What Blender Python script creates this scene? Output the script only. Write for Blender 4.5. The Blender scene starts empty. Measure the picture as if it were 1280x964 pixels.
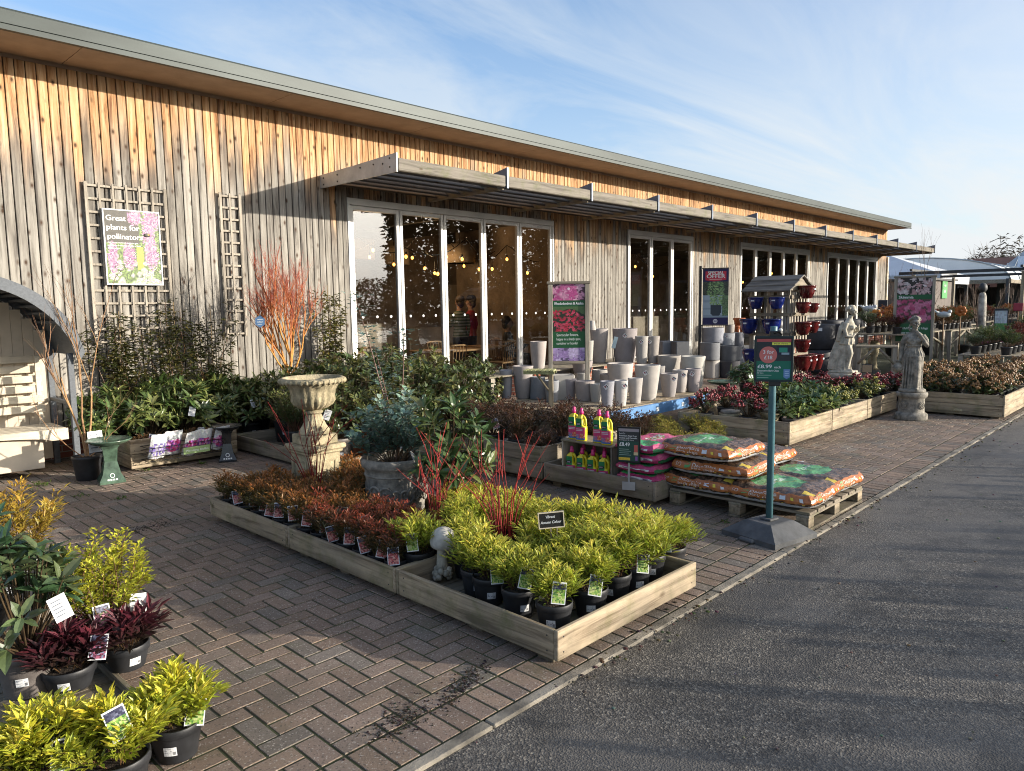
import bpy, math, random
import numpy as np
from mathutils import Vector, Matrix, noise

random.seed(7)
S = bpy.context.scene
COL = S.collection
PI = math.pi
R = math.radians

# ---------------------------------------------------------------- camera solve of the photograph
FPX, PITCH, YAW, ROLL, CAMH = 916.27, R(6.146), R(46.04), R(-0.788), 1.65
_F = Vector((math.sin(YAW)*math.cos(PITCH), math.cos(YAW)*math.cos(PITCH), -math.sin(PITCH)))
_R0 = Vector((math.cos(YAW), -math.sin(YAW), 0))
_U0 = _R0.cross(_F)
_R = _R0*math.cos(ROLL) + _U0*math.sin(ROLL)
_U = -_R0*math.sin(ROLL) + _U0*math.cos(ROLL)
def _ray(x, y): return _F + _R*((x-640)/FPX) - _U*((y-482)/FPX)
def gz(x, y, z=0.0):                 # point of height z seen at photo pixel (x, y)
    d = _ray(x, y); t = (z-CAMH)/d.z
    return Vector((0, 0, CAMH)) + d*t
def gY(x, y, Y):                     # point on the plane Y = const
    d = _ray(x, y); t = Y/d.y
    return Vector((0, 0, CAMH)) + d*t
def depth(p): return (Vector(p)-Vector((0, 0, CAMH))).dot(_F)
def facing(p, off=0.0):              # rotation about z that turns local -Y towards the camera
    return math.atan2(-p[0], p[1]) + off

# ---------------------------------------------------------------- mesh builder
class MB:
    def __init__(s): s.V=[]; s.L=[]; s.N=[]; s.C=[]; s.I=[]; s.S=[]; s.n=0; s.M=None
    def add(s, V, F, col=(1, 1, 1), mi=0, sm=False):
        V = np.asarray(V, float).reshape(-1, 3)
        if s.M is not None:
            m = np.array(s.M); V = V@m[:3, :3].T + m[:3, 3]
        if isinstance(F, np.ndarray):
            nf, k = F.shape; L = F.reshape(-1); N = np.full(nf, k)
        else:
            nf = len(F); L = np.array([i for f in F for i in f], int); N = np.array([len(f) for f in F], int)
        c = np.asarray(col, float)
        if c.ndim == 1: c = np.tile(c[:3], (nf, 1))
        s.V.append(V); s.L.append(L+s.n); s.N.append(N); s.C.append(c)
        s.I.append(np.full(nf, mi)); s.S.append(np.full(nf, bool(sm))); s.n += len(V)
        return s
    def box(s, x0, x1, y0, y1, z0, z1, b=0.0, **k):
        lo = (x0, y0, z0); hi = (x1, y1, z1)
        if b <= 0:
            V = [(hi[0] if i & 1 else lo[0], hi[1] if i & 2 else lo[1], hi[2] if i & 4 else lo[2]) for i in range(8)]
            F = [(0, 2, 3, 1), (4, 5, 7, 6), (0, 1, 5, 4), (2, 6, 7, 3), (0, 4, 6, 2), (1, 3, 7, 5)]
            return s.add(V, F, **k)
        V = []; idx = {}
        for i in range(8):
            sg = (i & 1, (i >> 1) & 1, (i >> 2) & 1)
            for a in range(3):
                p = []
                for d in range(3):
                    e = hi[d] if sg[d] else lo[d]
                    if d != a: e += -b if sg[d] else b
                    p.append(e)
                idx[(i, a)] = len(V); V.append(p)
        F = []
        for a in range(3):
            o = [d for d in range(3) if d != a]
            for v in (0, 1):
                q = []
                for (u, w) in ((0, 0), (1, 0), (1, 1), (0, 1)):
                    i = (v << a) | (u << o[0]) | (w << o[1]); q.append(idx[(i, a)])
                F.append(q)
            for u in (0, 1):                       # edges running along a
                for w in (0, 1):
                    i = (u << o[0]) | (w << o[1]); j = i | (1 << a)
                    F.append([idx[(i, o[0])], idx[(j, o[0])], idx[(j, o[1])], idx[(i, o[1])]])
        for i in range(8): F.append([idx[(i, 0)], idx[(i, 1)], idx[(i, 2)]])
        c = Vector([(lo[d]+hi[d])/2 for d in range(3)]); G = []
        for f in F:
            P = [Vector(V[i]) for i in f]
            n = (P[1]-P[0]).cross(P[2]-P[0])
            G.append(tuple(f) if n.dot(sum(P, Vector())/len(P)-c) > 0 else tuple(reversed(f)))
        return s.add(V, G, **k)
    def tube(s, pts, r, n=6, cap=True, **k):
        pts = [Vector(p) for p in pts]; m = len(pts)
        if not hasattr(r, '__len__'): r = [r]*m
        t0 = (pts[1]-pts[0]).normalized()
        a = t0.orthogonal().normalized(); V = []
        for i, p in enumerate(pts):
            t = (pts[min(i+1, m-1)]-pts[max(i-1, 0)])
            if t.length > 1e-9: t.normalize()
            else: t = t0
            a = (a - t*a.dot(t))
            a = a.normalized() if a.length > 1e-6 else t.orthogonal().normalized()
            b = t.cross(a)
            for j in range(n):
                th = 2*PI*j/n; V.append(p + (a*math.cos(th)+b*math.sin(th))*r[i])
        F = [(i*n+j, i*n+(j+1) % n, (i+1)*n+(j+1) % n, (i+1)*n+j) for i in range(m-1) for j in range(n)]
        if cap: F += [tuple(reversed(range(n))), tuple(range((m-1)*n, m*n))]
        k.setdefault('sm', True)
        return s.add([tuple(v) for v in V], F, **k)
    def lathe(s, prof, n=24, c=(0, 0, 0), fn=None, cols=None, **k):
        V = []; F = []; m = len(prof)
        for i, (r, z) in enumerate(prof):
            for j in range(n):
                th = 2*PI*j/n; rr = r*(fn(th, i, z) if fn else 1)
                V.append((c[0]+rr*math.cos(th), c[1]+rr*math.sin(th), c[2]+z))
        cc = []
        for i in range(m-1):
            for j in range(n):
                F.append((i*n+j, i*n+(j+1) % n, (i+1)*n+(j+1) % n, (i+1)*n+j))
                if cols is not None: cc.append(cols[i])
        if prof[0][0] > 1e-6: F.append(tuple(reversed(range(n)))); cc.append(cols[0] if cols else 0)
        if prof[-1][0] > 1e-6: F.append(tuple(range((m-1)*n, m*n))); cc.append(cols[-1] if cols else 0)
        if cols is not None: k['col'] = np.array(cc, float)
        k.setdefault('sm', True)
        return s.add(V, F, **k)
    def prism(s, poly, t0, t1, ax='y', **k):          # polygon in the plane across ax, extruded from t0 to t1
        def P(u, v, t): return {'x': (t, u, v), 'y': (u, t, v), 'z': (u, v, t)}[ax]
        n = len(poly)
        V = [P(u, v, t0) for u, v in poly] + [P(u, v, t1) for u, v in poly]
        F = [tuple(range(n)), tuple(reversed(range(n, 2*n)))] + [(i, i+n, (i+1) % n+n, (i+1) % n) for i in range(n)]
        return s.add(V, F, **k)
    def quad(s, a, b, c, d, **k): return s.add([a, b, c, d], [(0, 1, 2, 3)], **k)
    def ball(s, c, r, n=8, m=5, sc=(1, 1, 1), **k):
        V = []; F = []
        for i in range(m+1):
            ph = -PI/2+PI*i/m
            for j in range(n):
                th = 2*PI*j/n
                V.append((c[0]+r*sc[0]*math.cos(ph)*math.cos(th), c[1]+r*sc[1]*math.cos(ph)*math.sin(th), c[2]+r*sc[2]*math.sin(ph)))
        F = [(i*n+j, i*n+(j+1) % n, (i+1)*n+(j+1) % n, (i+1)*n+j) for i in range(m) for j in range(n)]
        k.setdefault('sm', True)
        return s.add(V, F, **k)
    def mesh(s, name, mats):
        me = bpy.data.meshes.new(name)
        if s.V:
            V = np.concatenate(s.V); L = np.concatenate(s.L).astype(np.int32); N = np.concatenate(s.N).astype(np.int32)
            me.vertices.add(len(V)); me.vertices.foreach_set('co', V.astype(np.float32).ravel())
            me.loops.add(len(L)); me.loops.foreach_set('vertex_index', L)
            me.polygons.add(len(N))
            st = np.concatenate([[0], np.cumsum(N)[:-1]]).astype(np.int32)
            me.polygons.foreach_set('loop_start', st); me.polygons.foreach_set('loop_total', N)
            me.polygons.foreach_set('material_index', np.concatenate(s.I).astype(np.int32))
            me.polygons.foreach_set('use_smooth', np.concatenate(s.S))
            C = np.repeat(np.concatenate(s.C), N, axis=0)
            at = me.attributes.new('Col', 'FLOAT_COLOR', 'CORNER')
            at.data.foreach_set('color', np.concatenate([C, np.ones((len(C), 1))], 1).astype(np.float32).ravel())
            me.update(calc_edges=True); me.validate()
        for m in (mats if isinstance(mats, (list, tuple)) else [mats]): me.materials.append(m)
        return me
    def build(s, name, mats, parent=None, loc=(0, 0, 0), rz=0.0):
        o = bpy.data.objects.new(name, s.mesh(name, mats)); COL.objects.link(o)
        if parent: o.parent = parent
        o.location = loc; o.rotation_euler = (0, 0, rz)
        return o
def put(name, me, parent=None, loc=(0, 0, 0), rot=(0, 0, 0), sc=1):
    o = bpy.data.objects.new(name, me); COL.objects.link(o)
    if parent: o.parent = parent
    o.location = loc; o.rotation_euler = rot
    o.scale = (sc, sc, sc) if not hasattr(sc, '__len__') else sc
    return o
def tag(o, label, cat, group=None):
    o['label'] = label; o['category'] = cat
    if group: o['group'] = group
    return o
def struct(o, kind='structure'): o['kind'] = kind; return o
def thing(name, label, cat, loc=(0, 0, 0), rz=0.0, group=None):
    o = bpy.data.objects.new(name, None); COL.objects.link(o); o.empty_display_size = .1
    o.location = loc; o.rotation_euler = (0, 0, rz)
    return tag(o, label, cat, group)
def dup(root, loc, rz=0.0, label=None, sc=None, keep=None):
    def cp(o, par):
        c = o.copy(); COL.objects.link(c); c.parent = par
        for ch in o.children:
            if keep is None or ch.name.split('.')[0] in keep or par is not None: cp(ch, c)
        return c
    r = cp(root, None); r.location = loc; r.rotation_euler = (0, 0, rz)
    if label: r['label'] = label
    if sc: r.scale = (sc, sc, sc)
    return r
ORD = ['first', 'second', 'third', 'fourth', 'fifth', 'sixth', 'seventh', 'eighth', 'ninth', 'tenth', 'eleventh', 'twelfth', 'thirteenth', 'fourteenth', 'fifteenth', 'sixteenth', 'seventeenth', 'eighteenth']

# ---------------------------------------------------------------- lettering
_tc = {}
def text_geo(s, size=1.0, align='LEFT', bold=False):
    key = (s, align)
    if key not in _tc:
        cu = bpy.data.curves.new('t', 'FONT'); cu.body = s; cu.size = 1; cu.align_x = align; cu.resolution_u = 3
        ob = bpy.data.objects.new('t', cu); COL.objects.link(ob)
        dg = bpy.context.evaluated_depsgraph_get()
        me = bpy.data.meshes.new_from_object(ob.evaluated_get(dg))
        V = np.array([v.co[:] for v in me.vertices]).reshape(-1, 3); F = [tuple(p.vertices) for p in me.polygons]
        bpy.data.objects.remove(ob); bpy.data.curves.remove(cu); bpy.data.meshes.remove(me)
        _tc[key] = (V, F)
    V, F = _tc[key]
    return V*size, F
def text(mb, s, u, v, size, y=-0.002, col=(.8, .8, .8), align='LEFT', fit=None, bold=0, slant=0.0, **k):
    """lettering on a board that faces local -Y: u runs right, v up"""
    V, F = text_geo(s, size, align)
    if not len(V): return
    sx = 1.0
    if fit: sx = fit/max(1e-6, V[:, 0].max()-V[:, 0].min())
    for dx in ([0] if not bold else [-bold, 0, bold]):
        P = np.stack([V[:, 0]*sx+V[:, 1]*slant+u+dx, np.full(len(V), y+abs(dx)*.02-(0.0002 if dx > 0 else 0)), V[:, 1]+v], 1)
        mb.add(P, F, col=col, **k)
def printgrid(mb, u0, u1, v0, v1, nu, nv, fn, y=-0.001, **k):
    """a printed picture: fn(s, t) -> colour, on a board that faces local -Y"""
    U = np.linspace(u0, u1, nu+1); W = np.linspace(v0, v1, nv+1)
    V = [(u, y, w) for w in W for u in U]
    F = np.array([(j*(nu+1)+i, j*(nu+1)+i+1, (j+1)*(nu+1)+i+1, (j+1)*(nu+1)+i) for j in range(nv) for i in range(nu)])
    C = [fn((i+.5)/nu, (j+.5)/nv) for j in range(nv) for i in range(nu)]
    mb.add(V, F, col=np.array(C), **k)
def blossoms(seed, n, palette, back, size=.12, asp=1.0, ragged=.5, region=None):
    """picture of many flower heads as a colour function"""
    rr = random.Random(seed); B = []
    for _ in range(n):
        x, y = rr.random(), rr.random()
        if region and not region(x, y): continue
        B.append((x, y, size*rr.uniform(.6, 1.3), rr.choice(palette), rr.uniform(0, 6)))
    def f(s, t):
        c = back(s, t) if callable(back) else back
        for (x, y, r, p, a) in B:
            dx, dy = s-x, (t-y)*asp
            d = math.hypot(dx, dy)
            if d < r*1.3:
                th = math.atan2(dy, dx)
                if d < r*(1-ragged*.5+ragged*.5*math.cos(5*th+a)):
                    k = .65+.5*(1-d/r)*(.6+.4*math.cos(5*th+a*2))
                    c = (p[0]*k, p[1]*k, p[2]*k)
        w = .9+.2*rr.random()
        return (c[0]*w, c[1]*w, c[2]*w)
    return f

# ---------------------------------------------------------------- materials
def _nt(name):
    m = bpy.data.materials.new(name); m.use_nodes = True
    nt = m.node_tree; b = nt.nodes['Principled BSDF']
    return m, nt, b
def N(nt, t, **k):
    n = nt.nodes.new(t)
    for a, v in k.items():
        if a.startswith('_'): n.inputs[a[1:].replace('_', ' ')].default_value = v
        else: setattr(n, a, v)
    return n
def mix(nt, fac, a, b, mode='MIX'):
    n = nt.nodes.new('ShaderNodeMix'); n.data_type = 'RGBA'; n.blend_type = mode
    for i, v in ((0, fac), (6, a), (7, b)):
        if hasattr(v, 'is_output'): nt.links.new(v, n.inputs[i])
        elif i == 0: n.inputs[0].default_value = v
        else: n.inputs[i].default_value = (*v[:3], 1)
    return n.outputs[2]
def ramp(nt, fac, stops):
    n = nt.nodes.new('ShaderNodeValToRGB'); e = n.color_ramp.elements
    while len(e) < len(stops): e.new(.5)
    for i, (p, c) in enumerate(stops):
        e[i].position = p; e[i].color = (*c, 1) if hasattr(c, '__len__') else (c, c, c, 1)
    nt.links.new(fac, n.inputs[0]); return n.outputs[0]
def coords(nt, scale=(1, 1, 1), rnd=True, kind='Object'):
    tc = N(nt, 'ShaderNodeTexCoord'); mp = N(nt, 'ShaderNodeMapping'); mp.inputs['Scale'].default_value = scale
    nt.links.new(tc.outputs[kind], mp.inputs[0])
    if rnd:
        oi = N(nt, 'ShaderNodeObjectInfo'); mm = N(nt, 'ShaderNodeMath', operation='MULTIPLY'); mm.inputs[1].default_value = 37.0
        nt.links.new(oi.outputs['Random'], mm.inputs[0]); cb = N(nt, 'ShaderNodeCombineXYZ')
        for i in range(3): nt.links.new(mm.outputs[0], cb.inputs[i])
        nt.links.new(cb.outputs[0], mp.inputs['Location'])
    return mp.outputs[0]
def noise_t(nt, vec, scale, detail=4, rough=.55, dist=0.0):
    n = N(nt, 'ShaderNodeTexNoise'); n.inputs['Scale'].default_value = scale; n.inputs['Detail'].default_value = detail
    n.inputs['Roughness'].default_value = rough; n.inputs['Distortion'].default_value = dist
    nt.links.new(vec, n.inputs['Vector']); return n.outputs[0]
def bump(nt, b, h, strength=.3, dist=.01):
    n = N(nt, 'ShaderNodeBump'); n.inputs['Strength'].default_value = strength; n.inputs['Distance'].default_value = dist
    nt.links.new(h, n.inputs['Height']); nt.links.new(n.outputs[0], b.inputs['Normal'])
def mat(name, col, rough=.6, var=.25, scale=9, metallic=0.0, bmp=0.0, bscale=None, col2=None, spec=.5, stretch=(1, 1, 1)):
    m, nt, b = _nt(name); v = coords(nt, stretch)
    n = noise_t(nt, v, scale, 5, .6)
    d = col2 or tuple(c*(1-var*1.6) for c in col); l = col if col2 else tuple(min(1, c*(1+var)) for c in col)
    c = ramp(nt, n, [(.32, d), (.68, l)])
    nt.links.new(c, b.inputs['Base Color']); b.inputs['Roughness'].default_value = rough
    b.inputs['Metallic'].default_value = metallic; b.inputs['Specular IOR Level'].default_value = spec
    if bmp: bump(nt, b, noise_t(nt, v, bscale or scale*6, 4, .6), bmp, .01)
    return m
def vmat(name, rough=.6, spec=.4, var=.25, scale=30, trans=0.0, bmp=0.0):
    """colour comes from the mesh (each leaf, each printed patch), broken up by noise"""
    m, nt, b = _nt(name); v = coords(nt)
    at = N(nt, 'ShaderNodeVertexColor', layer_name='Col')
    n = noise_t(nt, v, scale, 4, .6)
    c = mix(nt, 1.0, at.outputs[0], ramp(nt, n, [(.3, 1-var), (.7, 1+var*.4)]), 'MULTIPLY')
    nt.links.new(c, b.inputs['Base Color']); b.inputs['Roughness'].default_value = rough; b.inputs['Specular IOR Level'].default_value = spec
    if trans:
        t = N(nt, 'ShaderNodeBsdfTranslucent'); nt.links.new(c, t.inputs[0])
        ms = N(nt, 'ShaderNodeMixShader'); ms.inputs[0].default_value = trans
        nt.links.new(b.outputs[0], ms.inputs[1]); nt.links.new(t.outputs[0], ms.inputs[2])
        nt.links.new(ms.outputs[0], nt.nodes['Material Output'].inputs[0])
    if bmp: bump(nt, b, n, bmp, .01)
    return m
def wood(name, axis, light, dark, grey=.0, rough=.75, knots=True, algae=0.0):
    m, nt, b = _nt(name)
    sc = [14, 14, 14]; sc['xyz'.index(axis)] = .9
    v = coords(nt, tuple(sc)); g = noise_t(nt, v, 1.6, 8, .65, .6)
    c = ramp(nt, g, [(.36, dark), (.5, tuple(a*.62+d*.38 for a, d in zip(light, dark))), (.64, light)])
    v2 = coords(nt, (1, 1, 1)); st = noise_t(nt, v2, 2.3, 5, .65)
    c = mix(nt, ramp(nt, st, [(.4, 0.0), (.75, .55)]), c, (.20, .18, .15))
    if knots:
        ks = [3.2, 3.2, 3.2]; ks['xyz'.index(axis)] = 1.5
        vo = N(nt, 'ShaderNodeTexVoronoi'); vo.inputs['Scale'].default_value = 1.7; nt.links.new(coords(nt, tuple(ks)), vo.inputs[0])
        c = mix(nt, ramp(nt, vo.outputs[0], [(.05, 0.85), (.12, 0.0)]), c, (.07, .04, .02))
    if algae:
        c = mix(nt, ramp(nt, noise_t(nt, v2, 5, 5, .7), [(.5, 0.0), (.7, algae)]), c, (.10, .12, .03))
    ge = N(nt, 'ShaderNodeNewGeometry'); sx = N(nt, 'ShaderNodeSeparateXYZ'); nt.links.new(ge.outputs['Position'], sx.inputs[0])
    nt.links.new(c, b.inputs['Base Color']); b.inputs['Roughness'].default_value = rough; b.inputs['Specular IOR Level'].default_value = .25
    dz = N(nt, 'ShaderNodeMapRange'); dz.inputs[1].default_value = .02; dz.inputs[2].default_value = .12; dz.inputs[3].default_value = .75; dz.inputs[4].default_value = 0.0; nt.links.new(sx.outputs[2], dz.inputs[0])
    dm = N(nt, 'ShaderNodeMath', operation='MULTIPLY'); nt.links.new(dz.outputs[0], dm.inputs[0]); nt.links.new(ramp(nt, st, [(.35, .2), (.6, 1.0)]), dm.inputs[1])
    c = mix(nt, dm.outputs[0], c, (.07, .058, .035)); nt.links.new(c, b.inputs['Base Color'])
    bump(nt, b, g, .5, .008)
    return m

M = {}
M['leaf'] = vmat('leaf', .42, .5, .35, 60, .28)
M['gloss_leaf'] = vmat('glossy_leaf', .3, .6, .3, 40, .18)
M['twig'] = vmat('twig', .7, .3, .4, 50)
M['print'] = vmat('printed_board', .45, .4, .06, 200)
M['plastic'] = vmat('coloured_plastic', .38, .5, .10, 20)
M['paint'] = vmat('painted', .5, .4, .15, 14)
M['stuffc'] = vmat('mixed_surface', .7, .3, .3, 20, bmp=.15)
M['foil'] = vmat('printed_plastic_bag', .27, .5, .25, 45, bmp=.35)
M['pot'] = mat('black_plastic_pot', (.022, .023, .026), .5, .3, 12)
M['pot_grey'] = mat('taupe_plastic_pot', (.16, .14, .13), .55, .2, 12)
M['terracotta'] = mat('terracotta', (.42, .13, .055), .75, .25, 10, bmp=.1)
M['soil'] = mat('bark_compost', (.035, .024, .016), .95, .5, 60, bmp=1.0, bscale=90)
M['white'] = mat('white_card', (.72, .74, .74), .6, .05, 30)
M['stone'] = mat('carved_limestone', (.50, .42, .27), .9, .22, 11, bmp=.7, bscale=60, col2=(.17, .15, .09))
M['stone_grey'] = mat('weathered_grey_stone', (.35, .32, .27), .9, .22, 14, bmp=.6, bscale=70, col2=(.10, .095, .08))
M['stone_pale'] = mat('pale_cast_stone', (.60, .55, .45), .9, .2, 13, bmp=.5, bscale=70, col2=(.26, .24, .19))
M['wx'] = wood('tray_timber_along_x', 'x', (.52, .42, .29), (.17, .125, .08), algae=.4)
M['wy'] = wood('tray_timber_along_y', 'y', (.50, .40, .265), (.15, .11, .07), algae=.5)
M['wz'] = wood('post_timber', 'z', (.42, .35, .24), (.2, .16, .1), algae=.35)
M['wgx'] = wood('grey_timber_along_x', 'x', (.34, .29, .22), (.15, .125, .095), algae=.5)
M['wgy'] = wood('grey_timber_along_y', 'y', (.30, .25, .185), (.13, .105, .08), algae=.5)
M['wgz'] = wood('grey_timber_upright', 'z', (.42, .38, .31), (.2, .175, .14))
M['steel'] = mat('galvanised_steel', (.45, .47, .49), .5, .15, 6, metallic=.55)
M['black'] = mat('black_plastic', (.015, .015, .016), .45, .3, 15)
M['rubber'] = mat('grey_rubber_base', (.085, .088, .092), .75, .25, 9, bmp=.2)
M['alu'] = mat('pale_grey_door_frame', (.62, .61, .585), .45, .06, 3, metallic=.15)
SUN_EL, SUN_AZ = R(12.0), math.atan2(.543, -.815)
SUN_STR, SKY_STR, EXPO = 4.5, .125, 0.76
CLOUD = (3.7, 4.05, 4.35)
# ================================================================ ground, road, paving
def ground_mats():
    m, nt, b = _nt('asphalt'); v = coords(nt, rnd=False)
    a = noise_t(nt, v, 90, 3, .7); vo = N(nt, 'ShaderNodeTexVoronoi'); vo.inputs['Scale'].default_value = 115; nt.links.new(v, vo.inputs[0])
    cell = N(nt, 'ShaderNodeSeparateColor'); nt.links.new(vo.outputs['Color'], cell.inputs[0])
    c = ramp(nt, cell.outputs[0], [(.0, (.05, .045, .04)), (.6, (.105, .095, .082)), (.9, (.175, .157, .132)), (1.0, (.30, .27, .22))])
    big = noise_t(nt, v, .55, 5, .6)
    c = mix(nt, ramp(nt, big, [(.46, 0.0), (.56, .6)]), c, (.135, .124, .11))
    st = noise_t(nt, v, 3.5, 6, .7)
    c = mix(nt, ramp(nt, st, [(.52, 0.0), (.66, .65)]), c, (.045, .042, .038))
    pt = noise_t(nt, coords(nt, (.35, 1.6, 1), rnd=False), 1.1, 5, .6); c = mix(nt, ramp(nt, pt, [(.54, 0.0), (.60, .45)]), c, (.052, .05, .048))
    nt.links.new(c, b.inputs['Base Color'])
    nt.links.new(ramp(nt, big, [(.3, .75), (.7, .55)]), b.inputs['Roughness']); b.inputs['Specular IOR Level'].default_value = .35
    h = mix(nt, .5, vo.outputs[0], a); bump(nt, b, h, .8, .008)
    M['asphalt'] = m
    m, nt, b = _nt('mossy_joint_sand'); v = coords(nt, rnd=False)
    c = ramp(nt, noise_t(nt, v, 4, 6, .7), [(.35, (.028, .026, .018)), (.55, (.045, .055, .018)), (.75, (.07, .06, .045))])
    nt.links.new(c, b.inputs['Base Color']); b.inputs['Roughness'].default_value = .95
    bump(nt, b, noise_t(nt, v, 160, 3, .7), .6, .01); M['joint'] = m
    m, nt, b = _nt('clay_paver'); v = coords(nt, rnd=False)
    at = N(nt, 'ShaderNodeVertexColor', layer_name='Col')
    f = noise_t(nt, v, 120, 4, .75); c = mix(nt, 1.0, at.outputs[0], ramp(nt, f, [(.3, .72), (.62, 1.0), (.8, 1.9)]), 'MULTIPLY')
    vs = N(nt, 'ShaderNodeTexVoronoi'); vs.inputs['Scale'].default_value = 170; nt.links.new(v, vs.inputs[0]); sc = N(nt, 'ShaderNodeSeparateColor'); nt.links.new(vs.outputs['Color'], sc.inputs[0])
    c = mix(nt, ramp(nt, sc.outputs[0], [(.90, 0.0), (.97, .75)]), c, (.42, .38, .33)); c = mix(nt, ramp(nt, sc.outputs[1], [(.88, 0.0), (.95, .6)]), c, (.06, .05, .045))
    d = noise_t(nt, v, 1.1, 6, .65)
    c = mix(nt, ramp(nt, d, [(.45, 0.0), (.72, .55)]), c, (.075, .068, .05))
    g = noise_t(nt, v, 2.4, 6, .7)
    c = mix(nt, ramp(nt, g, [(.56, 0.0), (.74, .5)]), c, (.07, .085, .03))
    nt.links.new(c, b.inputs['Base Color']); b.inputs['Roughness'].default_value = .85; b.inputs['Specular IOR Level'].default_value = .3
    bump(nt, b, f, .5, .006); M['paver'] = m
ground_mats()
M['kerb'] = mat('concrete_edging', (.23, .205, .165), .9, .35, 6, bmp=.4, bscale=80)
M['earth'] = mat('far_ground', (.16, .14, .11), .95, .3, .3)

mb = MB(); mb.quad((-250, -250, -.03), (400, -250, -.03), (400, 400, -.03), (-250, 400, -.03)); struct(mb.build('ground', M['earth']))
mb = MB(); mb.quad((-90, -60, -.012), (160, -60, -.012), (160, 1.968, -.012), (-90, 1.968, -.012)); struct(mb.build('asphalt_road', M['asphalt']))
mb = MB(); mb.quad((-20, 2.03, -.0028), (60, 2.03, -.0028), (60, 40, -.0028), (-20, 40, -.0028)); struct(mb.build('path_bedding', M['joint']))
mb = MB(); x = -20.0
rr = random.Random(3)
while x < 45:
    l = .913; mb.box(x+.003, x+l-.003, 1.968, 2.028, -.1, .002+rr.uniform(-.002, .002), b=.006); x += l
struct(mb.build('kerb_edging', M['kerb']))

def pavers():
    rr = random.Random(11); V = []; C = []
    pal = [(.26, .188, .142), (.238, .174, .134), (.268, .195, .145), (.23, .178, .142), (.215, .182, .152), (.255, .19, .15)]
    def brick(x0, x1, y0, y1):
        g = .0045; e = .0025; z = rr.uniform(-.0009, .0009); tx = rr.uniform(-.0008, .0008); ty = rr.uniform(-.0008, .0008)
        for (ins, zz) in ((g, -.0036), (g+e, z)):
            for (px, py, sx, sy) in ((x0+ins, y0+ins, -1, -1), (x1-ins, y0+ins, 1, -1), (x1-ins, y1-ins, 1, 1), (x0+ins, y1-ins, -1, 1)):
                V.append((px, py, zz if zz == -.0036 else zz+tx*sx+ty*sy))
        p = rr.choice(pal); k = rr.uniform(.82, 1.14); C.extend([(p[0]*k, p[1]*k, p[2]*k)]*5)
    X0, X1, Y0, Y1 = -3.0, 17.0, 2.24, 9.45
    for i in range(int((X1-X0)*10)):                        # soldier course along the edging
        brick(X0+i*.1, X0+(i+1)*.1, 2.032, 2.236)
    nx, ny = int((X1-X0)*10), int((Y1-Y0)*10)
    for i in range(nx):
        for j in range(ny):
            k = (i-j) % 4; x = X0+i*.1; y = Y0+j*.1
            if k == 0: brick(x, min(x+.2, X1), y, y+.1)
            elif k == 3: brick(x, x+.1, y, y+.2)
            elif (k == 2 and j == 0) or (k == 1 and i == 0): brick(x, x+.1, y, y+.1)
    n = len(V)//8
    base = np.arange(n)[:, None, None]*8
    q = np.array([(4, 5, 6, 7), (0, 1, 5, 4), (1, 2, 6, 5), (2, 3, 7, 6), (3, 0, 4, 7)])
    F = (base+q[None]).reshape(-1, 4)
    mb = MB(); mb.add(V, F, col=np.array(C)); struct(mb.build('brick_paving', M['paver']))
pavers()
def crumbs(name, label, spots, n, col, s0=.0015, s1=.0055):
    rr = random.Random(n); mb = MB()
    for (x, y, ax, ay, rot) in spots:
        for _ in range(n):
            u, v = rr.gauss(0, ax), rr.gauss(0, ay)
            px, py = x+u*math.cos(rot)-v*math.sin(rot), y+u*math.sin(rot)+v*math.cos(rot)
            s = rr.uniform(s0, s1); mb.ball((px, py, .001+s*.3), s, 5, 3, (rr.uniform(.6, 1.6), rr.uniform(.6, 1.6), .5), col=tuple(c*rr.uniform(.5, 1.4) for c in col), sm=False)
    o = mb.build(name, M['stuffc']); o['kind'] = 'stuff'; return o
p1_, p2_, p3_ = gz(500, 900), gz(580, 855), gz(182, 660)
crumbs('spilt_compost', '', [(p1_.x, p1_.y, .09, .05, .2), (p2_.x, p2_.y, .11, .03, .4), (p3_.x, p3_.y, .12, .06, .3)], 330, (.03, .022, .016))
def grit():
    rr = random.Random(5); sp = []
    mb = MB()
    for _ in range(420):
        x = 2.3+rr.random()*11; y = 1.97+abs(rr.gauss(0, .05))*(1 if rr.random() < .5 else -1)
        s = rr.uniform(.004, .012); mb.ball((x, y, 0), s, 5, 3, (1, 1.3, .5), col=tuple(c*rr.uniform(.5, 1.5) for c in (.06, .05, .03)), sm=False)
    for _ in range(140):
        x = 1.6+rr.random()*9; y = 1.95-rr.random()*2.2
        s = rr.uniform(.003, .009); mb.ball((x, y, -.008), s, 5, 3, (1, 1.3, .5), col=tuple(c*rr.uniform(.5, 1.3) for c in (.2, .17, .12)), sm=False)
    o = mb.build('leaf_litter', M['stuffc']); o['kind'] = 'stuff'
grit()
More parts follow.
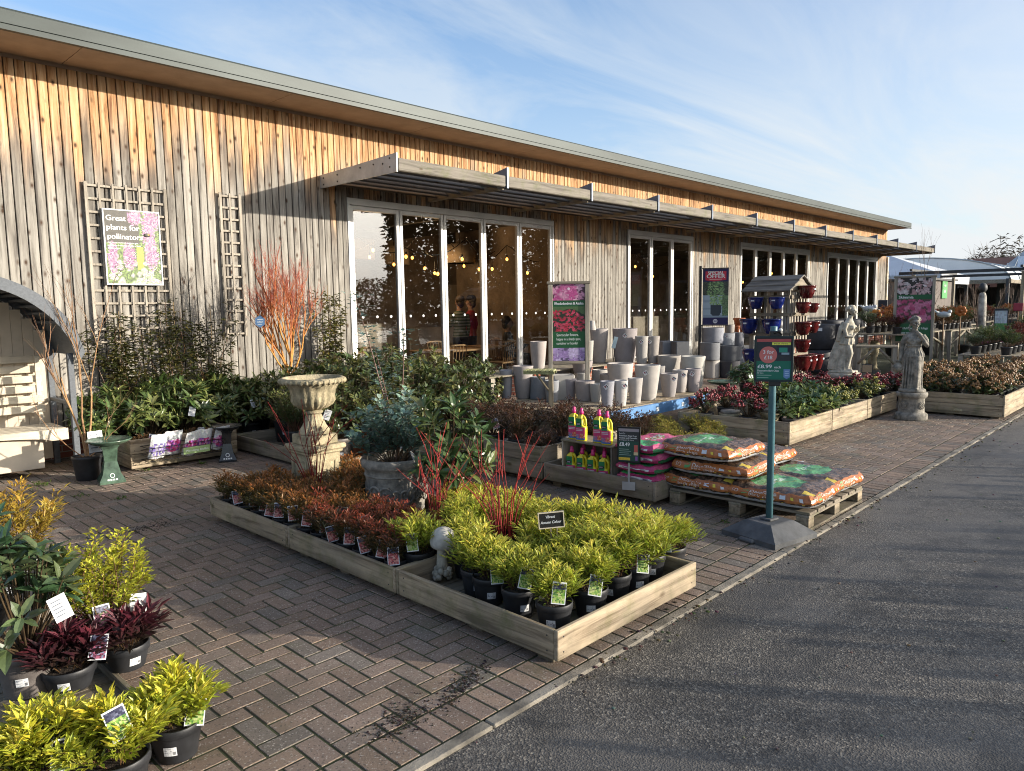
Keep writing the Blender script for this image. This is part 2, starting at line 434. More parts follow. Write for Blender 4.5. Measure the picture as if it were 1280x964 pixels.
def weeds():                                              # moss and small weeds in the joints along the beds
    rr = random.Random(8); mb = MB()
    for _ in range(0):
        x = 2.05+abs(rr.gauss(0, .10)); y = 2.1+rr.random()*3.5
        if x > 2.36: continue
        mb.ball((x, y, -.002), rr.uniform(.006, .02), 6, 3, (1, 1, .25), col=(.05, .07+.03*rr.random(), .015), sm=True)
    for (cx, cy, n, s) in [(1.8, 8.05, 40, .06), (2.15, 6.9, 14, .03), (1.95, 7.3, 14, .03), (3.3, 7.85, 18, .03), (2.75, 7.95, 12, .02), (5.0, 2.6, 10, .02)]:
        P = np.array([(cx+rr.gauss(0, s), cy+rr.gauss(0, s), .002) for _ in range(n)])
        D = np.array([(rr.uniform(-1, 1), rr.uniform(-1, 1), rr.uniform(.3, 1.3)) for _ in range(n)])
        leaves(mb, P, D, None, [rr.uniform(.02, .05) for _ in range(n)], [.012]*n, [(.10*rr.uniform(.7, 1.2), .16*rr.uniform(.7, 1.2), .03) for _ in range(n)], 0)
    o = mb.build('moss_and_weeds', M['leaf']); o['kind'] = 'stuff'

# ================================================================ the timber clad building
YW = 9.40
def cladding_mat():
    m, nt, b = _nt('weathered_larch_boards')
    v = coords(nt, (11, 11, .75), rnd=False)
    at = N(nt, 'ShaderNodeVertexColor', layer_name='Col'); sep = N(nt, 'ShaderNodeSeparateColor'); nt.links.new(at.outputs[0], sep.inputs[0])
    # shift the grain from board to board
    sh = N(nt, 'ShaderNodeVectorMath', operation='MULTIPLY_ADD'); nt.links.new(at.outputs[0], sh.inputs[0]); sh.inputs[1].default_value = (60, 47, 53); nt.links.new(v, sh.inputs[2])
    g = noise_t(nt, sh.outputs[0], 1.5, 8, .68, .5)
    tc = N(nt, 'ShaderNodeTexCoord'); sx = N(nt, 'ShaderNodeSeparateXYZ'); nt.links.new(tc.outputs['Object'], sx.inputs[0])
    def mth(op, a, b_=None, c_=None):
        n = N(nt, 'ShaderNodeMath', operation=op)
        for i, q in enumerate((a, b_, c_)):
            if q is None: continue
            if hasattr(q, 'is_output'): nt.links.new(q, n.inputs[i])
            else: n.inputs[i].default_value = q
        return n.outputs[0]
    lo = noise_t(nt, coords(nt, (2.2, 2.2, .5), rnd=False), 1.0, 4, .6)
    z = mth('ADD', sx.outputs[2], mth('MULTIPLY', mth('SUBTRACT', sep.outputs[0], .5), .75))
    z = mth('ADD', z, mth('MULTIPLY', mth('SUBTRACT', lo, .5), 1.5))
    z = mth('ADD', z, mth('MULTIPLY', mth('SUBTRACT', g, .5), .7))
    z = mth('ADD', z, sep.outputs[2])                       # boards under the canopy have weathered less
    mr = N(nt, 'ShaderNodeMapRange', interpolation_type='SMOOTHSTEP'); mr.inputs[1].default_value = 3.18; mr.inputs[2].default_value = 4.12; nt.links.new(z, mr.inputs[0])
    grey = ramp(nt, g, [(.34, (.10, .09, .08)), (.47, (.25, .23, .20)), (.64, (.41, .385, .34))])
    fresh = ramp(nt, g, [(.36, (.24, .105, .045)), (.47, (.50, .285, .135)), (.64, (.68, .48, .285))])
    c = mix(nt, mr.outputs[0], grey, fresh)
    # dark water staining in the transition band
    st = noise_t(nt, coords(nt, (6, 6, .35), rnd=False), 1.0, 5, .7)
    band = ramp(nt, mr.outputs[0], [(.0, .12), (.2, .9), (.65, 0.0)])
    c = mix(nt, mth('MULTIPLY', band, ramp(nt, st, [(.42, 0.0), (.6, .9)])), c, (.105, .088, .075))
    # knots
    vk = N(nt, 'ShaderNodeVectorMath', operation='MULTIPLY_ADD'); nt.links.new(at.outputs[0], vk.inputs[0]); vk.inputs[1].default_value = (23, 31, 91); nt.links.new(coords(nt, (11, 11, 6.0), rnd=False), vk.inputs[2])
    vo = N(nt, 'ShaderNodeTexVoronoi'); vo.inputs['Scale'].default_value = .85; nt.links.new(vk.outputs[0], vo.inputs[0])
    c = mix(nt, ramp(nt, vo.outputs[0], [(.08, .95), (.13, .55), (.24, 0.0)]), c, (.06, .032, .018))
    tone = mth('ADD', .80, mth('MULTIPLY', sep.outputs[1], .27))
    cb = N(nt, 'ShaderNodeCombineColor')
    for i in range(3): nt.links.new(tone, cb.inputs[i])
    c = mix(nt, 1.0, c, cb.outputs[0], 'MULTIPLY')
    nt.links.new(c, b.inputs['Base Color']); b.inputs['Roughness'].default_value = .8; b.inputs['Specular IOR Level'].default_value = .25
    bump(nt, b, g, .4, .006)
    return m
M['clad'] = cladding_mat()
def brick_mat():
    m, nt, b = _nt('red_brick'); tc = N(nt, 'ShaderNodeTexCoord'); mp = N(nt, 'ShaderNodeMapping'); mp.inputs['Rotation'].default_value = (R(90), 0, 0)
    nt.links.new(tc.outputs['Object'], mp.inputs[0]); br = N(nt, 'ShaderNodeTexBrick'); nt.links.new(mp.outputs[0], br.inputs[0])
    br.inputs['Scale'].default_value = 1; br.inputs['Brick Width'].default_value = .225; br.inputs['Row Height'].default_value = .075; br.inputs['Mortar Size'].default_value = .006
    br.inputs['Color1'].default_value = (.32, .10, .055, 1); br.inputs['Color2'].default_value = (.22, .07, .045, 1); br.inputs['Mortar'].default_value = (.35, .3, .24, 1)
    nt.links.new(br.outputs[0], b.inputs['Base Color']); b.inputs['Roughness'].default_value = .9; return m
M['brick'] = brick_mat()
M['zinc'] = mat('grey_green_metal_fascia', (.045, .057, .055), .5, .15, 2.5, metallic=.15, spec=.35, stretch=(.3, 1, 1))
M['soffit'] = mat('brown_soffit_board', (.34, .255, .19), .6, .1, 4)
M['dark'] = mat('dark_gap', (.012, .011, .01), .9, .2, 5)
M['bracket'] = mat('blue_grey_steel', (.15, .18, .23), .5, .15, 8, metallic=.4)
M['canopy_wood'] = wood('canopy_timber', 'x', (.24, .215, .18), (.095, .085, .07), algae=.4)
M['slat_dark'] = wood('canopy_louvre_timber', 'x', (.19, .165, .14), (.085, .072, .06))
M['inwall'] = mat('cafe_wall_brown', (.30, .235, .18), .8, .35, 1.3)
M['incream'] = mat('cafe_wall_panel', (.42, .35, .27), .8, .25, 2)
M['inceil'] = mat('cafe_ceiling', (.09, .078, .066), .9, .2, 2)
M['infloor'] = mat('cafe_floor', (.24, .17, .11), .5, .3, 3)
def glass_mat():
    m = bpy.data.materials.new('window_glass'); m.use_nodes = True; nt = m.node_tree; nt.nodes.clear()
    out = N(nt, 'ShaderNodeOutputMaterial'); tr = N(nt, 'ShaderNodeBsdfTransparent'); tr.inputs[0].default_value = (.74, .77, .77, 1)
    gl = N(nt, 'ShaderNodeBsdfGlossy'); gl.inputs['Roughness'].default_value = .004; gl.inputs['Color'].default_value = (.95, .97, 1, 1)
    fr = N(nt, 'ShaderNodeFresnel'); fr.inputs[0].default_value = 1.52
    v = coords(nt, rnd=True); n = noise_t(nt, v, .8, 2, .5); bp = N(nt, 'ShaderNodeBump'); bp.inputs['Strength'].default_value = .02; bp.inputs['Distance'].default_value = .05
    pass
    mu = N(nt, 'ShaderNodeMath', operation='MULTIPLY'); mu.inputs[1].default_value = 1.7; mu.use_clamp = True; nt.links.new(fr.outputs[0], mu.inputs[0])
    ms = N(nt, 'ShaderNodeMixShader'); nt.links.new(mu.outputs[0], ms.inputs[0]); nt.links.new(tr.outputs[0], ms.inputs[1]); nt.links.new(gl.outputs[0], ms.inputs[2])
    nt.links.new(ms.outputs[0], out.inputs[0]); return m
M['glass'] = glass_mat()

bld = thing('cafe_building', 'long single storey building clad in upright timber boards under a flat metal edged roof', 'building', (0, 0, 0))
DOORS = [(6.29, 10.97, 5), (13.45, 16.2, 3), (18.67, 23.28, 5), (24.76, 29.6, 5)]
ZB, ZT, ZW = .42, 3.24, 4.37
def cladding():
    rr = random.Random(21); mb = MB(); x = -2.0; XE = 30.6
    def board(x0, x1, z0, z1, sh):
        c = (rr.random(), rr.random(), sh)
        d = rr.uniform(0, .004)
        mb.box(x0+.0055, x1-.0055, YW+d-.0, YW+.024, z0, z1, b=.004, col=c)
    while x < XE-.02:
        x1 = min(x+.1, XE)
        hole = [d for d in DOORS if d[0]-.02 < x+.05 < d[1]+.02]
        sh = 0.0 if x < 5.9 else rr.uniform(.2, .65)
        if hole: board(x, x1, ZT+.045, ZW, sh*.4)
        else: board(x, x1, .36, ZW, sh)
        x = x1
    o = mb.build('wall_cladding', M['clad'], bld)
    mb = MB()                                                # backing behind the boards with the door openings
    xs = [-2.0]
    for d in DOORS: xs += [d[0], d[1]]
    xs.append(30.6)
    for i in range(0, len(xs), 2): mb.box(xs[i], xs[i+1], YW+.027, YW+.12, .2, ZT+.04)
    mb.box(-2, 30.6, YW+.027, YW+.12, ZT+.04, ZW)
    mb.build('wall_core', M['dark'], bld)
    mb = MB(); mb.box(-2, 30.58, YW+.012, YW+.11, 0, .2)
    for d in [None]+DOORS:
        pass
    for i in range(0, len(xs), 2): mb.box(xs[i]+.001, xs[i+1]-.001, YW+.004, YW+.025, .2, .355)
    for d in DOORS: mb.box(d[0]+.001, d[1]-.001, YW+.012, YW+.11, .201, ZB-.05)
    mb.build('brick_plinth', M['brick'], bld)
cladding()
def end_wall():
    rr = random.Random(22); mb = MB(); y = YW+.03
    while y < 16.4:
        mb.box(30.6, 30.624, y+.003, y+.097, .3, ZW, b=.004, col=(rr.random(), rr.random(), 0)); y += .1
    mb.build('end_wall_cladding', M['clad'], bld)
    mb = MB(); mb.box(30.62, 30.74, YW-.06, YW+.16, 0, ZT+.1, b=.004); mb.build('corner_board', mat('pale_corner_timber', (.66, .58, .44), .7, .2, 5), bld)
end_wall()
def roof():
    mb = MB()
    prof = [(16.6, 4.44), (16.6, 4.59), (8.68, 4.59), (8.61, 4.575), (8.60, 4.555), (8.60, 4.43), (8.613, 4.425), (8.613, 4.40), (8.585, 4.395), (8.585, 4.365), (8.63, 4.362), (8.63, 4.44)]
    mb.prism([(y, z) for y, z in prof], -2.2, 30.72, 'x'); mb.build('roof', M['zinc'], bld)
    mb = MB(); x = -2.15
    while x < 30.7:
        x1 = min(x+2.4, 30.70); mb.box(x+.004, x1-.004, 8.634, YW+.022, 4.375, 4.42); x += 2.4
    mb.build('soffit', M['soffit'], bld)
    mb = MB(); mb.box(-2.15, 30.6, YW-.012, YW-.001, 4.335, 4.374); mb.build('soffit_trim', M['soffit'], bld)
roof()
def doors():
    for (x0, x1, n) in DOORS:
        fr = MB(); fr.box(x0, x1, YW-.012, YW+.09, ZT-.055, ZT+.045, b=.004); fr.box(x0, x1, YW-.03, YW+.10, ZB-.05, ZB, b=.004)
        fr.box(x0, x0+.045, YW-.01, YW+.09, ZB, ZT-.055, b=.003); fr.box(x1-.045, x1, YW-.01, YW+.09, ZB, ZT-.055, b=.003)
        door = fr.build('folding_door', M['alu'], bld)
        w = (x1-x0-.09)/n
        for i in range(n):
            a = x0+.045+i*w+.005; b = a+w-.01
            lf = MB(); t = .058
            lf.box(a, a+t, YW+.005, YW+.065, ZB+.005, ZT-.06, b=.005); lf.box(b-t, b, YW+.005, YW+.065, ZB+.005, ZT-.06, b=.005)
            lf.box(a+t, b-t, YW+.008, YW+.063, ZB+.005, ZB+.075, b=.004); lf.box(a+t, b-t, YW+.008, YW+.063, ZT-.125, ZT-.06, b=.004)
            leaf = lf.build('door_leaf', M['alu'], door)
            g = MB(); g.quad((a+t, YW+.04, ZB+.07), (b-t, YW+.04, ZB+.07), (b-t, YW+.04, ZT-.12), (a+t, YW+.04, ZT-.12)); g.build('glass_pane', M['glass'], door)
            for k in range(3):
                dm = MB(); xx = a+t+(b-a-2*t)*(k+.5)/3
                dm.prism([(xx+.021*math.cos(q*PI/6), 1.52+.021*math.sin(q*PI/6)) for q in range(12)], YW+.034, YW+.037, 'y')
                dm.build('safety_dot', M['white'], door)
doors()
def canopy():
    Y0, Y1 = 7.62, YW-.002; X0 = 5.855; nseg = 12; XE = X0+2.0*nseg+.2
    root = MB()
    x = X0+.03
    for i in range(nseg):
        xe = X0+2*(i+1)-.02 if i < nseg-1 else XE
        root.box(x, xe, Y0, Y0+.075, 3.385, 3.545, b=.012); x = xe+.04
    can = root.build('sun_canopy', M['canopy_wood'], bld)
    sl = MB()
    for k in range(6):
        yc = Y0+.27+k*.27
        a = R(28); w = .115; dy, dz = w*math.cos(a), w*math.sin(a); t = .013
        P = [(yc-dy, 3.45-dz-t), (yc+dy, 3.45+dz-t), (yc+dy, 3.45+dz+t), (yc-dy, 3.45-dz+t)]
        for i in range(nseg):
            xa = X0+2*i+.04; xb = X0+2*(i+1)-.04 if i < nseg-1 else XE
            sl.prism(P, xa, xb, 'x')
    sl.build('louvre_slats', M['slat_dark'], can)
    for i in range(nseg+1):
        x = X0+2*i
        if i == 0: continue
        if i == nseg: x = XE+.02
        rf = MB(); rf.box(x-.018, x+.018, Y0+.08, Y1, 3.352, 3.50, b=.003); rf.build('rafter', M['wgy'], can)
        bk = MB(); bk.prism([(Y0-.02, 3.365), (Y0+.36, 3.55), (Y0+.30, 3.60), (Y0-.02, 3.66)], x-.017, x+.017, 'x')
        bk.build('steel_bracket', M['bracket'], can)
    pl = MB(); pl.prism([(Y0-.01, 3.365), (Y1, 3.365), (Y1, 3.55), (Y0+.9, 3.57), (Y0-.01, 3.60)], X0-.006, X0+.012, 'x')
    e = pl.build('end_plate', mat('pale_steel_plate', (.50, .50, .48), .5, .12, 5, metallic=.3), can)
    bt = MB()
    for (y, z) in [(9.3, 3.5), (9.3, 3.41), (8.95, 3.5), (8.95, 3.41), (8.4, 3.52), (8.1, 3.52), (7.9, 3.5), (7.75, 3.55), (7.75, 3.44)]:
        bt.prism([(y+.012*math.cos(q*PI/4), z+.012*math.sin(q*PI/4)) for q in range(8)], X0-.012, X0-.006, 'x')
    bt.build('bolts', M['black'], e)
canopy()
def interior():
    mb = MB(); mb.box(-1.9, 30.5, YW+.13, 16.2, .0, .12); mb.build('interior_floor', M['infloor'], bld)
    mb = MB(); mb.box(-2, 30.6, 16.2, 16.4, 0, ZW); mb.box(-2, -1.9, YW+.13, 16.2, 0, ZW); mb.box(12.1, 12.2, YW+.13, 13.5, .12, ZW-.02); mb.box(30.4, 30.59, YW+.13, 16.2, 0, ZW); mb.build('interior_wall', M['inwall'], bld)
    mb = MB(); mb.box(-1.9, 30.5, YW+.13, 16.2, 3.75, 3.85)
    for k in range(16): mb.box(k*2.0, k*2.0+.12, YW+.13, 16.2, 3.45, 3.745)
    mb.build('interior_ceiling', M['inceil'], bld)
    mb = MB()
    for (a, b, c, d) in [(8, 12, .12, 1.25), (12.6, 17, .12, 1.1), (14, 20, 1.5, 2.3), (18, 25, 1.6, 2.6), (21, 30, .12, 1.2)]: mb.box(a, b, 16.05, 16.19, c, d)
    mb.build('wall_panelling', M['incream'], bld)
interior()
# ================================================================ foliage
def _nrm(A):
    A = np.asarray(A, float); return A/np.maximum(1e-9, np.linalg.norm(A, axis=1, keepdims=True))
def leaves(mb, P, D, Nn, L, W, C, lod=0, droop=.25, fold=.25, mi=0):
    P = np.asarray(P, float); n = len(P)
    if n == 0: return
    D = _nrm(D); L = np.asarray(L, float)[:, None]; W = np.asarray(W, float)[:, None]
    up = np.tile([0, 0, 1.0], (n, 1)) if Nn is None else np.asarray(Nn, float)
    Sd = np.cross(D, up); bad = np.linalg.norm(Sd, axis=1) < 1e-3
    Sd[bad] = np.cross(D[bad], np.array([1.0, .3, 0]))
    Sd = _nrm(Sd); U = np.cross(Sd, D)
    C = np.asarray(C, float)
    if lod == 0:
        V = np.stack([P, P+D*L*.45+Sd*W/2+U*W*fold, P+D*L-U*L*droop, P+D*L*.45-Sd*W/2+U*W*fold], 1).reshape(-1, 3)
        b = np.arange(n)[:, None]*4
        F = np.concatenate([b+np.array([[0, 3, 2]]), b+np.array([[0, 2, 1]])], 1).reshape(-1, 3)
        mb.add(V, F, col=np.repeat(C, 2, 0)*np.tile([[1.0], [.88]], (n, 1)), mi=mi)
    else:
        def cpt(t): return P+D*L*t-U*L*droop*t*t
        c0, c1, c2, c3 = cpt(0), cpt(.32), cpt(.68), cpt(1.0)
        l1, r1 = c1+Sd*W*.47+U*W*fold, c1-Sd*W*.47+U*W*fold
        l2, r2 = c2+Sd*W*.42+U*W*fold*.8, c2-Sd*W*.42+U*W*fold*.8
        V = np.stack([c0, c1, c2, c3, l1, l2, r1, r2], 1).reshape(-1, 3)
        b = np.arange(n)[:, None]*8
        T = np.concatenate([b+np.array([[0, 1, 4]]), b+np.array([[0, 6, 1]]), b+np.array([[5, 2, 3]]), b+np.array([[2, 7, 3]])], 1).reshape(-1, 3)
        Q = np.concatenate([b+np.array([[1, 2, 5, 4]]), b+np.array([[6, 7, 2, 1]])], 1).reshape(-1, 4)
        mb.add(V, T, col=np.repeat(C, 4, 0)*np.tile([[1.0], [.9], [1.0], [.9]], (n, 1)), mi=mi)
        mb.add(V, Q, col=np.repeat(C, 2, 0)*np.tile([[1.0], [.9]], (n, 1)), mi=mi)
def lerp(a, b, t): return tuple(x+(y-x)*t for x, y in zip(a, b))
def jit(rr, c, k=.25, h=.06):
    f = rr.uniform(1-k, 1+k); return tuple(max(0, x*f*(1+rr.uniform(-h, h))) for x in c)

def nandina_mesh(seed, r, h, top, mid, low, n_st=30, per=34, L=.042, W=.012, mats='leaf'):
    """many upright stems, each a spray of narrow pointed leaflets; origin at the soil"""
    rr = random.Random(seed); P = []; D = []; Ls = []; Ws = []; C = []; mb = MB()
    lump = [(rr.uniform(0, 6.28), rr.uniform(.75, 1.15)) for _ in range(7)]
    for i in range(n_st):
        a = rr.uniform(0, 2*PI); q = math.sqrt(rr.random())
        k = min(lump, key=lambda l: abs((l[0]-a+PI) % (2*PI)-PI))[1]
        tx, ty = math.cos(a)*q*r*k*1.08, math.sin(a)*q*r*k*1.08
        tz = h*(1-.42*q*q)*rr.uniform(.72, 1.1)
        bx, by = tx*.28, ty*.28
        mb.tube([(bx, by, -.01), (bx+(tx-bx)*.4, by+(ty-by)*.4, tz*.55), (tx, ty, tz*.95)], [.0022, .0018, .001], 3, False, col=(.16, .09, .04))
        for j in range(per):
            t = rr.random()**.6; t = .15+.85*t
            px, py, pz = bx+(tx-bx)*t**1.3, by+(ty-by)*t**1.3, tz*t
            b_ = rr.uniform(0, 2*PI); sp = rr.uniform(.0, .035)
            px += math.cos(b_)*sp; py += math.sin(b_)*sp; pz += rr.uniform(-.012, .015)
            o = Vector((tx, ty, 0)); o = o.normalized() if o.length > 1e-4 else Vector((1, 0, 0))
            d = Vector((math.cos(b_), math.sin(b_), 0))*.8+o*.5+Vector((0, 0, rr.uniform(-.1, 1.0)+.5*t))
            P.append((px, py, pz)); D.append(d[:]); s = rr.uniform(.7, 1.25)
            Ls.append(L*s); Ws.append(W*s)
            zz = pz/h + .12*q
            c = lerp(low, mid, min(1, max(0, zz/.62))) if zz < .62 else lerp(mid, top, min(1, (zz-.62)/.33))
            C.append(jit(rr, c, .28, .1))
    leaves(mb, P, D, None, Ls, Ws, C, 0, .12, .22)
    return mb.mesh('foliage', M[mats])

def whorl_mesh(seed, r, h, ntip, L, W, col, new=None, nl=8, bud=None, budr=.012, base=.0, stems=True, lod=1, upness=.45, droop=.25, wood_c=(.10, .07, .04), shape=None):
    """evergreen bush: branches ending in whorls of leaves (rhododendron, skimmia, laurel); origin at the soil"""
    rr = random.Random(seed); mb = MB(); P = []; D = []; Nn = []; Ls = []; Ws = []; C = []
    for i in range(ntip):
        a = rr.uniform(0, 2*PI); el = math.asin(rr.uniform(-.12, 1.0)); q = rr.uniform(.72, 1.05) if rr.random() < .75 else rr.uniform(.35, .75)
        cx, cz = math.cos(el)*q, math.sin(el)*q
        tip = Vector((math.cos(a)*cx*r, math.sin(a)*cx*r, base+(h-base)*(.24+.76*cz)))
        if shape: tip = shape(tip, rr)
        ax = Vector((math.cos(a)*math.cos(el), math.sin(a)*math.cos(el), max(.25, math.sin(el))+upness)).normalized()
        if stems:
            b0 = Vector((tip.x*.12, tip.y*.12, 0)); md = b0.lerp(tip, .55)+Vector((0, 0, -.03*h))
            mb.tube([b0, md, tip], [.006, .004, .0025], 4, False, col=wood_c)
        s1 = ax.orthogonal().normalized(); s2 = ax.cross(s1); k = rr.randint(max(3, nl-2), nl+2)
        young = new is not None and rr.random() < .45
        for j in range(k):
            th = 2*PI*j/k+rr.uniform(-.3, .3); back = rr.uniform(0, .05)*L/.1
            opn = rr.uniform(.45, 1.35)
            d = (s1*math.cos(th)+s2*math.sin(th))*math.sin(opn)+ax*math.cos(opn)
            p = tip-ax*back*1.2
            P.append(p[:]); D.append(d[:]); Nn.append((ax+Vector((0, 0, .3)))[:]); s = rr.uniform(.7, 1.15)
            Ls.append(L*s); Ws.append(W*s*rr.uniform(.85, 1.1))
            c = col if not young else lerp(col, new, rr.uniform(.4, 1))
            C.append(jit(rr, c, .35, .08))
        if bud and rr.random() < bud[1]:
            bc = bud[0]
            if budr > .02:
                for _ in range(9):
                    o = Vector((rr.gauss(0, 1), rr.gauss(0, 1), abs(rr.gauss(0, 1))))*budr*.6
                    mb.ball((tip+ax*budr*.9+o)[:], budr*rr.uniform(.3, .5), 5, 3, col=jit(rr, bc, .35), sm=True)
            else: mb.ball((tip+ax*budr*.7)[:], budr, 6, 4, (.7, .7, 1.2), col=jit(rr, bc, .2))
    leaves(mb, P, D, Nn, Ls, Ws, C, lod, droop, .12)
    return mb.mesh('foliage', M['gloss_leaf'])

def twiggy_mesh(seed, r, h, n_st, L, W, col, tip, dens=26, wood_c=(.18, .10, .05), spread=1.0, mats='leaf', lod=0, erect=.6):
    """arching twigs with pairs of small leaves (euonymus, pieris, small yellow shrub, climber)"""
    rr = random.Random(seed); mb = MB(); P = []; D = []; Ls = []; Ws = []; C = []
    for i in range(n_st):
        a = rr.uniform(0, 2*PI); q = math.sqrt(rr.random())*spread
        tz = h*rr.uniform(.55, 1.05)*(1-.35*q*q)
        b0 = Vector((math.cos(a)*q*r*.2, math.sin(a)*q*r*.2, 0)); tp = Vector((math.cos(a)*q*r*1.1, math.sin(a)*q*r*1.1, tz))
        mid = b0.lerp(tp, .5)+Vector((rr.gauss(0, .03)*r/.2, rr.gauss(0, .03)*r/.2, h*.06*erect))
        pts = [b0, b0.lerp(mid, .5)+Vector((0, 0, .02)), mid, mid.lerp(tp, .55)+Vector((rr.gauss(0, .012), rr.gauss(0, .012), .01)), tp]
        mb.tube(pts, [.0045, .0038, .003, .0022, .0012], 4, False, col=jit(rr, wood_c, .3))
        for j in range(dens):
            t = .2+.8*rr.random()**.75; f = t*4; k = min(3, int(f)); p = pts[k].lerp(pts[k+1], f-k)
            b_ = rr.uniform(0, 2*PI)
            side = Vector((math.cos(b_), math.sin(b_), rr.uniform(-.2, .9))); o = rr.uniform(0, .03)*r/.2
            p = p+side*o
            P.append(p[:]); D.append((side+(tp-b0).normalized()*.6)[:]); s = rr.uniform(.65, 1.2); Ls.append(L*s); Ws.append(W*s)
            C.append(jit(rr, lerp(col, tip, max(0, min(1, (p.z/h-.3)/.6+rr.uniform(-.3, .3)))), .3, .08))
    leaves(mb, P, D, None, Ls, Ws, C, lod, .15, .2)
    return mb.mesh('foliage', M[mats])

def bare_mesh(seed, levels, L0, r0, base_c, tip_c, spread=.45, kids=(3, 4), up=.5, sides=5, start=None):
    """leafless branching shrub or tree; colour runs from trunk to twig"""
    rr = random.Random(seed); mb = MB()
    def grow(p, d, L, r, lv):
        n = 4; pts = [p]; q = p; dd = d
        for i in range(n):
            dd = (dd+Vector((rr.gauss(0, .09), rr.gauss(0, .09), .05*up))).normalized(); q = q+dd*L/n; pts.append(q)
        t = 1-lv/levels
        mb.tube(pts, [r, r*.9, r*.78, r*.66, r*.55], sides if lv > 1 else 3, False, col=jit(rr, lerp(base_c, tip_c, min(1, t*1.15)), .15))
        if lv <= 1: return
        for k in range(rr.randint(*kids)):
            f = rr.uniform(.45, 1.0); j = min(n-1, int(f*n)); bp = pts[j].lerp(pts[j+1], f*n-j)
            a = rr.uniform(0, 2*PI); o = dd.orthogonal().normalized(); o = o*math.cos(a)+dd.cross(o)*math.sin(a)
            nd = (dd+o*spread*rr.uniform(.5, 1.3)+Vector((0, 0, up*.35))).normalized()
            grow(bp, nd, L*rr.uniform(.55, .85), r*.55, lv-1)
    for (p, d, L, r) in (start or [(Vector((0, 0, 0)), Vector((0, 0, 1)), L0, r0)]): grow(p, d, L, r, levels)
    return mb.mesh('branches', M['twig'])

# ---------------------------------------------------------------- pots
def pot_mesh(r, h, mkey='pot', rim=.018, sq=False, n=22):
    mb = MB(); rb = r*.76
    prof = [(rb*.98, 0), (rb, .004), (r*.95, h-.035), (r*.955, h-.034), (r, h-.032), (r, h-.002), (r*.985, h), (r*.93, h), (r*.92, h-.02)]
    mb.lathe(prof, n); mb.V; 
    # open top, closed by compost
    mb.lathe([(r*.92, h-.02), (r*.5, h-.012), (0, h-.008)], n, mi=1, sm=False)
    return mb.mesh('pot', [M[mkey], M['soil']])
def tub_mesh(w, d, h, mkey='pot'):
    mb = MB(); t = .006
    P = [(-w/2, -d/2), (w/2, -d/2), (w/2, d/2), (-w/2, d/2)]; k = .86
    lo = [(x*k, y*k, 0) for x, y in P]; hi = [(x, y, h) for x, y in P]
    mb.add(lo+hi, [(0, 3, 2, 1), (0, 1, 5, 4), (1, 2, 6, 5), (2, 3, 7, 6), (3, 0, 4, 7)])
    r = .008
    mb.box(-w/2-r, w/2+r, -d/2-r, -d/2+.004, h-.02, h+.002); mb.box(-w/2-r, w/2+r, d/2-.004, d/2+r, h-.02, h+.002)
    mb.box(-w/2-r, -w/2+.004, -d/2+.005, d/2-.005, h-.02, h+.002); mb.box(w/2-.004, w/2+r, -d/2+.005, d/2-.005, h-.02, h+.002)
    mb.quad((-w/2+.005, -d/2+.005, h-.012), (w/2-.005, -d/2+.005, h-.012), (w/2-.005, d/2-.005, h-.012), (-w/2+.005, d/2-.005, h-.012), mi=1)
    return mb.mesh('pot', [M[mkey], M['soil']])
def sticker_mesh(r, h, w=.045, hh=.036, seed=0, z=.42):
    """white price sticker wrapped on the pot's side, with bar code and small print"""
    mb = MB(); rb = r*.76
    def P(u, v):
        zz = h*z+v; rr_ = rb+(r*.95-rb)*(zz/(h-.035)); a = -PI/2+u/rr_
        return ((rr_+.0012)*math.cos(a), (rr_+.0012)*math.sin(a), zz)
    n = 5
    V = [P(-w/2+w*i/n, vv) for vv in (-hh/2, hh/2) for i in range(n+1)]
    mb.add(V, np.array([(i, i+1, n+2+i, n+1+i) for i in range(n)]), col=(.74, .75, .76))
    rr = random.Random(seed)
    def line(u0, u1, v0, v1, c):
        q = [Vector(P(u, v)) for u, v in ((u0, v0), (u1, v0), (u1, v1), (u0, v1))]
        q = [p+Vector((p.x, p.y, 0)).normalized()*.0008 for p in q]; mb.quad(*[tuple(p) for p in q], col=c)
    for k in range(3): line(-w*.42, w*(.0+.3*rr.random()), hh*(.30-.2*k), hh*(.36-.2*k), (.18, .19, .22))
    for k in range(5): line(w*(.22+.045*k), w*(.24+.045*k), -hh*.36, hh*.0, (.08, .08, .09))
    return mb.mesh('price_sticker', M['print'])
def label_mesh(seed, w=.068, h=.104, kind='golden'):
    """picture label: white card, dark sky strip above, photograph of the plant below"""
    rr = random.Random(seed); mb = MB()
    mb.box(-w/2, w/2, -.001, .001, 0, h, col=(.72, .74, .76))
    pal = {'golden': [(.16, .32, .05), (.30, .42, .10), (.08, .18, .04), (.45, .5, .2)], 'red': [(.45, .06, .06), (.55, .16, .14), (.2, .04, .05), (.6, .3, .25)],
           'purple': [(.16, .04, .08), (.3, .08, .14), (.08, .03, .06), (.2, .2, .3)], 'pink': [(.6, .2, .3), (.7, .35, .4), (.25, .3, .15)], 'white': [(.7, .7, .68), (.6, .6, .6)]}[kind]
    def f(s, t):
        if kind == 'white': return rr.choice(pal)
        if t > .66: return lerp((.02, .02, .05), (.16, .17, .25), rr.random()**2)
        return rr.choice(pal)
    printgrid(mb, -w*.44, w*.44, h*.05, h*.94, 9, 13, f, y=-.0016)
    if kind == 'white':
        for k in range(5): mb.quad((-w*.38, -.0022, h*(.8-.15*k)), (w*(.1+.25*rr.random()), -.0022, h*(.8-.15*k)), (w*.1, -.0022, h*(.84-.15*k)), (-w*.38, -.0022, h*(.84-.15*k)), col=(.12, .14, .18))
    return mb.mesh('plant_label', M['print'])

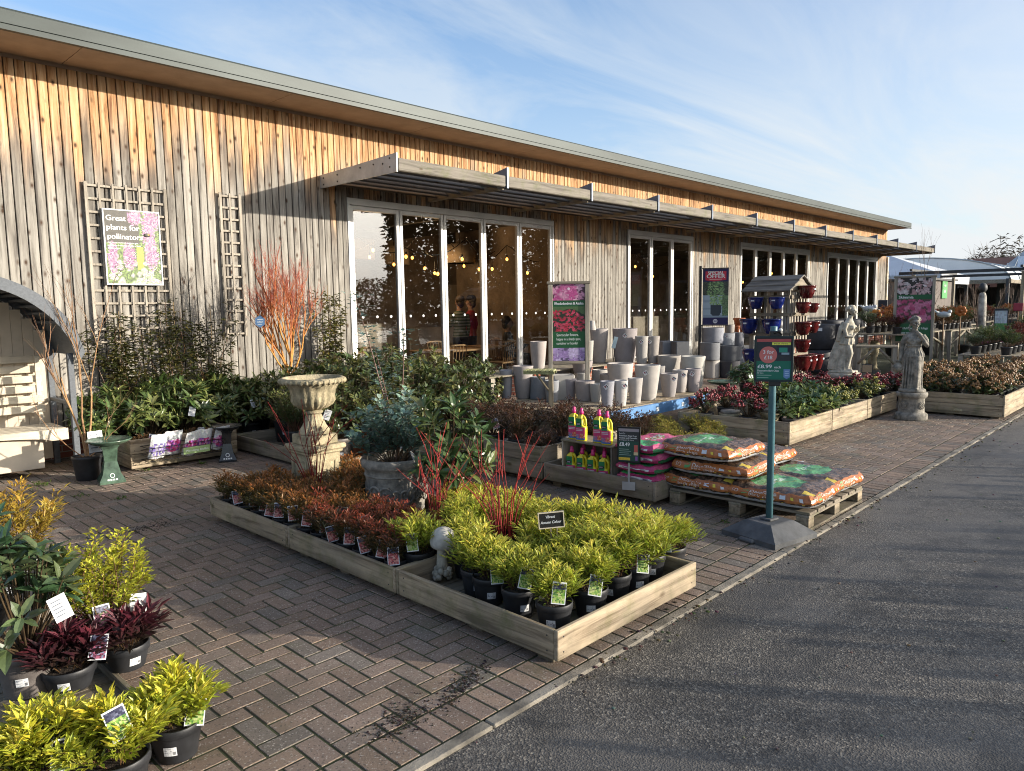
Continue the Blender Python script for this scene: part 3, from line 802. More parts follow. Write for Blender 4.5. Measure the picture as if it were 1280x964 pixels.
LAB = {k: [label_mesh(100+i, kind=k) for i in range(3)] for k in ('golden', 'red', 'purple', 'pink', 'white')}
POT = {}
def potted(name, label, cat, loc, fol, r, h, group=None, rz=0.0, mkey='pot', lab=None, sticker=True, sc=1.0, seed=0, tub=None, potlabel=None, fz=None, stem=None):
    """a plant in its container: pot (> price sticker), foliage, picture label"""
    rr = random.Random(seed*7+13)
    t = thing(name, label, cat, loc, rz, group)
    key = (r, h, mkey, tub)
    if key not in POT:
        POT[key] = (tub_mesh(*tub, h, mkey) if tub else pot_mesh(r, h, mkey), sticker_mesh(r, h, seed=len(POT)) if not tub else None)
    p = put('pot', POT[key][0], t, rot=(0, 0, 0))
    if sticker and not tub: put('price_sticker', POT[key][1], p, rot=(0, 0, rr.uniform(-.45, .45)))
    f = put('foliage', fol, t, (0, 0, h-.012 if fz is None else fz), (0, 0, rr.uniform(0, 6.28)), sc)
    if lab:
        kind, pos = lab if isinstance(lab, tuple) else (lab, None)
        a = rr.uniform(-.5, .5)
        loc_ = pos or (math.sin(a)*r*1.05, -math.cos(a)*r*1.12, h-.02+rr.uniform(-.01, .05))
        put('plant_label', rr.choice(LAB[kind]), t, loc_, (rr.uniform(-.45, -.1), rr.uniform(-.3, .35), a*.6))
    return t
weeds()
# ================================================================ timber trays (raised display beds)
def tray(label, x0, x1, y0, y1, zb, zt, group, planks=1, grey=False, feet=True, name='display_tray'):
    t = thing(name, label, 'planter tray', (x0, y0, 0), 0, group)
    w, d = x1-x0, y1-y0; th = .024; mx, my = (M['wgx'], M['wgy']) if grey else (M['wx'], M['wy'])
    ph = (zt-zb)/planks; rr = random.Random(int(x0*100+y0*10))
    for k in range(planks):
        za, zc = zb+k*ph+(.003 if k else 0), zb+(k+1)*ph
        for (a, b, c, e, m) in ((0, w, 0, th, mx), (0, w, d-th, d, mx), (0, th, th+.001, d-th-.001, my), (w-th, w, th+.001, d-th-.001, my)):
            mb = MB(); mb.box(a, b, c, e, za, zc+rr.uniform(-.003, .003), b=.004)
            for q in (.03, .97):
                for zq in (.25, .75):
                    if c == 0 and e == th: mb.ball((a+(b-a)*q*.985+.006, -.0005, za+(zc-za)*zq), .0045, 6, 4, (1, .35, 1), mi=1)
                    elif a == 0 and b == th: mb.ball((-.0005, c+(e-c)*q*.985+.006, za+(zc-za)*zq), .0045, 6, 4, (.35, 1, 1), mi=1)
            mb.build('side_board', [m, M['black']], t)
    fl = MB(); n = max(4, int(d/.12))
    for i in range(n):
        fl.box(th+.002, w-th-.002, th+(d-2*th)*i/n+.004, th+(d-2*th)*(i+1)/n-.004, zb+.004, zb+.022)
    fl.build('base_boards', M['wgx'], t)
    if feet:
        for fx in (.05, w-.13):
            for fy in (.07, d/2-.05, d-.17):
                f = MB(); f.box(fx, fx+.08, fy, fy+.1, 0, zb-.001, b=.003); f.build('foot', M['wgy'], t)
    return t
G1 = 'timber trays of the front display island'
tray('timber tray at the front corner of the island, holding the golden nandinas', 2.41, 3.63, 2.06, 3.255, .045, .19, G1)
tray('timber tray in the middle of the front island, under the carved stone planter', 2.41, 3.63, 3.262, 4.455, .045, .188, G1)
tray('timber tray at the far end of the front island, under the urn and its pedestal', 2.41, 3.63, 4.462, 5.66, .045, .186, G1)
tray('low dark timber tray holding the bottle crate and the pink compost bags', 5.0, 6.05, 3.22, 4.43, .05, .21, None, 1, True)
tray('grey two plank timber tray holding the dark leaved shrubs beside the bottle crate', 5.0, 6.3, 4.45, 5.9, .05, .35, None, 2, True)
G2 = 'pale two plank trays along the path'
for i, (xa, xb) in enumerate([(8.08, 9.34), (9.36, 10.62), (10.64, 11.9)]):
    tray(['pale two plank tray nearest the pallet of bark bags, holding green leaved pots', 'pale two plank tray under the leaning white statue, middle of its row', 'pale two plank tray ending beside the statue of the woman with a jug'][i], xa, xb, 3.43, 4.88, .04, .30, G2, 2)
tray('two plank tray projecting to the road edge, right of the statue with a jug', 11.92, 13.6, 2.06, 3.42, .03, .33, None, 2)
tray('two plank tray beyond the projecting one, along the road edge', 13.62, 15.9, 2.06, 3.42, .03, .33, None, 2)
tray('two plank tray against the wall with a wire basket hung on its front', 2.62, 3.76, 8.0, 9.25, .03, .33, None, 2)
tray('low timber tray behind the urn holding potted evergreens', 3.88, 6.1, 6.05, 8.3, .03, .19, None, 1, True)
tray('low timber tray at the foot of the wall below the narrow trellis', 3.88, 6.1, 8.32, 9.3, .03, .19, None, 1, True)

# ================================================================ golden nandinas, front tray
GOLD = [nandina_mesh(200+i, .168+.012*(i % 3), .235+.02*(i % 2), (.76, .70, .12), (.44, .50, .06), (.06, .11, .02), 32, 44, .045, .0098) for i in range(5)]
ci = [0]
def gold(px, py, label, lab=True, group='golden nandinas of the front tray', xy=None, sc=1.0):
    p = gz(px, py, .072) if xy is None else Vector((xy[0], xy[1], .072)); i = ci[0]; ci[0] += 1
    return potted('golden_nandina', label, 'potted plant', (p.x, p.y, .072), GOLD[i % 5], .092, .15, group, facing(p), lab='golden' if lab else None, seed=i, sc=sc*random.Random(i*3+1).uniform(.78, 1.14))
gold(693, 787, 'golden nandina at the front corner of the tray, lowest of all in the island')
gold(649, 768, 'golden nandina first behind the corner pot along the left plank')
gold(612, 752, 'golden nandina second behind the corner pot along the left plank')
gold(597, 742, 'golden nandina third along the left plank, just right of the white mushroom ornament')
gold(524, 718, 'golden nandina on its own left of the white mushroom, next to the red nandinas', sc=1.18)
for i, (px, py) in enumerate([(738, 768), (768, 748), (793, 738), (812, 722), (838, 712)]):
    gold(px, py, ['golden nandina first from the corner along the road side plank', 'golden nandina second from the corner along the road side plank', 'golden nandina third from the corner along the road side plank, in the middle', 'golden nandina fourth from the corner along the road side plank', 'golden nandina at the far right end of the road side plank'][i], sc=1.06)
used = [(o.location.x, o.location.y) for o in COL.objects if o.name.startswith('golden_nandina')]
CORN = [(3.0, 2.98), (3.02, 3.62), (2.98, 5.02)]
PLANTER = (3.33, 4.45); URN = (3.2, 5.38); PHOT = (3.47, 3.98)
MUSH = gz(553, 726, .07)
rr = random.Random(4)
inner = []
for y in np.arange(2.46, 4.4, .215):
    for x in np.arange(2.62, 3.56, .215):
        if (y > 3.75 and x < 3.3) or (y > 3.25 and x < 2.98): continue
        if any(math.hypot(x-a, y-b) < .165 for a, b in used) or any(math.hypot(x-a, y-b) < .17 for a, b in CORN): continue
        if math.hypot(x-MUSH.x, y-MUSH.y) < .15: continue
        if math.hypot(x-PLANTER[0], y-PLANTER[1]) < .36 or math.hypot(x-PHOT[0], y-PHOT[1]) < .22: continue
        inner.append((x+rr.uniform(-.02, .02), y+rr.uniform(-.02, .02)))
for (x, y) in inner:
    gold(0, 0, 'golden nandina in the crowded inner rows around the red dogwood stems', False, 'golden nandinas of the inner rows', (x, y))

# ================================================================ red nandinas
RED = [nandina_mesh(300+i, .118+.008*(i % 2), .20, (.38, .09, .045), (.13, .10, .035), (.04, .055, .018), 20, 30, .034, .0105) for i in range(3)]
ORG = [nandina_mesh(320+i, .12, .205, (.44, .18, .05), (.15, .13, .04), (.045, .065, .02), 20, 30, .034, .0105) for i in range(3)]
k = 0
for c, X in enumerate((2.53, 2.70, 2.87, 3.04, 3.22, 3.40, 3.53)):
    row = 0
    for y in np.arange(3.40+(.08 if c % 2 else 0), 5.62, .166):
        if any(math.hypot(X-a, y-b) < .12 for a, b in CORN) or math.hypot(X-PLANTER[0], y-PLANTER[1]) < .30 or math.hypot(X-URN[0], y-URN[1]) < .27 or math.hypot(X-PHOT[0], y-PHOT[1]) < .19: continue
        if c >= 3 and y < 4.45: continue
        far = (y-3.4)/2.2+rr.uniform(-.25, .25)
        fol = (ORG if far > .32 else RED)[k % 3]; k += 1
        if c == 0: lb = 'red nandina %s from the golden ones along the left plank' % ORD[row]; gp = 'red nandinas along the left plank'
        else: lb = 'red or orange nandina in the inner rows between urn, stone planter and left edge row'; gp = 'red nandinas of the inner rows'
        potted('red_nandina', lb, 'potted plant', (X+rr.uniform(-.012, .012), y+rr.uniform(-.015, .015), .07), fol, .072, .115, gp, facing((X, y)), lab='red' if (c == 0 or rr.random() < .25) else None, seed=k+60)
        row += 1

# ================================================================ red dogwood stems
def dogwood(label, loc, h, n, seed, spread, pot=True):
    rr = random.Random(seed); t = thing('red_dogwood', label, 'shrub', loc, 0, 'bare red dogwoods')
    mb = MB()
    for i in range(n):
        a = rr.uniform(0, 6.28); q = rr.uniform(.2, 1)*spread; hh = h*rr.uniform(.6, 1.1)
        b = Vector((math.cos(a)*.03, math.sin(a)*.03, .13)); e = Vector((math.cos(a)*q, math.sin(a)*q, .13+hh))
        m = b.lerp(e, .45)+Vector((-math.cos(a)*.03+rr.gauss(0, .022), -math.sin(a)*.03+rr.gauss(0, .022), .05))
        c = jit(rr, (.27, .026, .024), .4)
        mb.tube([b, b.lerp(m, .6), m, m.lerp(e, .5)+Vector((rr.gauss(0, .01), rr.gauss(0, .01), 0)), e], [.0042, .0036, .003, .0024, .0012], 5, False, col=c)
        if rr.random() < .8:
            s = m.lerp(e, .3); e2 = s+Vector((rr.gauss(0, .08), rr.gauss(0, .08), hh*.4)); mb.tube([s, s.lerp(e2, .5)+Vector((0, 0, .02)), e2], [.003, .0025, .0015], 4, False, col=c)
    mb.build('stems', M['twig'], t)
    if pot: put('pot', pot_mesh(.1, .15), t)
dogwood('bare red dogwood standing behind the small slate sign among golden nandinas', (*CORN[0], .07), .66, 20, 1, .36)
dogwood('bare red dogwood farther back, beside the large leaved evergreen', (*CORN[1], .07), .60, 18, 2, .36)
dogwood('bare red dogwood with long stems crossing in front of the urn pedestal', (*CORN[2], .07), .66, 12, 3, .42)

# ================================================================ ornaments in the island
def mushroom():
    p = gz(553, 726, .07); t = thing('mushroom_ornament', 'white stone mushroom ornament on a knobbly base among golden nandinas', 'garden ornament', p, facing(p))
    mb = MB(); mb.lathe([(.035, .05), (.03, .12), (.026, .2), (.02, .22)], 14)
    rr = random.Random(2)
    for i in range(14):
        a = rr.uniform(0, 6.28); mb.ball((math.cos(a)*.04, math.sin(a)*.04, .02+rr.random()*.05), .022, 6, 4)
    mb.build('stalk', M['stone_pale'], t)
    mb = MB(); mb.M = Matrix.Translation((0.012, -.01, .215)) @ Matrix.Rotation(R(16), 4, 'X') @ Matrix.Diagonal((1.05, 1.05, 1.25, 1))
    mb.lathe([(.0, .004), (.055, .0), (.074, .012), (.076, .03), (.066, .058), (.045, .078), (.02, .088), (0, .09)], 24); mb.build('cap', mat('smooth_white_stone', (.46, .44, .39), .8, .25, 12), t)
mushroom()
def slate_sign():
    p = gY(689, 650, 2.55); t = thing('slate_sign', 'small black slate sign handwritten Vibrant Autumn Colour on a thin stake', 'sign', (p.x, p.y, .1), facing(p, R(6)))
    z = p.z-.1; w, h = .142, .09
    mb = MB(); mb.box(-.004, .004, .006, .012, 0, z-.02); mb.box(.03, .036, .006, .012, 0, z-.03); mb.build('stake', M['wz'], t)
    mb = MB(); mb.M = Matrix.Translation((0, 0, z)) @ Matrix.Rotation(R(-4), 4, 'Y')
    mb.box(-w/2, w/2, -.002, .005, -h/2, h/2, b=.001, col=(.014, .014, .015))
    for (a, b, c, d) in ((-w/2, w/2, h/2-.005, h/2), (-w/2, w/2, -h/2, -h/2+.005), (-w/2, -w/2+.005, -h/2+.005, h/2-.005), (w/2-.005, w/2, -h/2+.005, h/2-.005)): mb.box(a, b, -.006, .006, c, d, col=(.62, .55, .42))
    bd = mb.build('board', M['paint'], t)
    mb = MB(); mb.M = Matrix.Translation((0, 0, z)) @ Matrix.Rotation(R(-4), 4, 'Y')
    text(mb, 'Vibrant', -.032, .012, .022, -.0035, (.7, .72, .74), fit=.052, slant=.25, bold=.0005)
    text(mb, 'Autumn Colour', -.06, -.018, .022, -.0035, (.7, .72, .74), fit=.112, slant=.25, bold=.0005)
    mb.build('lettering', M['print'], bd)
slate_sign()
def urn():
    t = thing('pedestal', 'square carved stone pedestal with panelled sides under the fluted urn', 'pedestal', (*URN, .066), 0)
    mb = MB(); mb.box(-.17, .17, -.17, .17, 0, .06, b=.008); mb.box(-.145, .145, -.145, .145, .061, .40, b=.004); mb.build('die', M['stone'], t)
    mb = MB(); mb.box(-.165, .165, -.165, .165, .401, .43, b=.01); mb.box(-.185, .185, -.185, .185, .431, .475, b=.01); mb.build('cap_stone', M['stone'], t)
    for k in range(4):
        mb = MB(); mb.M = Matrix.Rotation(k*PI/2, 4, 'Z')
        for (a, b, c, d) in ((-.10, .10, .115, .13), (-.10, .10, .335, .35), (-.10, -.085, .13, .335), (.085, .10, .13, .335)): mb.box(a, b, -.151, -.1455, c, d, b=.002)
        mb.ball((0, -.146, .233), .045, 10, 6, (1, .18, 1)); mb.build('panel', M['stone'], t)
    t = thing('stone_urn', 'pale fluted stone urn with an egg and dart rim on the square pedestal', 'urn', (*URN, .066+.476), 0)
    mb = MB(); mb.box(-.135, .135, -.135, .135, 0, .08, b=.006); mb.build('base', M['stone'], t)
    mb = MB(); fl = lambda n, a: (lambda th, i, z: 1+a*abs(math.cos(n*th/2)) if i < 99 else 1)
    prof = [(.13, .081), (.128, .095), (.115, .11), (.09, .15), (.07, .20), (.06, .235), (.056, .25)]
    mb.lathe(prof, 64, fn=lambda th, i, z: 1+(.09*abs(math.cos(8*th)) if 1 < i < 6 else 0)); mb.lathe([(.05, .25), (.072, .252), (.076, .262), (.07, .274), (.058, .278), (.058, .285)], 32); mb.build('stem', M['stone'], t)
    mb = MB(); prof = [(.055, .28), (.11, .295), (.15, .325), (.17, .36), (.176, .40), (.184, .45), (.205, .485), (.225, .505)]
    lob = [0, .08, .12, .13, .02, .05, .04, 0]
    mb.lathe(prof, 96, fn=lambda th, i, z: 1+lob[i]*(abs(math.cos(10*th))-.5)*1.2)
    mb.lathe([(.225, .503), (.262, .512), (.27, .525), (.262, .542), (.245, .552), (.232, .55), (.215, .52), (.19, .48), (.0, .43)], 48); mb.build('bowl', M['stone'], t)
    mb = MB()
    for i in range(36):
        a = 2*PI*i/36; mb.ball((math.cos(a)*.262, math.sin(a)*.262, .522), .019, 7, 5, (.8, .8, 1.1))
    mb.build('egg_rim', M['stone'], t)
urn()
def stone_planter():
    t = thing('stone_planter', 'round grey stone planter with carved scrollwork band in the middle of the island', 'planter', (*PLANTER, .066))
    mb = MB(); mb.lathe([(.175, 0), (.18, .01), (.2, .15), (.213, .28), (.216, .30), (.232, .31), (.24, .325), (.24, .345), (.232, .36), (.22, .363), (.205, .355), (.2, .31), (0, .30)], 48); mb.build('body', M['stone_grey'], t)
    mb = MB()
    for i in range(9):
        a0 = 2*PI*i/9
        for sgn in (1, -1):
            pts = []
            for q in range(26):
                th = q*.42; rad = .062*math.exp(-th*.16)
                u = math.cos(th)*rad*sgn+sgn*.035; v = math.sin(th)*rad
                z = .16+v*(1 if i % 2 else -1); rr_ = .203+(z-.15)*.09+.001; a = a0+u/.205
                pts.append((math.cos(a)*rr_, math.sin(a)*rr_, z))
            mb.tube(pts, [.009*(1-.5*q/26) for q in range(26)], 5)
    for z, r_ in ((.055, .187), (.265, .213)):
        mb.tube([(math.cos(2*PI*q/48)*r_, math.sin(2*PI*q/48)*r_, z) for q in range(49)], .006, 5, False)
    mb.build('scrollwork', M['stone_grey'], t); t.scale = (1.1, 1.1, 1.3)
    mb = MB(); mb.lathe([(.199, .31), (.1, .322), (0, .325)], 20, sm=False); mb.build('compost', M['soil'], t)
    e = thing('eucalyptus', 'blue grey eucalyptus with two tall whips growing in the carved stone planter', 'plant', (*PLANTER, .47))
    put('foliage', twiggy_mesh(401, .36, .55, 30, .05, .042, (.14, .23, .18), (.30, .42, .33), 44, (.16, .1, .06), lod=1), e)
    rr = random.Random(6); mb = MB(); P = []; D = []; Ls = []; Ws = []; C = []
    for (dx, dy, h) in ((-.12, .30, 1.30), (.16, .06, 1.02), (.03, .3, .95)):
        tp = Vector((dx, dy, h)); pts = [Vector((0, 0, 0)), tp*.35+Vector((.03, 0, .05)), tp*.7+Vector((.02, 0, .03)), tp]
        mb.tube(pts, [.008, .006, .004, .0015], 5, False, col=(.2, .1, .07))
        for j in range(150):
            f = (.2+.8*rr.random())*3; q = min(2, int(f)); p = pts[q].lerp(pts[q+1], f-q)
            a = rr.uniform(0, 6.28); s = Vector((math.cos(a), math.sin(a), rr.uniform(-.2, .6))); o = rr.uniform(0, .11)
            P.append((p+s*o)[:]); D.append(s[:]); k = rr.uniform(.7, 1.2); Ls.append(.042*k); Ws.append(.034*k); C.append(jit(rr, lerp((.09, .17, .13), (.26, .37, .31), rr.random()), .2))
    leaves(mb, P, D, None, Ls, Ws, C, 1, .1, .1)
    put('whips', mb.mesh('whips', M['gloss_leaf']), e)
    put('plant_label', LAB['white'][0], e, (.03, -.22, .02), (-.7, .6, .3), 1.2)
stone_planter()
PHM = whorl_mesh(410, .30, .86, 60, .135, .042, (.065, .115, .035), (.14, .17, .05), 8, ((.35, .33, .12), .5), .012, .12, upness=.6, droop=.22)
potted('large_leaved_evergreen', 'tall evergreen with large glossy leaves right of the carved stone planter', 'potted plant', (*PHOT, .07), PHM, .11, .17, lab=('pink', (-.02, -.2, .32)), rz=facing(PHOT, .5), seed=3)

# ================================================================ plants in the left foreground
def lf(name, label, cat, px, py, z, fol, r, h, **k):
    p = gz(px, py, z); return potted(name, label, cat, p, fol, r, h, rz=facing(p), **k)
tray('low slatted timber base under the plants in the left foreground', -.35, 1.0, 2.78, 4.3, .01, .07, None, 1, True, False, 'slatted_base')
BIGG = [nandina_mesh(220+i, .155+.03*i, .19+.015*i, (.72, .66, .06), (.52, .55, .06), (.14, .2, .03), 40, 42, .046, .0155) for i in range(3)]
lf('golden_nandina', 'golden nandina in the nearest full pot, standing on the bricks at lower left', 'potted plant', 222, 942, .002, BIGG[0], .094, .135, seed=70, lab=('golden', (.06, -.06, .125)))
lf('golden_nandina', 'wide golden nandina cut by the bottom edge of the picture', 'potted plant', 152, 990, .002, BIGG[1], .10, .14, seed=71, lab=('golden', (.02, -.13, .26)))
lf('golden_nandina', 'golden nandina at the lower left corner, beside the wide one', 'potted plant', 52, 1010, .002, BIGG[2], .10, .14, seed=72, lab=('golden', (.06, -.12, .17)))
PUR = [nandina_mesh(340+i, .15, .15, (.15, .03, .045), (.07, .025, .03), (.03, .04, .02), 26, 22, .075, .02) for i in range(2)]
lf('purple_leucothoe', 'dark purple leaved shrub in a wide black pot, left of its pair', 'potted plant', 88, 858, .07, PUR[0], .105, .10, seed=73, lab=('purple', (.10, -.10, .13)))
lf('purple_leucothoe', 'dark purple leaved shrub in a black pot beside the small stake, right of its pair', 'potted plant', 160, 832, .07, PUR[1], .095, .11, seed=74, lab=('pink', (-.08, -.02, .2)))
YEL = twiggy_mesh(420, .21, .50, 46, .026, .015, (.40, .42, .04), (.66, .62, .06), 62, (.2, .12, .06), mats='leaf')
lf('yellow_leaved_shrub', 'bright yellow small leaved shrub behind the purple leaved pair', 'potted plant', 132, 820, .07, YEL, .095, .14, seed=75, lab=('white', (.14, -.12, .2)))
VIB = whorl_mesh(430, .25, .52, 52, .10, .040, (.06, .115, .05), (.12, .15, .06), 7, None, .012, .05, upness=.6, droop=.2)
lf('broad_leaved_evergreen', 'large evergreen with broad dark leaves and reddish young tips in a taupe pot', 'potted plant', 38, 862, .07, VIB, .12, .19, seed=76, mkey='pot_grey', lab=('white', (.14, -.16, .33)))
VIB2 = whorl_mesh(431, .22, .45, 40, .10, .038, (.06, .11, .05), (.12, .15, .05), 7, None, .012, .05, upness=.6, droop=.2)
lf('broad_leaved_evergreen', 'second broad leaved evergreen at the left edge, behind the taupe pot', 'potted plant', -20, 800, .07, VIB2, .12, .19, seed=77)
OGN = nandina_mesh(350, .27, .52, (.58, .36, .06), (.46, .33, .05), (.2, .12, .03), 40, 40, .045, .014)
lf('amber_nandina', 'amber and yellow feathery nandina behind the broad leaved evergreen at the left edge', 'potted plant', 22, 745, .07, OGN, .12, .17, seed=78)
lf('amber_nandina', 'amber feathery nandina half cut off by the left edge of the picture', 'potted plant', -45, 752, .07, OGN, .12, .17, seed=79)

# ================================================================ bark bags on a pallet
def pallet(label, x0, x1, y0, y1):
    t = thing('timber_pallet', label, 'pallet', (x0, y0, 0)); w, d = x1-x0, y1-y0
    mb = MB()
    for i in range(7): mb.box(0+w*i/7+.01, w*(i+1)/7-.02, 0, d, .118, .138, b=.002)
    mb.build('deck_boards', M['wgy'], t)
    for yy in (0, d/2-.05, d-.1):
        mb = MB(); mb.box(0, w, yy, yy+.1, .1, .117, b=.002); mb.box(0, w, yy, yy+.1, 0.002, .02, b=.002); mb.build('stringer_board', M['wgx'], t)
        for xx in (.0, w/2-.05, w-.1):
            mb = MB(); mb.box(xx, xx+.1, yy+.003, yy+.097, .021, .099, b=.003); mb.build('block', M['wx'], t)
pallet('grey timber pallet at the road edge under the bark chip bags', 5.18, 6.28, 2.04, 3.2)
def bag_mesh(seed, a, b, c, kind):
    """filled plastic bag: a pillow of half sizes a (x), b (y), c (z) resting on z = 0"""
    rr = random.Random(seed); o3 = Vector((rr.uniform(0, 90), rr.uniform(0, 90), 0))
    def surf(u, v, w):
        m = max(abs(u), abs(v)); x, y = a*u, b*v
        k = 1-.30*(m**7)-.10*((abs(u)*abs(v))**4)
        q = 1-.05*(abs(w))**3
        n1 = noise.noise(Vector((x*9, y*9, w*2))+o3); n2 = noise.noise(Vector((x*26, y*26, w*5))+o3)
        z = c*w*k
        if w > -.6: z += .018*n1*(.3+.7*(w+1)/2)+.006*n2+.006*abs(noise.noise(Vector((x*14+y*9, y*5, 3))+o3))
        sx = 1-.06*abs(v)**6-.04*abs(w)**3; sy = 1-.06*abs(u)**6-.04*abs(w)**3
        bl = 1+.05*math.cos(w*PI/2)
        return Vector((x*sx*bl+.006*n2, y*sy*bl+.006*n1, z+c))
    mb = MB(); nu, nv, nw = 34, 34, 14
    def bark():
        k = rr.random(); return lerp((.05, .03, .02), (.22, .13, .08), k*k)
    gr = (.10, .33, .12)
    def colf(face, s, t):
        if kind == 'bark':
            if face == 'top':
                ex, ey = (s+.12)/.72, (t-.08)/.62
                if ex*ex+ey*ey+.22*noise.noise(Vector((s*3, t*3, 4))+o3) < 1: 
                    if abs(t-.15) < .10 and abs(s+.12) < .45 and rr.random() < .55: return (.55, .68, .55)
                    return jit(rr, gr, .18)
                if s > .62 and t > .45: return (.5, .48, .46) if rr.random() < .6 else (.4, .18, .06)
                if -.88 < s < -.7 and t < -.78: return (.6, .45, .06)
                return bark()
            if face in ('-x', '-y', '+y', '+x'):
                w = t
                if w > -.22: return (.44, .15, .045) if rr.random() > .06 else (.34, .11, .03)
                if w > -.62: return bark() if rr.random() < .93 else (.6, .45, .08)
                return (.55, .57, .6)
        else:
            if face == 'top':
                d = math.hypot(s*1.0, t*1.2)
                if s < -.45 and t > -.9: return jit(rr, (.06, .36, .13), .2)
                if d < .38: return jit(rr, rr.choice([(.65, .6, .55), (.5, .1, .1), (.3, .4, .12), (.7, .62, .6)]), .15)
                return jit(rr, (.55, .10, .20), .15)
            if face == '-x':
                if abs(t) < .34 and abs(s) < .78: return (.68, .68, .7)
                return jit(rr, (.45, .05, .16), .15)
            return jit(rr, (.05, .24, .10), .2) if t < .2 else jit(rr, (.5, .09, .19), .2)
        return (.3, .3, .3)
    def grid(face, fn, n1, n2):
        V = []; 
        for j in range(n2+1):
            for i in range(n1+1): V.append(tuple(fn(-1+2*i/n1, -1+2*j/n2)))
        F = np.array([(j*(n1+1)+i, j*(n1+1)+i+1, (j+1)*(n1+1)+i+1, (j+1)*(n1+1)+i) for j in range(n2) for i in range(n1)])
        C = [colf(face, -1+2*(i+.5)/n1, -1+2*(j+.5)/n2) for j in range(n2) for i in range(n1)]
        mb.add(V, F, col=np.array(C), sm=True)
    grid('top', lambda s, t: surf(s, t, 1), nu, nv)
    grid('bot', lambda s, t: surf(-s, t, -1), 6, 6)
    grid('-y', lambda s, t: surf(s, -1, t), nu, nw); grid('+y', lambda s, t: surf(-s, 1, t), nu, nw)
    grid('-x', lambda s, t: surf(-1, -s, t), nv, nw); grid('+x', lambda s, t: surf(1, s, t), nv, nw)
    me = mb.mesh('bag', M['foil'])
    # printing on the two visible sides, laid on the bulging surface
    pm = MB()
    def lay(face, s0, v0, size, string, col, fit=None, bold=0):
        V, F = text_geo(string, size); V = V.copy(); sc = (fit/max(1e-6, V[:, 0].max())) if fit else 1
        out = []
        for p in V:
            s = s0+p[0]*sc/(b if face == '-x' else a); t = v0+p[1]/c
            q = surf(-1.0, -s, t) if face == '-x' else surf(s, -1.0, t)
            q = q+Vector((-.004, 0, 0) if face == '-x' else (0, -.004, 0)); out.append(q[:])
        pm.add(out, F, col=col)
    def patch(face, s0, s1, t0, t1, col, n=5, off=.003, rnd=False):
        pts = []
        for j in (t0, t1):
            for i in range(n+1):
                s = s0+(s1-s0)*i/n
                q = surf(-1.0, -s, j) if face == '-x' else surf(s, -1.0, j)
                pts.append((q+Vector((-off, 0, 0) if face == '-x' else (0, -off, 0)))[:])
        pm.add(pts, np.array([(i, i+1, n+2+i, n+1+i) for i in range(n)]), col=col)
    if kind == 'bark':
        for face in ('-x', '-y'):
            lay(face, -.44, .40, .042, 'Decorative', (.72, .66, .58), .215); lay(face, -.44, -.18, .042, 'bark chips', (.72, .66, .58), .205)
            patch(face, -.64, -.48, .1, .8, (.10, .33, .10)); patch(face, .30, .44, .08, .72, (.62, .66, .70)); patch(face, .55, .62, .2, .55, (.72, .56, .05), 2)
            patch(face, .76, .84, .12, .6, (.66, .66, .66), 2); lay(face, -.9, .25, .045, 'SO', (.6, .5, .42), None)
    else:
        for face in ('-x',): patch(face, -.55, .1, -.2, -.05, (.2, .2, .25)); patch(face, -.55, -.2, .08, .2, (.4, .1, .2)); patch(face, .35, .6, -.25, .25, (.12, .12, .15))
    return me, pm.mesh('bag_printing', M['print'])
BARK = [bag_mesh(500+i, .30, .325, .068, 'bark') for i in range(3)]
def bag(label, x, y, z, i, rz=0, kindlist=None, name='bark_chip_bag', cat='bag', group='bags of decorative bark'):
    t = thing(name, label, cat, (x, y, z), rz, group); me, pm = (kindlist or BARK)[i]
    put('bag', me, t); put('printing', pm, t); return t
LB = 'bag of decorative bark chips '
bag(LB+'bottom layer, front left, nearest the sign stand', 5.47, 2.36, .139, 0, R(2))
bag(LB+'in the bottom layer at the road edge right corner', 6.02, 2.38, .139, 1, R(-3))
bag(LB+'in the bottom layer beside the pink compost bags', 5.47, 2.96, .139, 2, R(-1))
bag(LB+'in the bottom layer at the back right, mostly covered', 6.03, 2.98, .139, 0, R(3))
bag(LB+'second layer, slumping towards the road beside the post', 5.50, 2.88, .268, 1, R(4))
bag(LB+'in the second layer at the back right', 6.04, 2.95, .262, 2, R(-4))
bag(LB+'topmost of the pile beside the pink compost bags', 5.46, 2.97, .40, 0, R(-2))
PINK = [bag_mesh(520+i, .30, .20, .045, 'pink') for i in range(2)]
for i in range(5):
    bag(['pink and green compost bag at the bottom of its stack', 'pink and green compost bag second from the bottom of its stack', 'pink and green compost bag in the middle of its stack', 'pink and green compost bag second from the top of its stack', 'pink compost bag with a picture on top of its stack'][i], 5.33+.012*(i % 2), 3.44, .075+.086*i, i % 2, R((-2, 2, -1, 3, -3)[i]), PINK, 'compost_bag', 'bag', 'stacked pink compost bags')

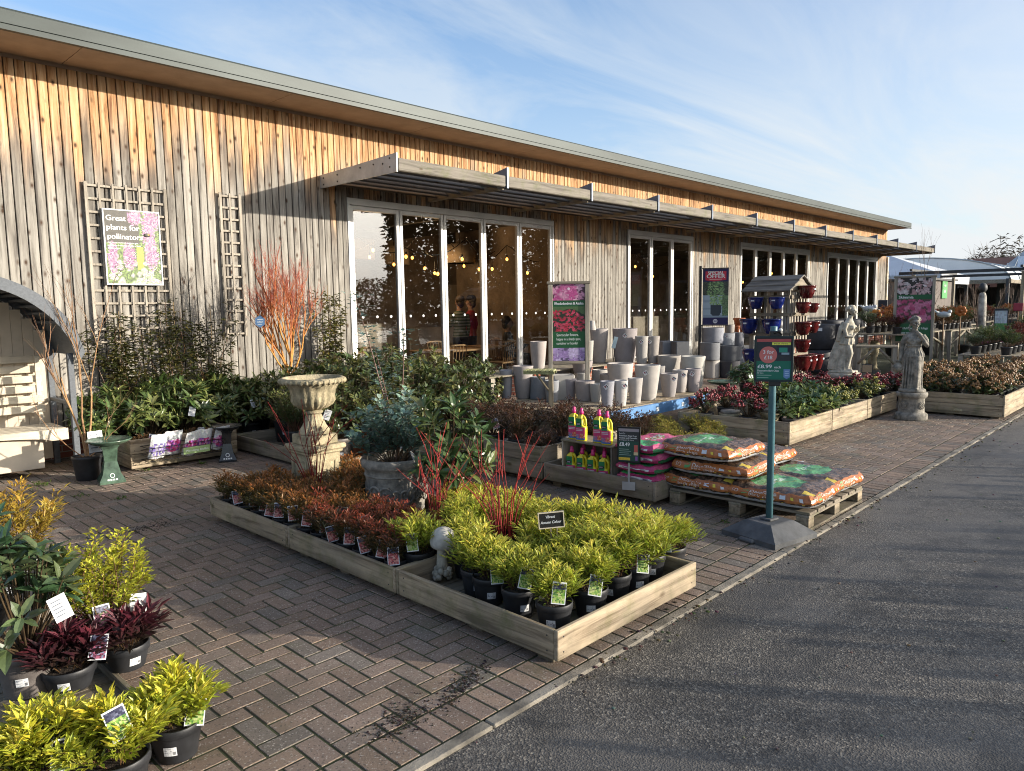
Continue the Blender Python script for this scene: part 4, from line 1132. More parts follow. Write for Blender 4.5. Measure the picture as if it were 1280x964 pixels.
# ================================================================ sign stand with the bark offer
def frame(mb, w, h, t=.012, d=.012, col=(.03, .03, .03), z=0, x=0, y0=-.006):
    for (a, b, c, e) in ((-w/2, w/2, h/2-t, h/2), (-w/2, w/2, -h/2, -h/2+t), (-w/2, -w/2+t, -h/2+t, h/2-t), (w/2-t, w/2, -h/2+t, h/2-t)):
        mb.box(x+a, x+b, y0-d/2, y0+d/2, z+c, z+e, col=col, b=.0015)
WH = (.78, .80, .80)
def stand():
    c = Vector((4.92, 2.22, 0)); t = thing('sign_stand', 'teal post on a black rubber block base carrying the bark offer sign', 'sign stand', c, R(-12))
    mb = MB(); a, b = .235, .225
    def ring(s1, s2, z): return [(-s1, -s2, z), (s1, -s2, z), (s1, s2, z), (-s1, s2, z)]
    V = ring(a, b, .0)+ring(a, b, .035)+ring(a*.55, b*.5, .115)+ring(a*.5, b*.45, .12)
    F = [(3, 2, 1, 0)]+[(4*k+i, 4*k+(i+1) % 4, 4*k+4+(i+1) % 4, 4*k+4+i) for k in range(3) for i in range(4)]+[(12, 13, 14, 15)]
    mb.add(V, F)
    mb.box(-.05, .05, -.045, .045, .119, .135, b=.005)
    for sx in (-1, 1): mb.box(sx*.235-.03, sx*.235+.03, -.06, .06, .0, .03, b=.01)
    mb.build('rubber_base', M['rubber'], t)
    mb = MB(); mb.lathe([(.024, .13), (.024, 1.485), (.022, 1.49), (0, 1.492)], 18); mb.build('post', mat('teal_painted_post', (.07, .17, .20), .5, .15, 8), t)
    z = gY(965, 449, 2.2).z; w, h = .255, .315
    s = MB(); s.M = Matrix.Rotation(facing(c)-R(-12)+R(4), 4, 'Z') @ Matrix.Translation((0, -.045, z))
    s.box(-w/2, w/2, -.004, .008, -h/2, h/2, col=(.02, .03, .03), b=.002); frame(s, w, h, .014, .014, (.018, .032, .034), y0=-.005)
    bd = s.build('sign_board', M['paint'], t)
    p = MB(); p.M = s.M; W2, H2 = .112, .142
    def q(u0, u1, v0, v1, col, y=-.0052): p.quad((u0, y, v0), (u1, y, v0), (u1, y, v1), (u0, y, v1), col=col)
    q(-W2, W2, -H2, H2, (.03, .035, .04)); q(-W2, W2, -H2, -.014, (.012, .15, .10), -.0055); q(-W2, W2, .118, H2-.004, (.48, .10, .10), -.0055)
    q(-.012, W2-.003, .096, .114, (.80, .80, .12), -.0055); text(p, 'Peat Free', .0, .101, .014, -.006, (.05, .08, .05), fit=.088, bold=.0004)
    q(.02, .104, .026, .092, (.016, .02, .045), -.0055); q(.034, .088, .046, .078, (.03, .26, .18), -.0058); q(.05, .1, .03, .044, (.3, .4, .45), -.0058)
    p.prism([(-.036+.058*math.cos(i*PI/20), .028+.058*math.sin(i*PI/20)) for i in range(40)], -.0064, -.0058, 'y', col=(.60, .17, .15))
    text(p, '3 for', -.036, .036, .036, -.0068, WH, 'CENTER', bold=.0006); text(p, '£18', -.036, -.002, .036, -.0068, WH, 'CENTER', bold=.0006)
    text(p, '£8.99', -W2+.006, -.064, .036, -.0072, WH, fit=.092, bold=.0012); text(p, 'each', .004, -.064, .024, -.0072, WH, bold=.0006)
    text(p, 'Decorative Bark Chips', -W2+.006, -.087, .018, -.006, WH, fit=.14, bold=.0003); text(p, '50 litre', -W2+.006, -.102, .014, -.006, WH, fit=.04)
    for i in range(2): q(-W2+.006, -W2+.1-.02*i, -.114-.018*i, -.111-.018*i, (.45, .6, .55), -.006)
    p.prism([(.066, -.07), (.108, -.07), (.108, -.125), (.087, -.138), (.066, -.125)], -.0062, -.0058, 'y', col=(.13, .25, .5))
    for i in range(3): q(.074, .1, -.088-.015*i, -.081-.015*i, (.35, .5, .7), -.0066)
    p.build('printed_offer', M['print'], bd)
    cl = MB(); cl.M = s.M; cl.box(-.03, .055, -.012, .03, h/2-.004, h/2+.035, b=.006, col=(.02, .02, .02)); cl.tube([(.0, -.012, h/2+.02), (.03, -.02, h/2+.034), (.05, -.016, h/2+.01)], .008, 6, col=(.02, .02, .02)); cl.ball((.04, -.012, h/2+.04), .014, 8, 5, col=(.6, .6, .58))
    cl.box(-.03, .05, -.006, .03, -h/2-.03, -h/2+.001, b=.004, col=(.02, .02, .02)); cl.build('clamp', M['plastic'], t)
stand()

# ================================================================ bottles, crate and price sign
def bottle_meshes():
    mb = MB(); ye = (.72, .62, .03)
    # body: rounded oblong section, lofted; the handle is a loop at the right shoulder
    def sec(z, hw, hd, cx=0, n=20):
        P = []
        for i in range(n):
            th = 2*PI*i/n; c, s = math.cos(th), math.sin(th)
            P.append((cx+hw*math.copysign(abs(c)**.55, c), hd*math.copysign(abs(s)**.55, s), z))
        return P
    S_ = [sec(0, .044, .030), sec(.006, .049, .034), (sec(.10, .05, .035)), sec(.125, .05, .035), sec(.14, .036, .033, -.014), sec(.19, .033, .032, -.016), sec(.212, .028, .028, -.012), sec(.225, .018, .018, -.004), sec(.235, .015, .015, 0)]
    n = 20; V = [p for s in S_ for p in s]
    F = [(k*n+i, k*n+(i+1) % n, (k+1)*n+(i+1) % n, (k+1)*n+i) for k in range(len(S_)-1) for i in range(n)]+[tuple(reversed(range(n)))]
    mb.add(V, F, col=ye, sm=True)
    mb.tube([(.037, 0, .115), (.041, 0, .15), (.039, 0, .185), (.024, 0, .212), (.004, 0, .216)], [.013, .0115, .0115, .013, .013], 8, col=ye)
    body = mb.mesh('body', M['plastic'])
    mb = MB(); mb.lathe([(.019, .233), (.0195, .25), (.0185, .258), (.0145, .262), (.0135, .282), (.011, .288), (0, .289)], 16, fn=lambda th, i, z: 1+.03*math.cos(12*th)*(i < 2)); cap = mb.mesh('cap', M['plastic'])
    mb = MB(); rr = random.Random(3)
    def front(x, z, off=.0012):                       # y of the front face at height z
        if z <= .125: hw, hd, cx = .05, .035, 0
        else:
            k = min(1, (z-.125)/.015); hw = .05-.014*k; hd = .035-.002*k; cx = -.014*k
        c = max(-1, min(1, (x-cx)/hw)); s = (1-abs(c)**(1/.275*.55/.55/1.0)) if False else 1
        cc = abs(c)**(1/.55); ss = math.sqrt(max(0, 1-cc*cc))**.55
        return -hd*ss-off
    def P(x, z, off=.0012): return (x, front(x, z, off), z)
    def lab(x0, x1, z0, z1, fn, nu, nv, off=.0012):
        V = [P(x0+(x1-x0)*i/nu, z0+(z1-z0)*j/nv, off) for j in range(nv+1) for i in range(nu+1)]
        Fq = np.array([(j*(nu+1)+i, j*(nu+1)+i+1, (j+1)*(nu+1)+i+1, (j+1)*(nu+1)+i) for j in range(nv) for i in range(nu)])
        mb.add(V, Fq, col=np.array([fn((i+.5)/nu, (j+.5)/nv) for j in range(nv) for i in range(nu)]), sm=True)
    def lower(s, t):
        if t < .10: return (.06, .16, .42)
        if t < .5 and s > .45 and math.hypot(s-.72, t-.34) < .26: return rr.choice([(.7, .25, .1), (.62, .06, .08), (.7, .4, .3)])
        if t < .42 and s < .42: return rr.choice([(.08, .3, .3), (.1, .2, .35), (.15, .4, .3), (.5, .1, .3)])
        return (.58, .05, .18)
    lab(-.044, .044, .012, .122, lower, 12, 16)
    def upper(s, t): return (.012, .20, .075)
    lab(-.043, .014, .1225, .20, upper, 8, 10)
    mb.prism([(-.016+.026*math.cos(i*PI/12), .152+.0135*math.sin(i*PI/12)) for i in range(24)], -.0362, -.0348, 'y', col=(.015, .015, .02))
    for i in range(2): mb.quad((-.032, -.0366, .1535-.007*i), (-.001, -.0366, .1535-.007*i), (-.001, -.0366, .1565-.007*i), (-.032, -.0366, .1565-.007*i), col=(.65, .68, .7))
    for i in range(2): mb.quad((-.036, -.0374, .104-.012*i), (.024, -.0374, .104-.012*i), (.024, -.0374, .110-.012*i), (-.036, -.0374, .110-.012*i), col=(.7, .6, .66))
    return body, cap, mb.mesh('label', M['print'])
BOT = bottle_meshes(); capm = BOT[1]
cc = capm.attributes['Col']; cc.data.foreach_set('color', np.tile([.62, .03, .19, 1.0], len(cc.data)).astype(np.float32))
def bottle(label, x, y, z, rz, group):
    t = thing('feed_bottle', label, 'bottle', (x, y, z), rz, group); put('body', BOT[0], t); put('cap', BOT[1], t); put('label', BOT[2], t); t.scale = (1.0, 1.0, 1.02)
CX0, CX1, CY0, CY1, CZ0, CZ1 = 5.045, 5.36, 3.69, 4.25, .073, .445
def crate():
    t = thing('wooden_crate', 'open fronted dark wooden crate holding yellow plant feed bottles', 'crate', (CX0, CY0, CZ0)); w, d, h = CX1-CX0, CY1-CY0, CZ1-CZ0
    for (n, a, m) in (('top_board', (0, w, -.01, d+.01, h-.016, h), 'wgy'), ('bottom_board', (0, w, 0, d, 0, .016), 'wgy'), ('end_board', (0.003, w, 0, .014, .017, h-.017), 'wgz'), ('end_board', (0.003, w, d-.014, d, .017, h-.017), 'wgz'), ('back_board', (w-.014, w, .015, d-.015, .017, h-.017), 'wgy')):
        mb = MB(); mb.box(*a, b=.003); mb.build(n, M[m], t)
crate()
rb = R(-74)
for i, (yy, xx) in enumerate([(4.17, 5.13), (4.06, 5.10), (3.88, 5.12), (3.77, 5.09)]):
    bottle('yellow plant feed bottle on top of the crate, %s from the left' % ORD[i], xx, yy, CZ1+.001, rb, 'bottles on top of the crate')
for i, yy in enumerate((4.165, 4.045, 3.925, 3.80)):
    bottle('yellow plant feed bottle inside the crate, %s from the left in the front row' % ORD[i], 5.09, yy, CZ0+.018, rb, 'bottles in the front row inside the crate')
for i, yy in enumerate((4.14, 4.02, 3.90, 3.78)):
    bottle('yellow plant feed bottle in the shaded back row inside the crate', 5.23, yy, CZ0+.018, rb, 'bottles in the back row inside the crate')
def price_sign():
    p = gY(786, 556, 3.46); t = thing('price_sign', 'dark price sign reading £8.49 on a metal bracket before the pink bags', 'sign', (p.x, p.y, 0), facing(p, R(-12)))
    z = p.z; w, h = .195, .30
    mb = MB(); mb.box(-w/2, w/2, -.003, .006, z-h/2, z+h/2, col=(.02, .025, .028), b=.001); frame(mb, w, h, .009, .012, (.012, .012, .014), z=z, y0=-.004); bd = mb.build('sign_board', M['paint'], t)
    m = MB(); W2 = w/2-.012
    def q(u0, u1, v0, v1, c, y=-.0042): m.quad((u0, y, z+v0), (u1, y, z+v0), (u1, y, z+v1), (u0, y, z+v1), col=c)
    q(-W2, W2, -.136, .138, (.03, .034, .04)); q(-W2, W2, -.136, .03, (.018, .07, .055), -.0045); q(-W2, W2, .11, .135, (.34, .30, .33), -.0045)
    text(m, 'Enrich Our', -W2+.006, z+.088, .017, -.005, WH, fit=.05); text(m, 'Premium Peat Free', -W2+.006, z+.069, .017, -.005, WH, fit=.145, bold=.0004); text(m, 'Azalea and Camellia', -W2+.006, z+.051, .017, -.005, WH, fit=.15, bold=.0004); text(m, 'Compost 40 Litre', -W2+.006, z+.035, .014, -.005, WH, fit=.12)
    text(m, '£8.49', -W2+.006, z-.012, .045, -.005, WH, fit=.085, bold=.001)
    for i in range(4): q(-W2+.006, .0+.02*(i % 2), -.04-.016*i, -.036-.016*i, (.3, .42, .38), -.005)
    q(-W2+.002, .012, -.13, -.108, (.75, .52, .05), -.005); q(.045, .075, -.06, -.0, (.55, .12, .1), -.005); q(.042, .078, -.085, -.06, (.6, .5, .3), -.005); q(.055, .075, -.13, -.095, (.25, .1, .35), -.005)
    text(m, 'Great value', -W2+.008, z-.124, .012, -.0055, (.05, .05, .05), fit=.075)
    m.build('printing', M['print'], bd)
    mb = MB(); mb.box(-.008, .008, .004, .012, .13, z-h/2+.02); mb.box(-.055, .055, -.002, .004, .115, .185, b=.002); mb.build('bracket', M['steel'], t)
price_sign()
# ================================================================ against the wall: trellis, poster, arbour seat
M['lath'] = wood('trellis_lath', 'z', (.44, .39, .32), (.20, .175, .14), knots=False)
def trellis(label, x0, x1, z0, z1, nx, nz):
    t = thing('trellis_panel', label, 'trellis', (x0, YW-.03, z0)); w, h = x1-x0, z1-z0
    a = MB(); b = MB(); rr = random.Random(int(x0*10))
    for i in range(nx):
        x = (w-.03)*i/(nx-1); wd = .034 if i in (0, nx-1) else .024; a.box(x, x+wd, -.016, -.002, 0 if i in (0, nx-1) else .005, h, b=.002)
    for j in range(nz):
        z = .02+(h-.07)*j/(nz-1); b.box(-.004, w+.006, -.001, .013, z, z+.026, b=.002)
    a.build('upright_laths', M['lath'], t); b.build('cross_laths', M['lath'], t); return t
trellis('wide square trellis behind the pollinator poster', 2.77, 3.675, 1.27, 3.13, 7, 13)
trellis('narrow square trellis at the left of the canopy', 4.335, 4.625, 1.31, 3.16, 3, 13)
def poster():
    x0, x1, z0, z1 = 2.93, 3.565, 1.965, 2.84; w, h = x1-x0, z1-z0
    t = thing('poster_board', 'framed poster Great plants for pollinators hung on the wide trellis', 'poster', ((x0+x1)/2, YW-.07, (z0+z1)/2))
    mb = MB(); mb.box(-w/2, w/2, .0, .02, -h/2, h/2, col=(.5, .5, .5)); frame(mb, w, h, .016, .016, (.70, .71, .72), y0=.0); bd = mb.build('frame', M['paint'], t)
    rr = random.Random(9)
    spikes = [(.12, .36, .11, .22), (.42, .38, .13, .2), (.80, .74, .13, .34), (.84, .42, .14, .24), (.55, .92, .14, .12), (.92, .88, .12, .14)]
    fl = [(rr.random(), rr.random()*.30, rr.uniform(.03, .07)) for _ in range(40)]
    def f(s, v):
        for (x, y, rx, ry) in spikes:
            d = ((s-x)/rx)**2+((v-y)/ry)**2
            if d < 1 and rr.random() < 1.15-d*.6: return jit(rr, rr.choice([(.30, .14, .26), (.34, .22, .31), (.2, .08, .18), (.38, .31, .35)]), .2)
        for (x, y, r_) in fl:
            if math.hypot(s-x, (v-y)*1.3) < r_: return jit(rr, rr.choice([(.34, .36, .38), (.35, .28, .33), (.26, .31, .2)]), .15)
        if .55 < s < .68 and .2 < v < .52: return jit(rr, (.50, .42, .05), .3)
        if v > .55 and s < .62: return jit(rr, (.05, .045, .035), .3)
        return jit(rr, rr.choice([(.10, .16, .035), (.18, .26, .07), (.05, .08, .025)]), .3)
    p = MB(); printgrid(p, -w/2+.017, w/2-.017, -h/2+.017, h/2-.017, 50, 70, f, y=-.0012)
    text(p, 'Great', -.285, .305, .088, -.0025, (.82, .83, .83), fit=.215, bold=.0012); text(p, 'plants for', -.285, .20, .088, -.0025, (.82, .83, .83), fit=.36, bold=.0012); text(p, 'pollinators', -.28, .095, .088, -.0025, (.82, .83, .83), fit=.385, bold=.0012)
    for i, l in enumerate(('Add nectar enriched plants to give', 'pollinators a welcome source of food', 'all year round')): text(p, l, -.28, .045-.032*i, .024, -.0025, (.75, .76, .74), bold=.0004)
    p.ball((.16, -.004, .155), .03, 8, 5, (1.3, .1, .8), col=(.03, .025, .02)); p.ball((.175, -.0055, .16), .014, 8, 5, (1.4, .1, .5), col=(.7, .5, .08))
    p.build('printed_picture', M['print'], bd)
poster()
def arbour():
    M['arb_grey'] = mat('blue_grey_painted_timber', (.10, .112, .128), .6, .15, 8, stretch=(6, 1, 6)); M['arb_cream'] = wood('cream_painted_timber', 'x', (.72, .64, .50), (.62, .54, .41), knots=False)
    M['arb_back'] = mat('cream_back_panel', (.58, .50, .39), .7, .08, 6)
    x0, x1, y0, y1 = .36, 2.30, 8.42, 9.22; xc = (x0+x1)/2
    t = thing('arbour_seat', 'cream slatted arbour bench under a curved grey roof at the left edge', 'garden seat', (xc, y0, 0))
    hw = (x1-x0)/2; d = y1-y0
    def arc(u, off=0): return (1.24+.80*(1-abs(u)**2.1)**.62)+off if abs(u) < 1 else 1.24+off
    n = 28; U = [-1+2*i/n for i in range(n+1)]; hwr = hw+.06
    rf = MB()
    for i in range(n):
        a, b = U[i], U[i+1]
        P = [(a*hwr, arc(a)), (b*hwr, arc(b)), (b*(hwr-.03), arc(b, -.028)), (a*(hwr-.03), arc(a, -.028))]
        rf.prism(P, -.05, d+.04, 'y')
    roof = rf.build('curved_roof', M['arb_grey'], t)
    for yy in (-.075, d+.041):
        f = MB()
        up = [(u*(hwr+.012), arc(u, .012)) for u in U]; dn = [(u*(hwr-.05), arc(u, -.10)+.0) for u in reversed(U)]
        V = [(p[0], yy+dy, p[1]) for dy in (0, .024) for p in up+dn[::1]]; m = len(U); tot = 2*m
        F = []
        for i in range(m-1):
            j = tot-1-i
            F += [(i, i+1, j-1, j), (tot+i+1, tot+i, tot+j, tot+j-1), (i, tot+i, tot+i+1, i+1), (j-1, tot+j-1, tot+j, j)]
        f.add(V, F); f.build('roof_edge', M['arb_grey'], roof)
    ba = MB()
    for i in range(2, n-1):
        u = U[i]; ba.box(u*(hwr-.06)-.02, u*(hwr-.06)+.02, -.04, d+.03, arc(u, -.06), arc(u, -.035))
    ba.build('roof_battens', M['arb_grey'], roof)
    for px in (-hw+.02, hw-.075):
        for py in (0.0, d-.06):
            p = MB(); p.box(px, px+.055, py, py+.055, 0, 1.24, b=.004); p.build('post', M['arb_grey'], t)
    bp = MB(); nb = 18
    for i in range(nb):
        xa = -hw+.08+(2*hw-.16)*i/nb; u = (xa+.05)/hw; bp.box(xa, xa+(2*hw-.16)/nb-.003, d-.03, d-.012, .06, min(arc(u, -.12), 2.1))
    bp.build('back_panel', M['arb_back'], t)
    sl = MB()
    for i in range(6): z = .60+i*.105; sl.box(-hw+.10, hw-.16, d-.20+.02*i, d-.178+.02*i, z, z+.075, b=.004)
    sl.build('backrest_slats', M['arb_cream'], t)
    st = MB()
    for xx in (-hw+.15, 0, hw-.22): st = MB(); st.box(xx, xx+.04, d-.175, d-.14, .44, 1.2); st.build('backrest_post', M['arb_cream'], t)
    se = MB()
    for i in range(5): se.box(-hw+.1, hw-.12, .06+.10*i, .15+.10*i, .455, .478, b=.004)
    se.build('seat', M['arb_cream'], t)
    ap = MB(); xa, xb = -hw+.09, hw-.11; up = [(xa+(xb-xa)*i/24, .475) for i in range(25)]
    lo = [(xa+(xb-xa)*i/24, .36+.07*math.sin(PI*min(1, max(0, (i-2)/20)))**.6 if 2 < i < 22 else .36) for i in range(25)]
    V = [(p[0], yy, p[1]) for yy in (.03, .055) for p in up+lo]; F = []
    for i in range(24): F += [(i, 25+i, 26+i, i+1), (50+i+1, 50+26+i, 50+25+i, 50+i), (i, i+1, 50+i+1, 50+i), (25+i, 75+i, 76+i, 26+i)]
    ap.add(V, F); ap.build('curved_apron', M['arb_cream'], t)
    bx = MB(); bx.box(-hw+.14, hw-.32, .12, d-.2, .08, .40, b=.004); bx.build('seat_base', M['arb_back'], t)
    rl = MB(); rl.box(hw-.075, hw-.03, .06, d-.07, .70, .735, b=.004); rl.build('arm_rail', M['arb_grey'], t)
arbour()

# ================================================================ bird baths, basket of bulbs, small pots by the wall
def birdbath(label, loc, h, r, mkey, rz, logo=True):
    t = thing('bird_bath', label, 'bird bath', loc, rz)
    mb = MB(); a = .105*r/.2; V = []; lv = [(0, a*1.05), (.02, a*1.05), (h*.22, a*.72), (h*.5, a*.5), (h*.8, a*.6), (h*.88, a*.8)]
    for z, s in lv: V += [(-s, -s, z), (s, -s, z), (s, s, z), (-s, s, z)]
    F = [(3, 2, 1, 0)]+[(4*k+i, 4*k+(i+1) % 4, 4*k+4+(i+1) % 4, 4*k+4+i) for k in range(len(lv)-1) for i in range(4)]
    mb.add(V, F); st = mb.build('pedestal', M[mkey], t)
    mb = MB(); mb.lathe([(r*.35, h*.86), (r*.7, h*.90), (r*.95, h*.97), (r, h), (r*.96, h+.004), (r*.85, h*.965), (r*.5, h*.93), (0, h*.92)], 28); mb.build('bowl', M[mkey], t)
    if logo:
        mb = MB(); y = -a*.99; f = lambda z: -(a*1.05-(a*.33)*(z-.02)/(h*.22-.02))-.0025
        zz = .075
        mb.tube([(.018*math.cos(i*PI/10), f(zz+.018*math.sin(i*PI/10)), zz+.018*math.sin(i*PI/10)) for i in range(21)], .0045, 5, False)
        for k in range(4): mb.box(-.045+.024*k, -.045+.024*k+.017, f(.04)-.002, f(.04)+.006, .028, .046)
        mb.build('maker_mark', M['white'], st)
M['green_gl'] = mat('green_glazed_pottery', (.075, .125, .085), .25, .4, 9, spec=.6); M['black_gl'] = mat('dark_glazed_pottery', (.02, .024, .028), .22, .3, 9, spec=.6); M['blue_gl'] = mat('cobalt_blue_glaze', (.008, .018, .13), .12, .3, 10, spec=.8)
M['ox_gl'] = mat('oxblood_red_glaze', (.10, .012, .012), .15, .4, 10, spec=.8)
birdbath('green glazed bird bath on the bricks before the wall tray', (2.34, 7.72, 0), .42, .205, 'green_gl', facing((2.34, 7.72), .1))
birdbath('dark glazed bird bath at the right end of the wall tray', (3.55, 7.80, 0), .39, .165, 'black_gl', facing((3.55, 7.8)))
birdbath('dark bird bath below the café door, left one of two', (8.3, 8.55, 0), .52, .20, 'black_gl', 0, False)
birdbath('dark bird bath below the café door, right one beside the grey pots', (8.95, 8.35, 0), .55, .20, 'black_gl', 0, False)
def basket():
    t = thing('wire_basket', 'black wire basket hooked on the front of the wall tray', 'basket', (2.72, 7.995, .12)); w, d, h = .84, .20, .14
    mb = MB()
    for z in (0, .05, .10, .14):
        k = z/.14*.03
        mb.tube([(0, 0, z), (0, -d-k, z), (w, -d-k, z), (w, 0, z), (0, 0, z)], .004 if z in (0, .14) else .0025, 5)
    for i in range(15): mb.tube([(w*i/14, 0, 0), (w*i/14, -d, 0), (w*i/14, -d-.03, .14)], .0022, 4)
    mb.build('wire_frame', M['black'], t)
    mb = MB(); mb.box(.34, .62, -d-.04, -d-.034, .03, .10, col=(.30, .42, .18)); text(mb, 'Planting bulbs', .36, .055, .03, -d-.042, (.8, .82, .8), fit=.24); mb.build('shelf_ticket', M['print'], t)
    rr = random.Random(12)
    for i in range(5):
        x = 2.82+.162*i; b = thing('bulb_packet', ['white bulb packet with violet flowers at the left end of the wire basket', 'white bulb packet second from the left in the wire basket', 'white bulb packet in the middle of the wire basket', 'white bulb packet second from the right in the wire basket', 'white bulb packet at the right end of the wire basket'][i], 'packet', (x, 7.885+.03*(i % 2), .15+rr.uniform(-.01, .03)), R(rr.uniform(-28, 28)), 'bulb packets in the wire basket')
        m = MB(); nu, nv = 12, 14; V = []; C = []
        for s_ in (-1, 1):
            for j in range(nv+1):
                for q in range(nu+1):
                    u, v = -1+2*q/nu, j/nv; th = .035*(1-u**4)*(1-v**2.5)+.004*noise.noise(Vector((u*2+i*7, v*3, s_)))
                    V.append((u*.092, s_*th-.02+.09*v*0, v*.27+.012*noise.noise(Vector((u*2, i*3.1, v)))))
        m_ = (nu+1)*(nv+1); F = []
        for k in range(2):
            for j in range(nv):
                for q in range(nu):
                    a = k*m_+j*(nu+1)+q; f = (a, a+1, a+nu+2, a+nu+1); F.append(f if k == 0 else tuple(reversed(f)))
                    u, v = -1+2*(q+.5)/nu, (j+.5)/nv
                    if .12 < v < .62 and math.hypot(u*.8, (v-.38)*2.6) < .78: C.append(jit(rr, rr.choice([(.45, .10, .32), (.28, .10, .42), (.6, .3, .5), (.55, .05, .2)] if i else [(.2, .16, .42), (.3, .24, .5), (.5, .5, .55)]), .3))
                    else: C.append(jit(rr, (.62, .64, .66), .08))
        m.M = Matrix.Rotation(R(24), 4, 'X'); m.add(V, F, col=np.array(C), sm=True); m.build('pouch', M['foil'], b)
basket()
# small flowering pots along the front of the wall tray
SML = [twiggy_mesh(440+i, .12, .15, 20, .022, .012, (.07, .09, .03), (.22, .12, .05), 22, (.22, .09, .05)) for i in range(3)]
for i in range(8):
    x = 2.74+.135*i; potted('azalea', 'small azalea with a picture label, %s from the left along the wall tray front' % ORD[i], 'potted plant', (x, 8.13, .055), SML[i % 3], .062, .16, 'small azaleas on the wall tray', facing((x, 8.13)), 'terracotta' if i in (2, 5) else 'pot', lab=('pink', (.0, -.05, .20)) if i in (1, 3, 5, 6) else None, seed=i+120)
# rhododendrons behind
RHO = [whorl_mesh(450+i, .33, .56, 62, .125, .036, (.075, .12, .035), (.22, .25, .07), 9, ((.42, .40, .14), .55), .012, .06, upness=.3, droop=.28) for i in range(3)]
RHX = [(2.55, 8.62), (3.0, 8.55), (3.45, 8.6), (3.85, 8.75), (2.8, 8.98), (3.35, 9.0), (4.3, 8.72), (4.75, 8.65), (4.1, 9.1), (4.6, 9.05), (5.15, 8.85), (5.6, 8.75)]
RL = ['green rhododendron at the left end of the wall tray, beside the arbour', 'green rhododendron in the wall tray straight below the wide trellis', 'green rhododendron at the right end of the wall tray', 'green rhododendron behind the dark glazed bird bath']
for i, (x, y) in enumerate(RHX):
    lb = RL[i] if i < 4 else 'green rhododendron in the row against the timber wall'
    potted('rhododendron', lb, 'potted plant', (x, y, .055), RHO[i % 3], .12, .19, 'rhododendrons against the wall' if i >= 4 else None, facing((x, y)), seed=i+140, sc=1.0+.08*(i % 3), sticker=i < 9, lab=('white', (.05, -.34, .42)) if i in (2, 6) else None)
# climbers
def climber(label, x, y, h, seed, w, col=(.05, .065, .022), tip=(.16, .13, .04)):
    rr = random.Random(seed); t = thing('climber', label, 'climbing plant', (x, y, .055))
    put('pot', pot_mesh(.11, .2), t)
    mb = MB(); P = []; D = []; Ls = []; Ws = []; C = []
    mb.tube([(0.02, .03, .15), (.02, .03, h*.99)], .006, 5, col=(.3, .22, .12))
    for s in range(9):
        pts = [Vector((rr.gauss(0, .02), rr.gauss(0, .015), .18))]; tx = rr.gauss(0, w*.55); hz = h*rr.uniform(.5, 1.02)
        for k in range(1, 7): pts.append(Vector((tx*(k/6)**1.3+rr.gauss(0, .03), rr.gauss(0, .03), .18+(hz-.18)*k/6)))
        mb.tube(pts, [.006-.0007*k for k in range(7)], 4, False, col=(.16, .08, .04))
        for j in range(230):
            f = (rr.random()**.8)*6; q = min(5, int(f)); p = pts[q].lerp(pts[q+1], f-q)
            if noise.noise(Vector((p.x*6+seed, p.z*5, s*.4))) < -.22: continue
            a = rr.uniform(0, 6.28); sd_ = Vector((math.cos(a), math.sin(a)-.25, rr.uniform(-.5, .7))); o = rr.uniform(.01, .10)
            P.append((p+sd_*o)[:]); D.append(sd_[:]); k = rr.uniform(.7, 1.25); Ls.append(.068*k); Ws.append(.034*k); C.append(jit(rr, lerp(col, tip, rr.random()**2), .35))
    leaves(mb, P, D, None, Ls, Ws, C, 0, .2, .2); put('foliage', mb.mesh('foliage', M['gloss_leaf']), t)
climber('dark evergreen climber on canes over the left half of the wide trellis', 2.98, 9.2, 1.62, 1, .30)
climber('dark evergreen climber right of the wide trellis with a white label', 3.60, 9.18, 1.72, 2, .34)
climber('dark evergreen climber reaching towards the foot of the narrow trellis', 4.05, 9.18, 1.70, 3, .36)
climber('bushy climber with yellow green tips beside the first glass door', 5.72, 9.12, 1.95, 4, .30, (.07, .085, .025), (.34, .28, .06))
# coral bark shrub
cp = gY(364, 470, 8.35)
cb_ = thing('coral_bark_maple', 'leafless shrub with orange trunk fading to coral red twigs behind the urn', 'shrub', (cp.x, 8.35, .055))
put('pot', pot_mesh(.16, .26, 'pot'), cb_)
put('branches', bare_mesh(61, 5, .5, .02, (.56, .26, .06), (.42, .085, .06), .42, (3, 4), .9, 6, [(Vector((0, 0, .2)), Vector((.0, 0, 1)), .75, .024)]+[(Vector((0, 0, .62+.05*i)), Vector((math.cos(a)*q, math.sin(a)*q, 1)).normalized(), .55, .013) for i, (a, q) in enumerate(((2.9, .75), (-.1, .7), (2.4, .55), (1.2, .4), (4.4, .5), (.4, .45), (3.5, .35)))]), cb_, (0, 0, .1))
def hex_tag():
    p = gY(325, 402, 8.3); t = thing('hexagon_tag', 'blue hexagonal hang tag on the coral red twigs', 'label', p, facing(p))
    mb = MB(); mb.prism([(.062*math.cos(i*PI/3+.5), .075*math.sin(i*PI/3+.5)) for i in range(6)], -.002, .002, 'y', col=(.075, .15, .28)); mb.build('card', M['print'], t)
    m = MB(); text(m, 'winter', -.03, .018, .026, -.0035, (.7, .75, .8), bold=.0004); text(m, 'colour', -.035, -.012, .026, -.0035, (.7, .75, .8), bold=.0004); text(m, 'stems', -.03, -.04, .022, -.0035, (.7, .75, .8)); m.build('lettering', M['print'], t)
    mb = MB(); mb.tube([(0, 0, .07), (.01, .01, .11), (.03, .03, .13)], .0015, 4); mb.build('string', M['white'], t)
hex_tag()
bs = thing('bare_shrub', 'leafless tan stemmed shrub in a black pot between arbour and green bird bath', 'shrub', (2.22, 8.02, 0))
put('pot', pot_mesh(.135, .24), bs)
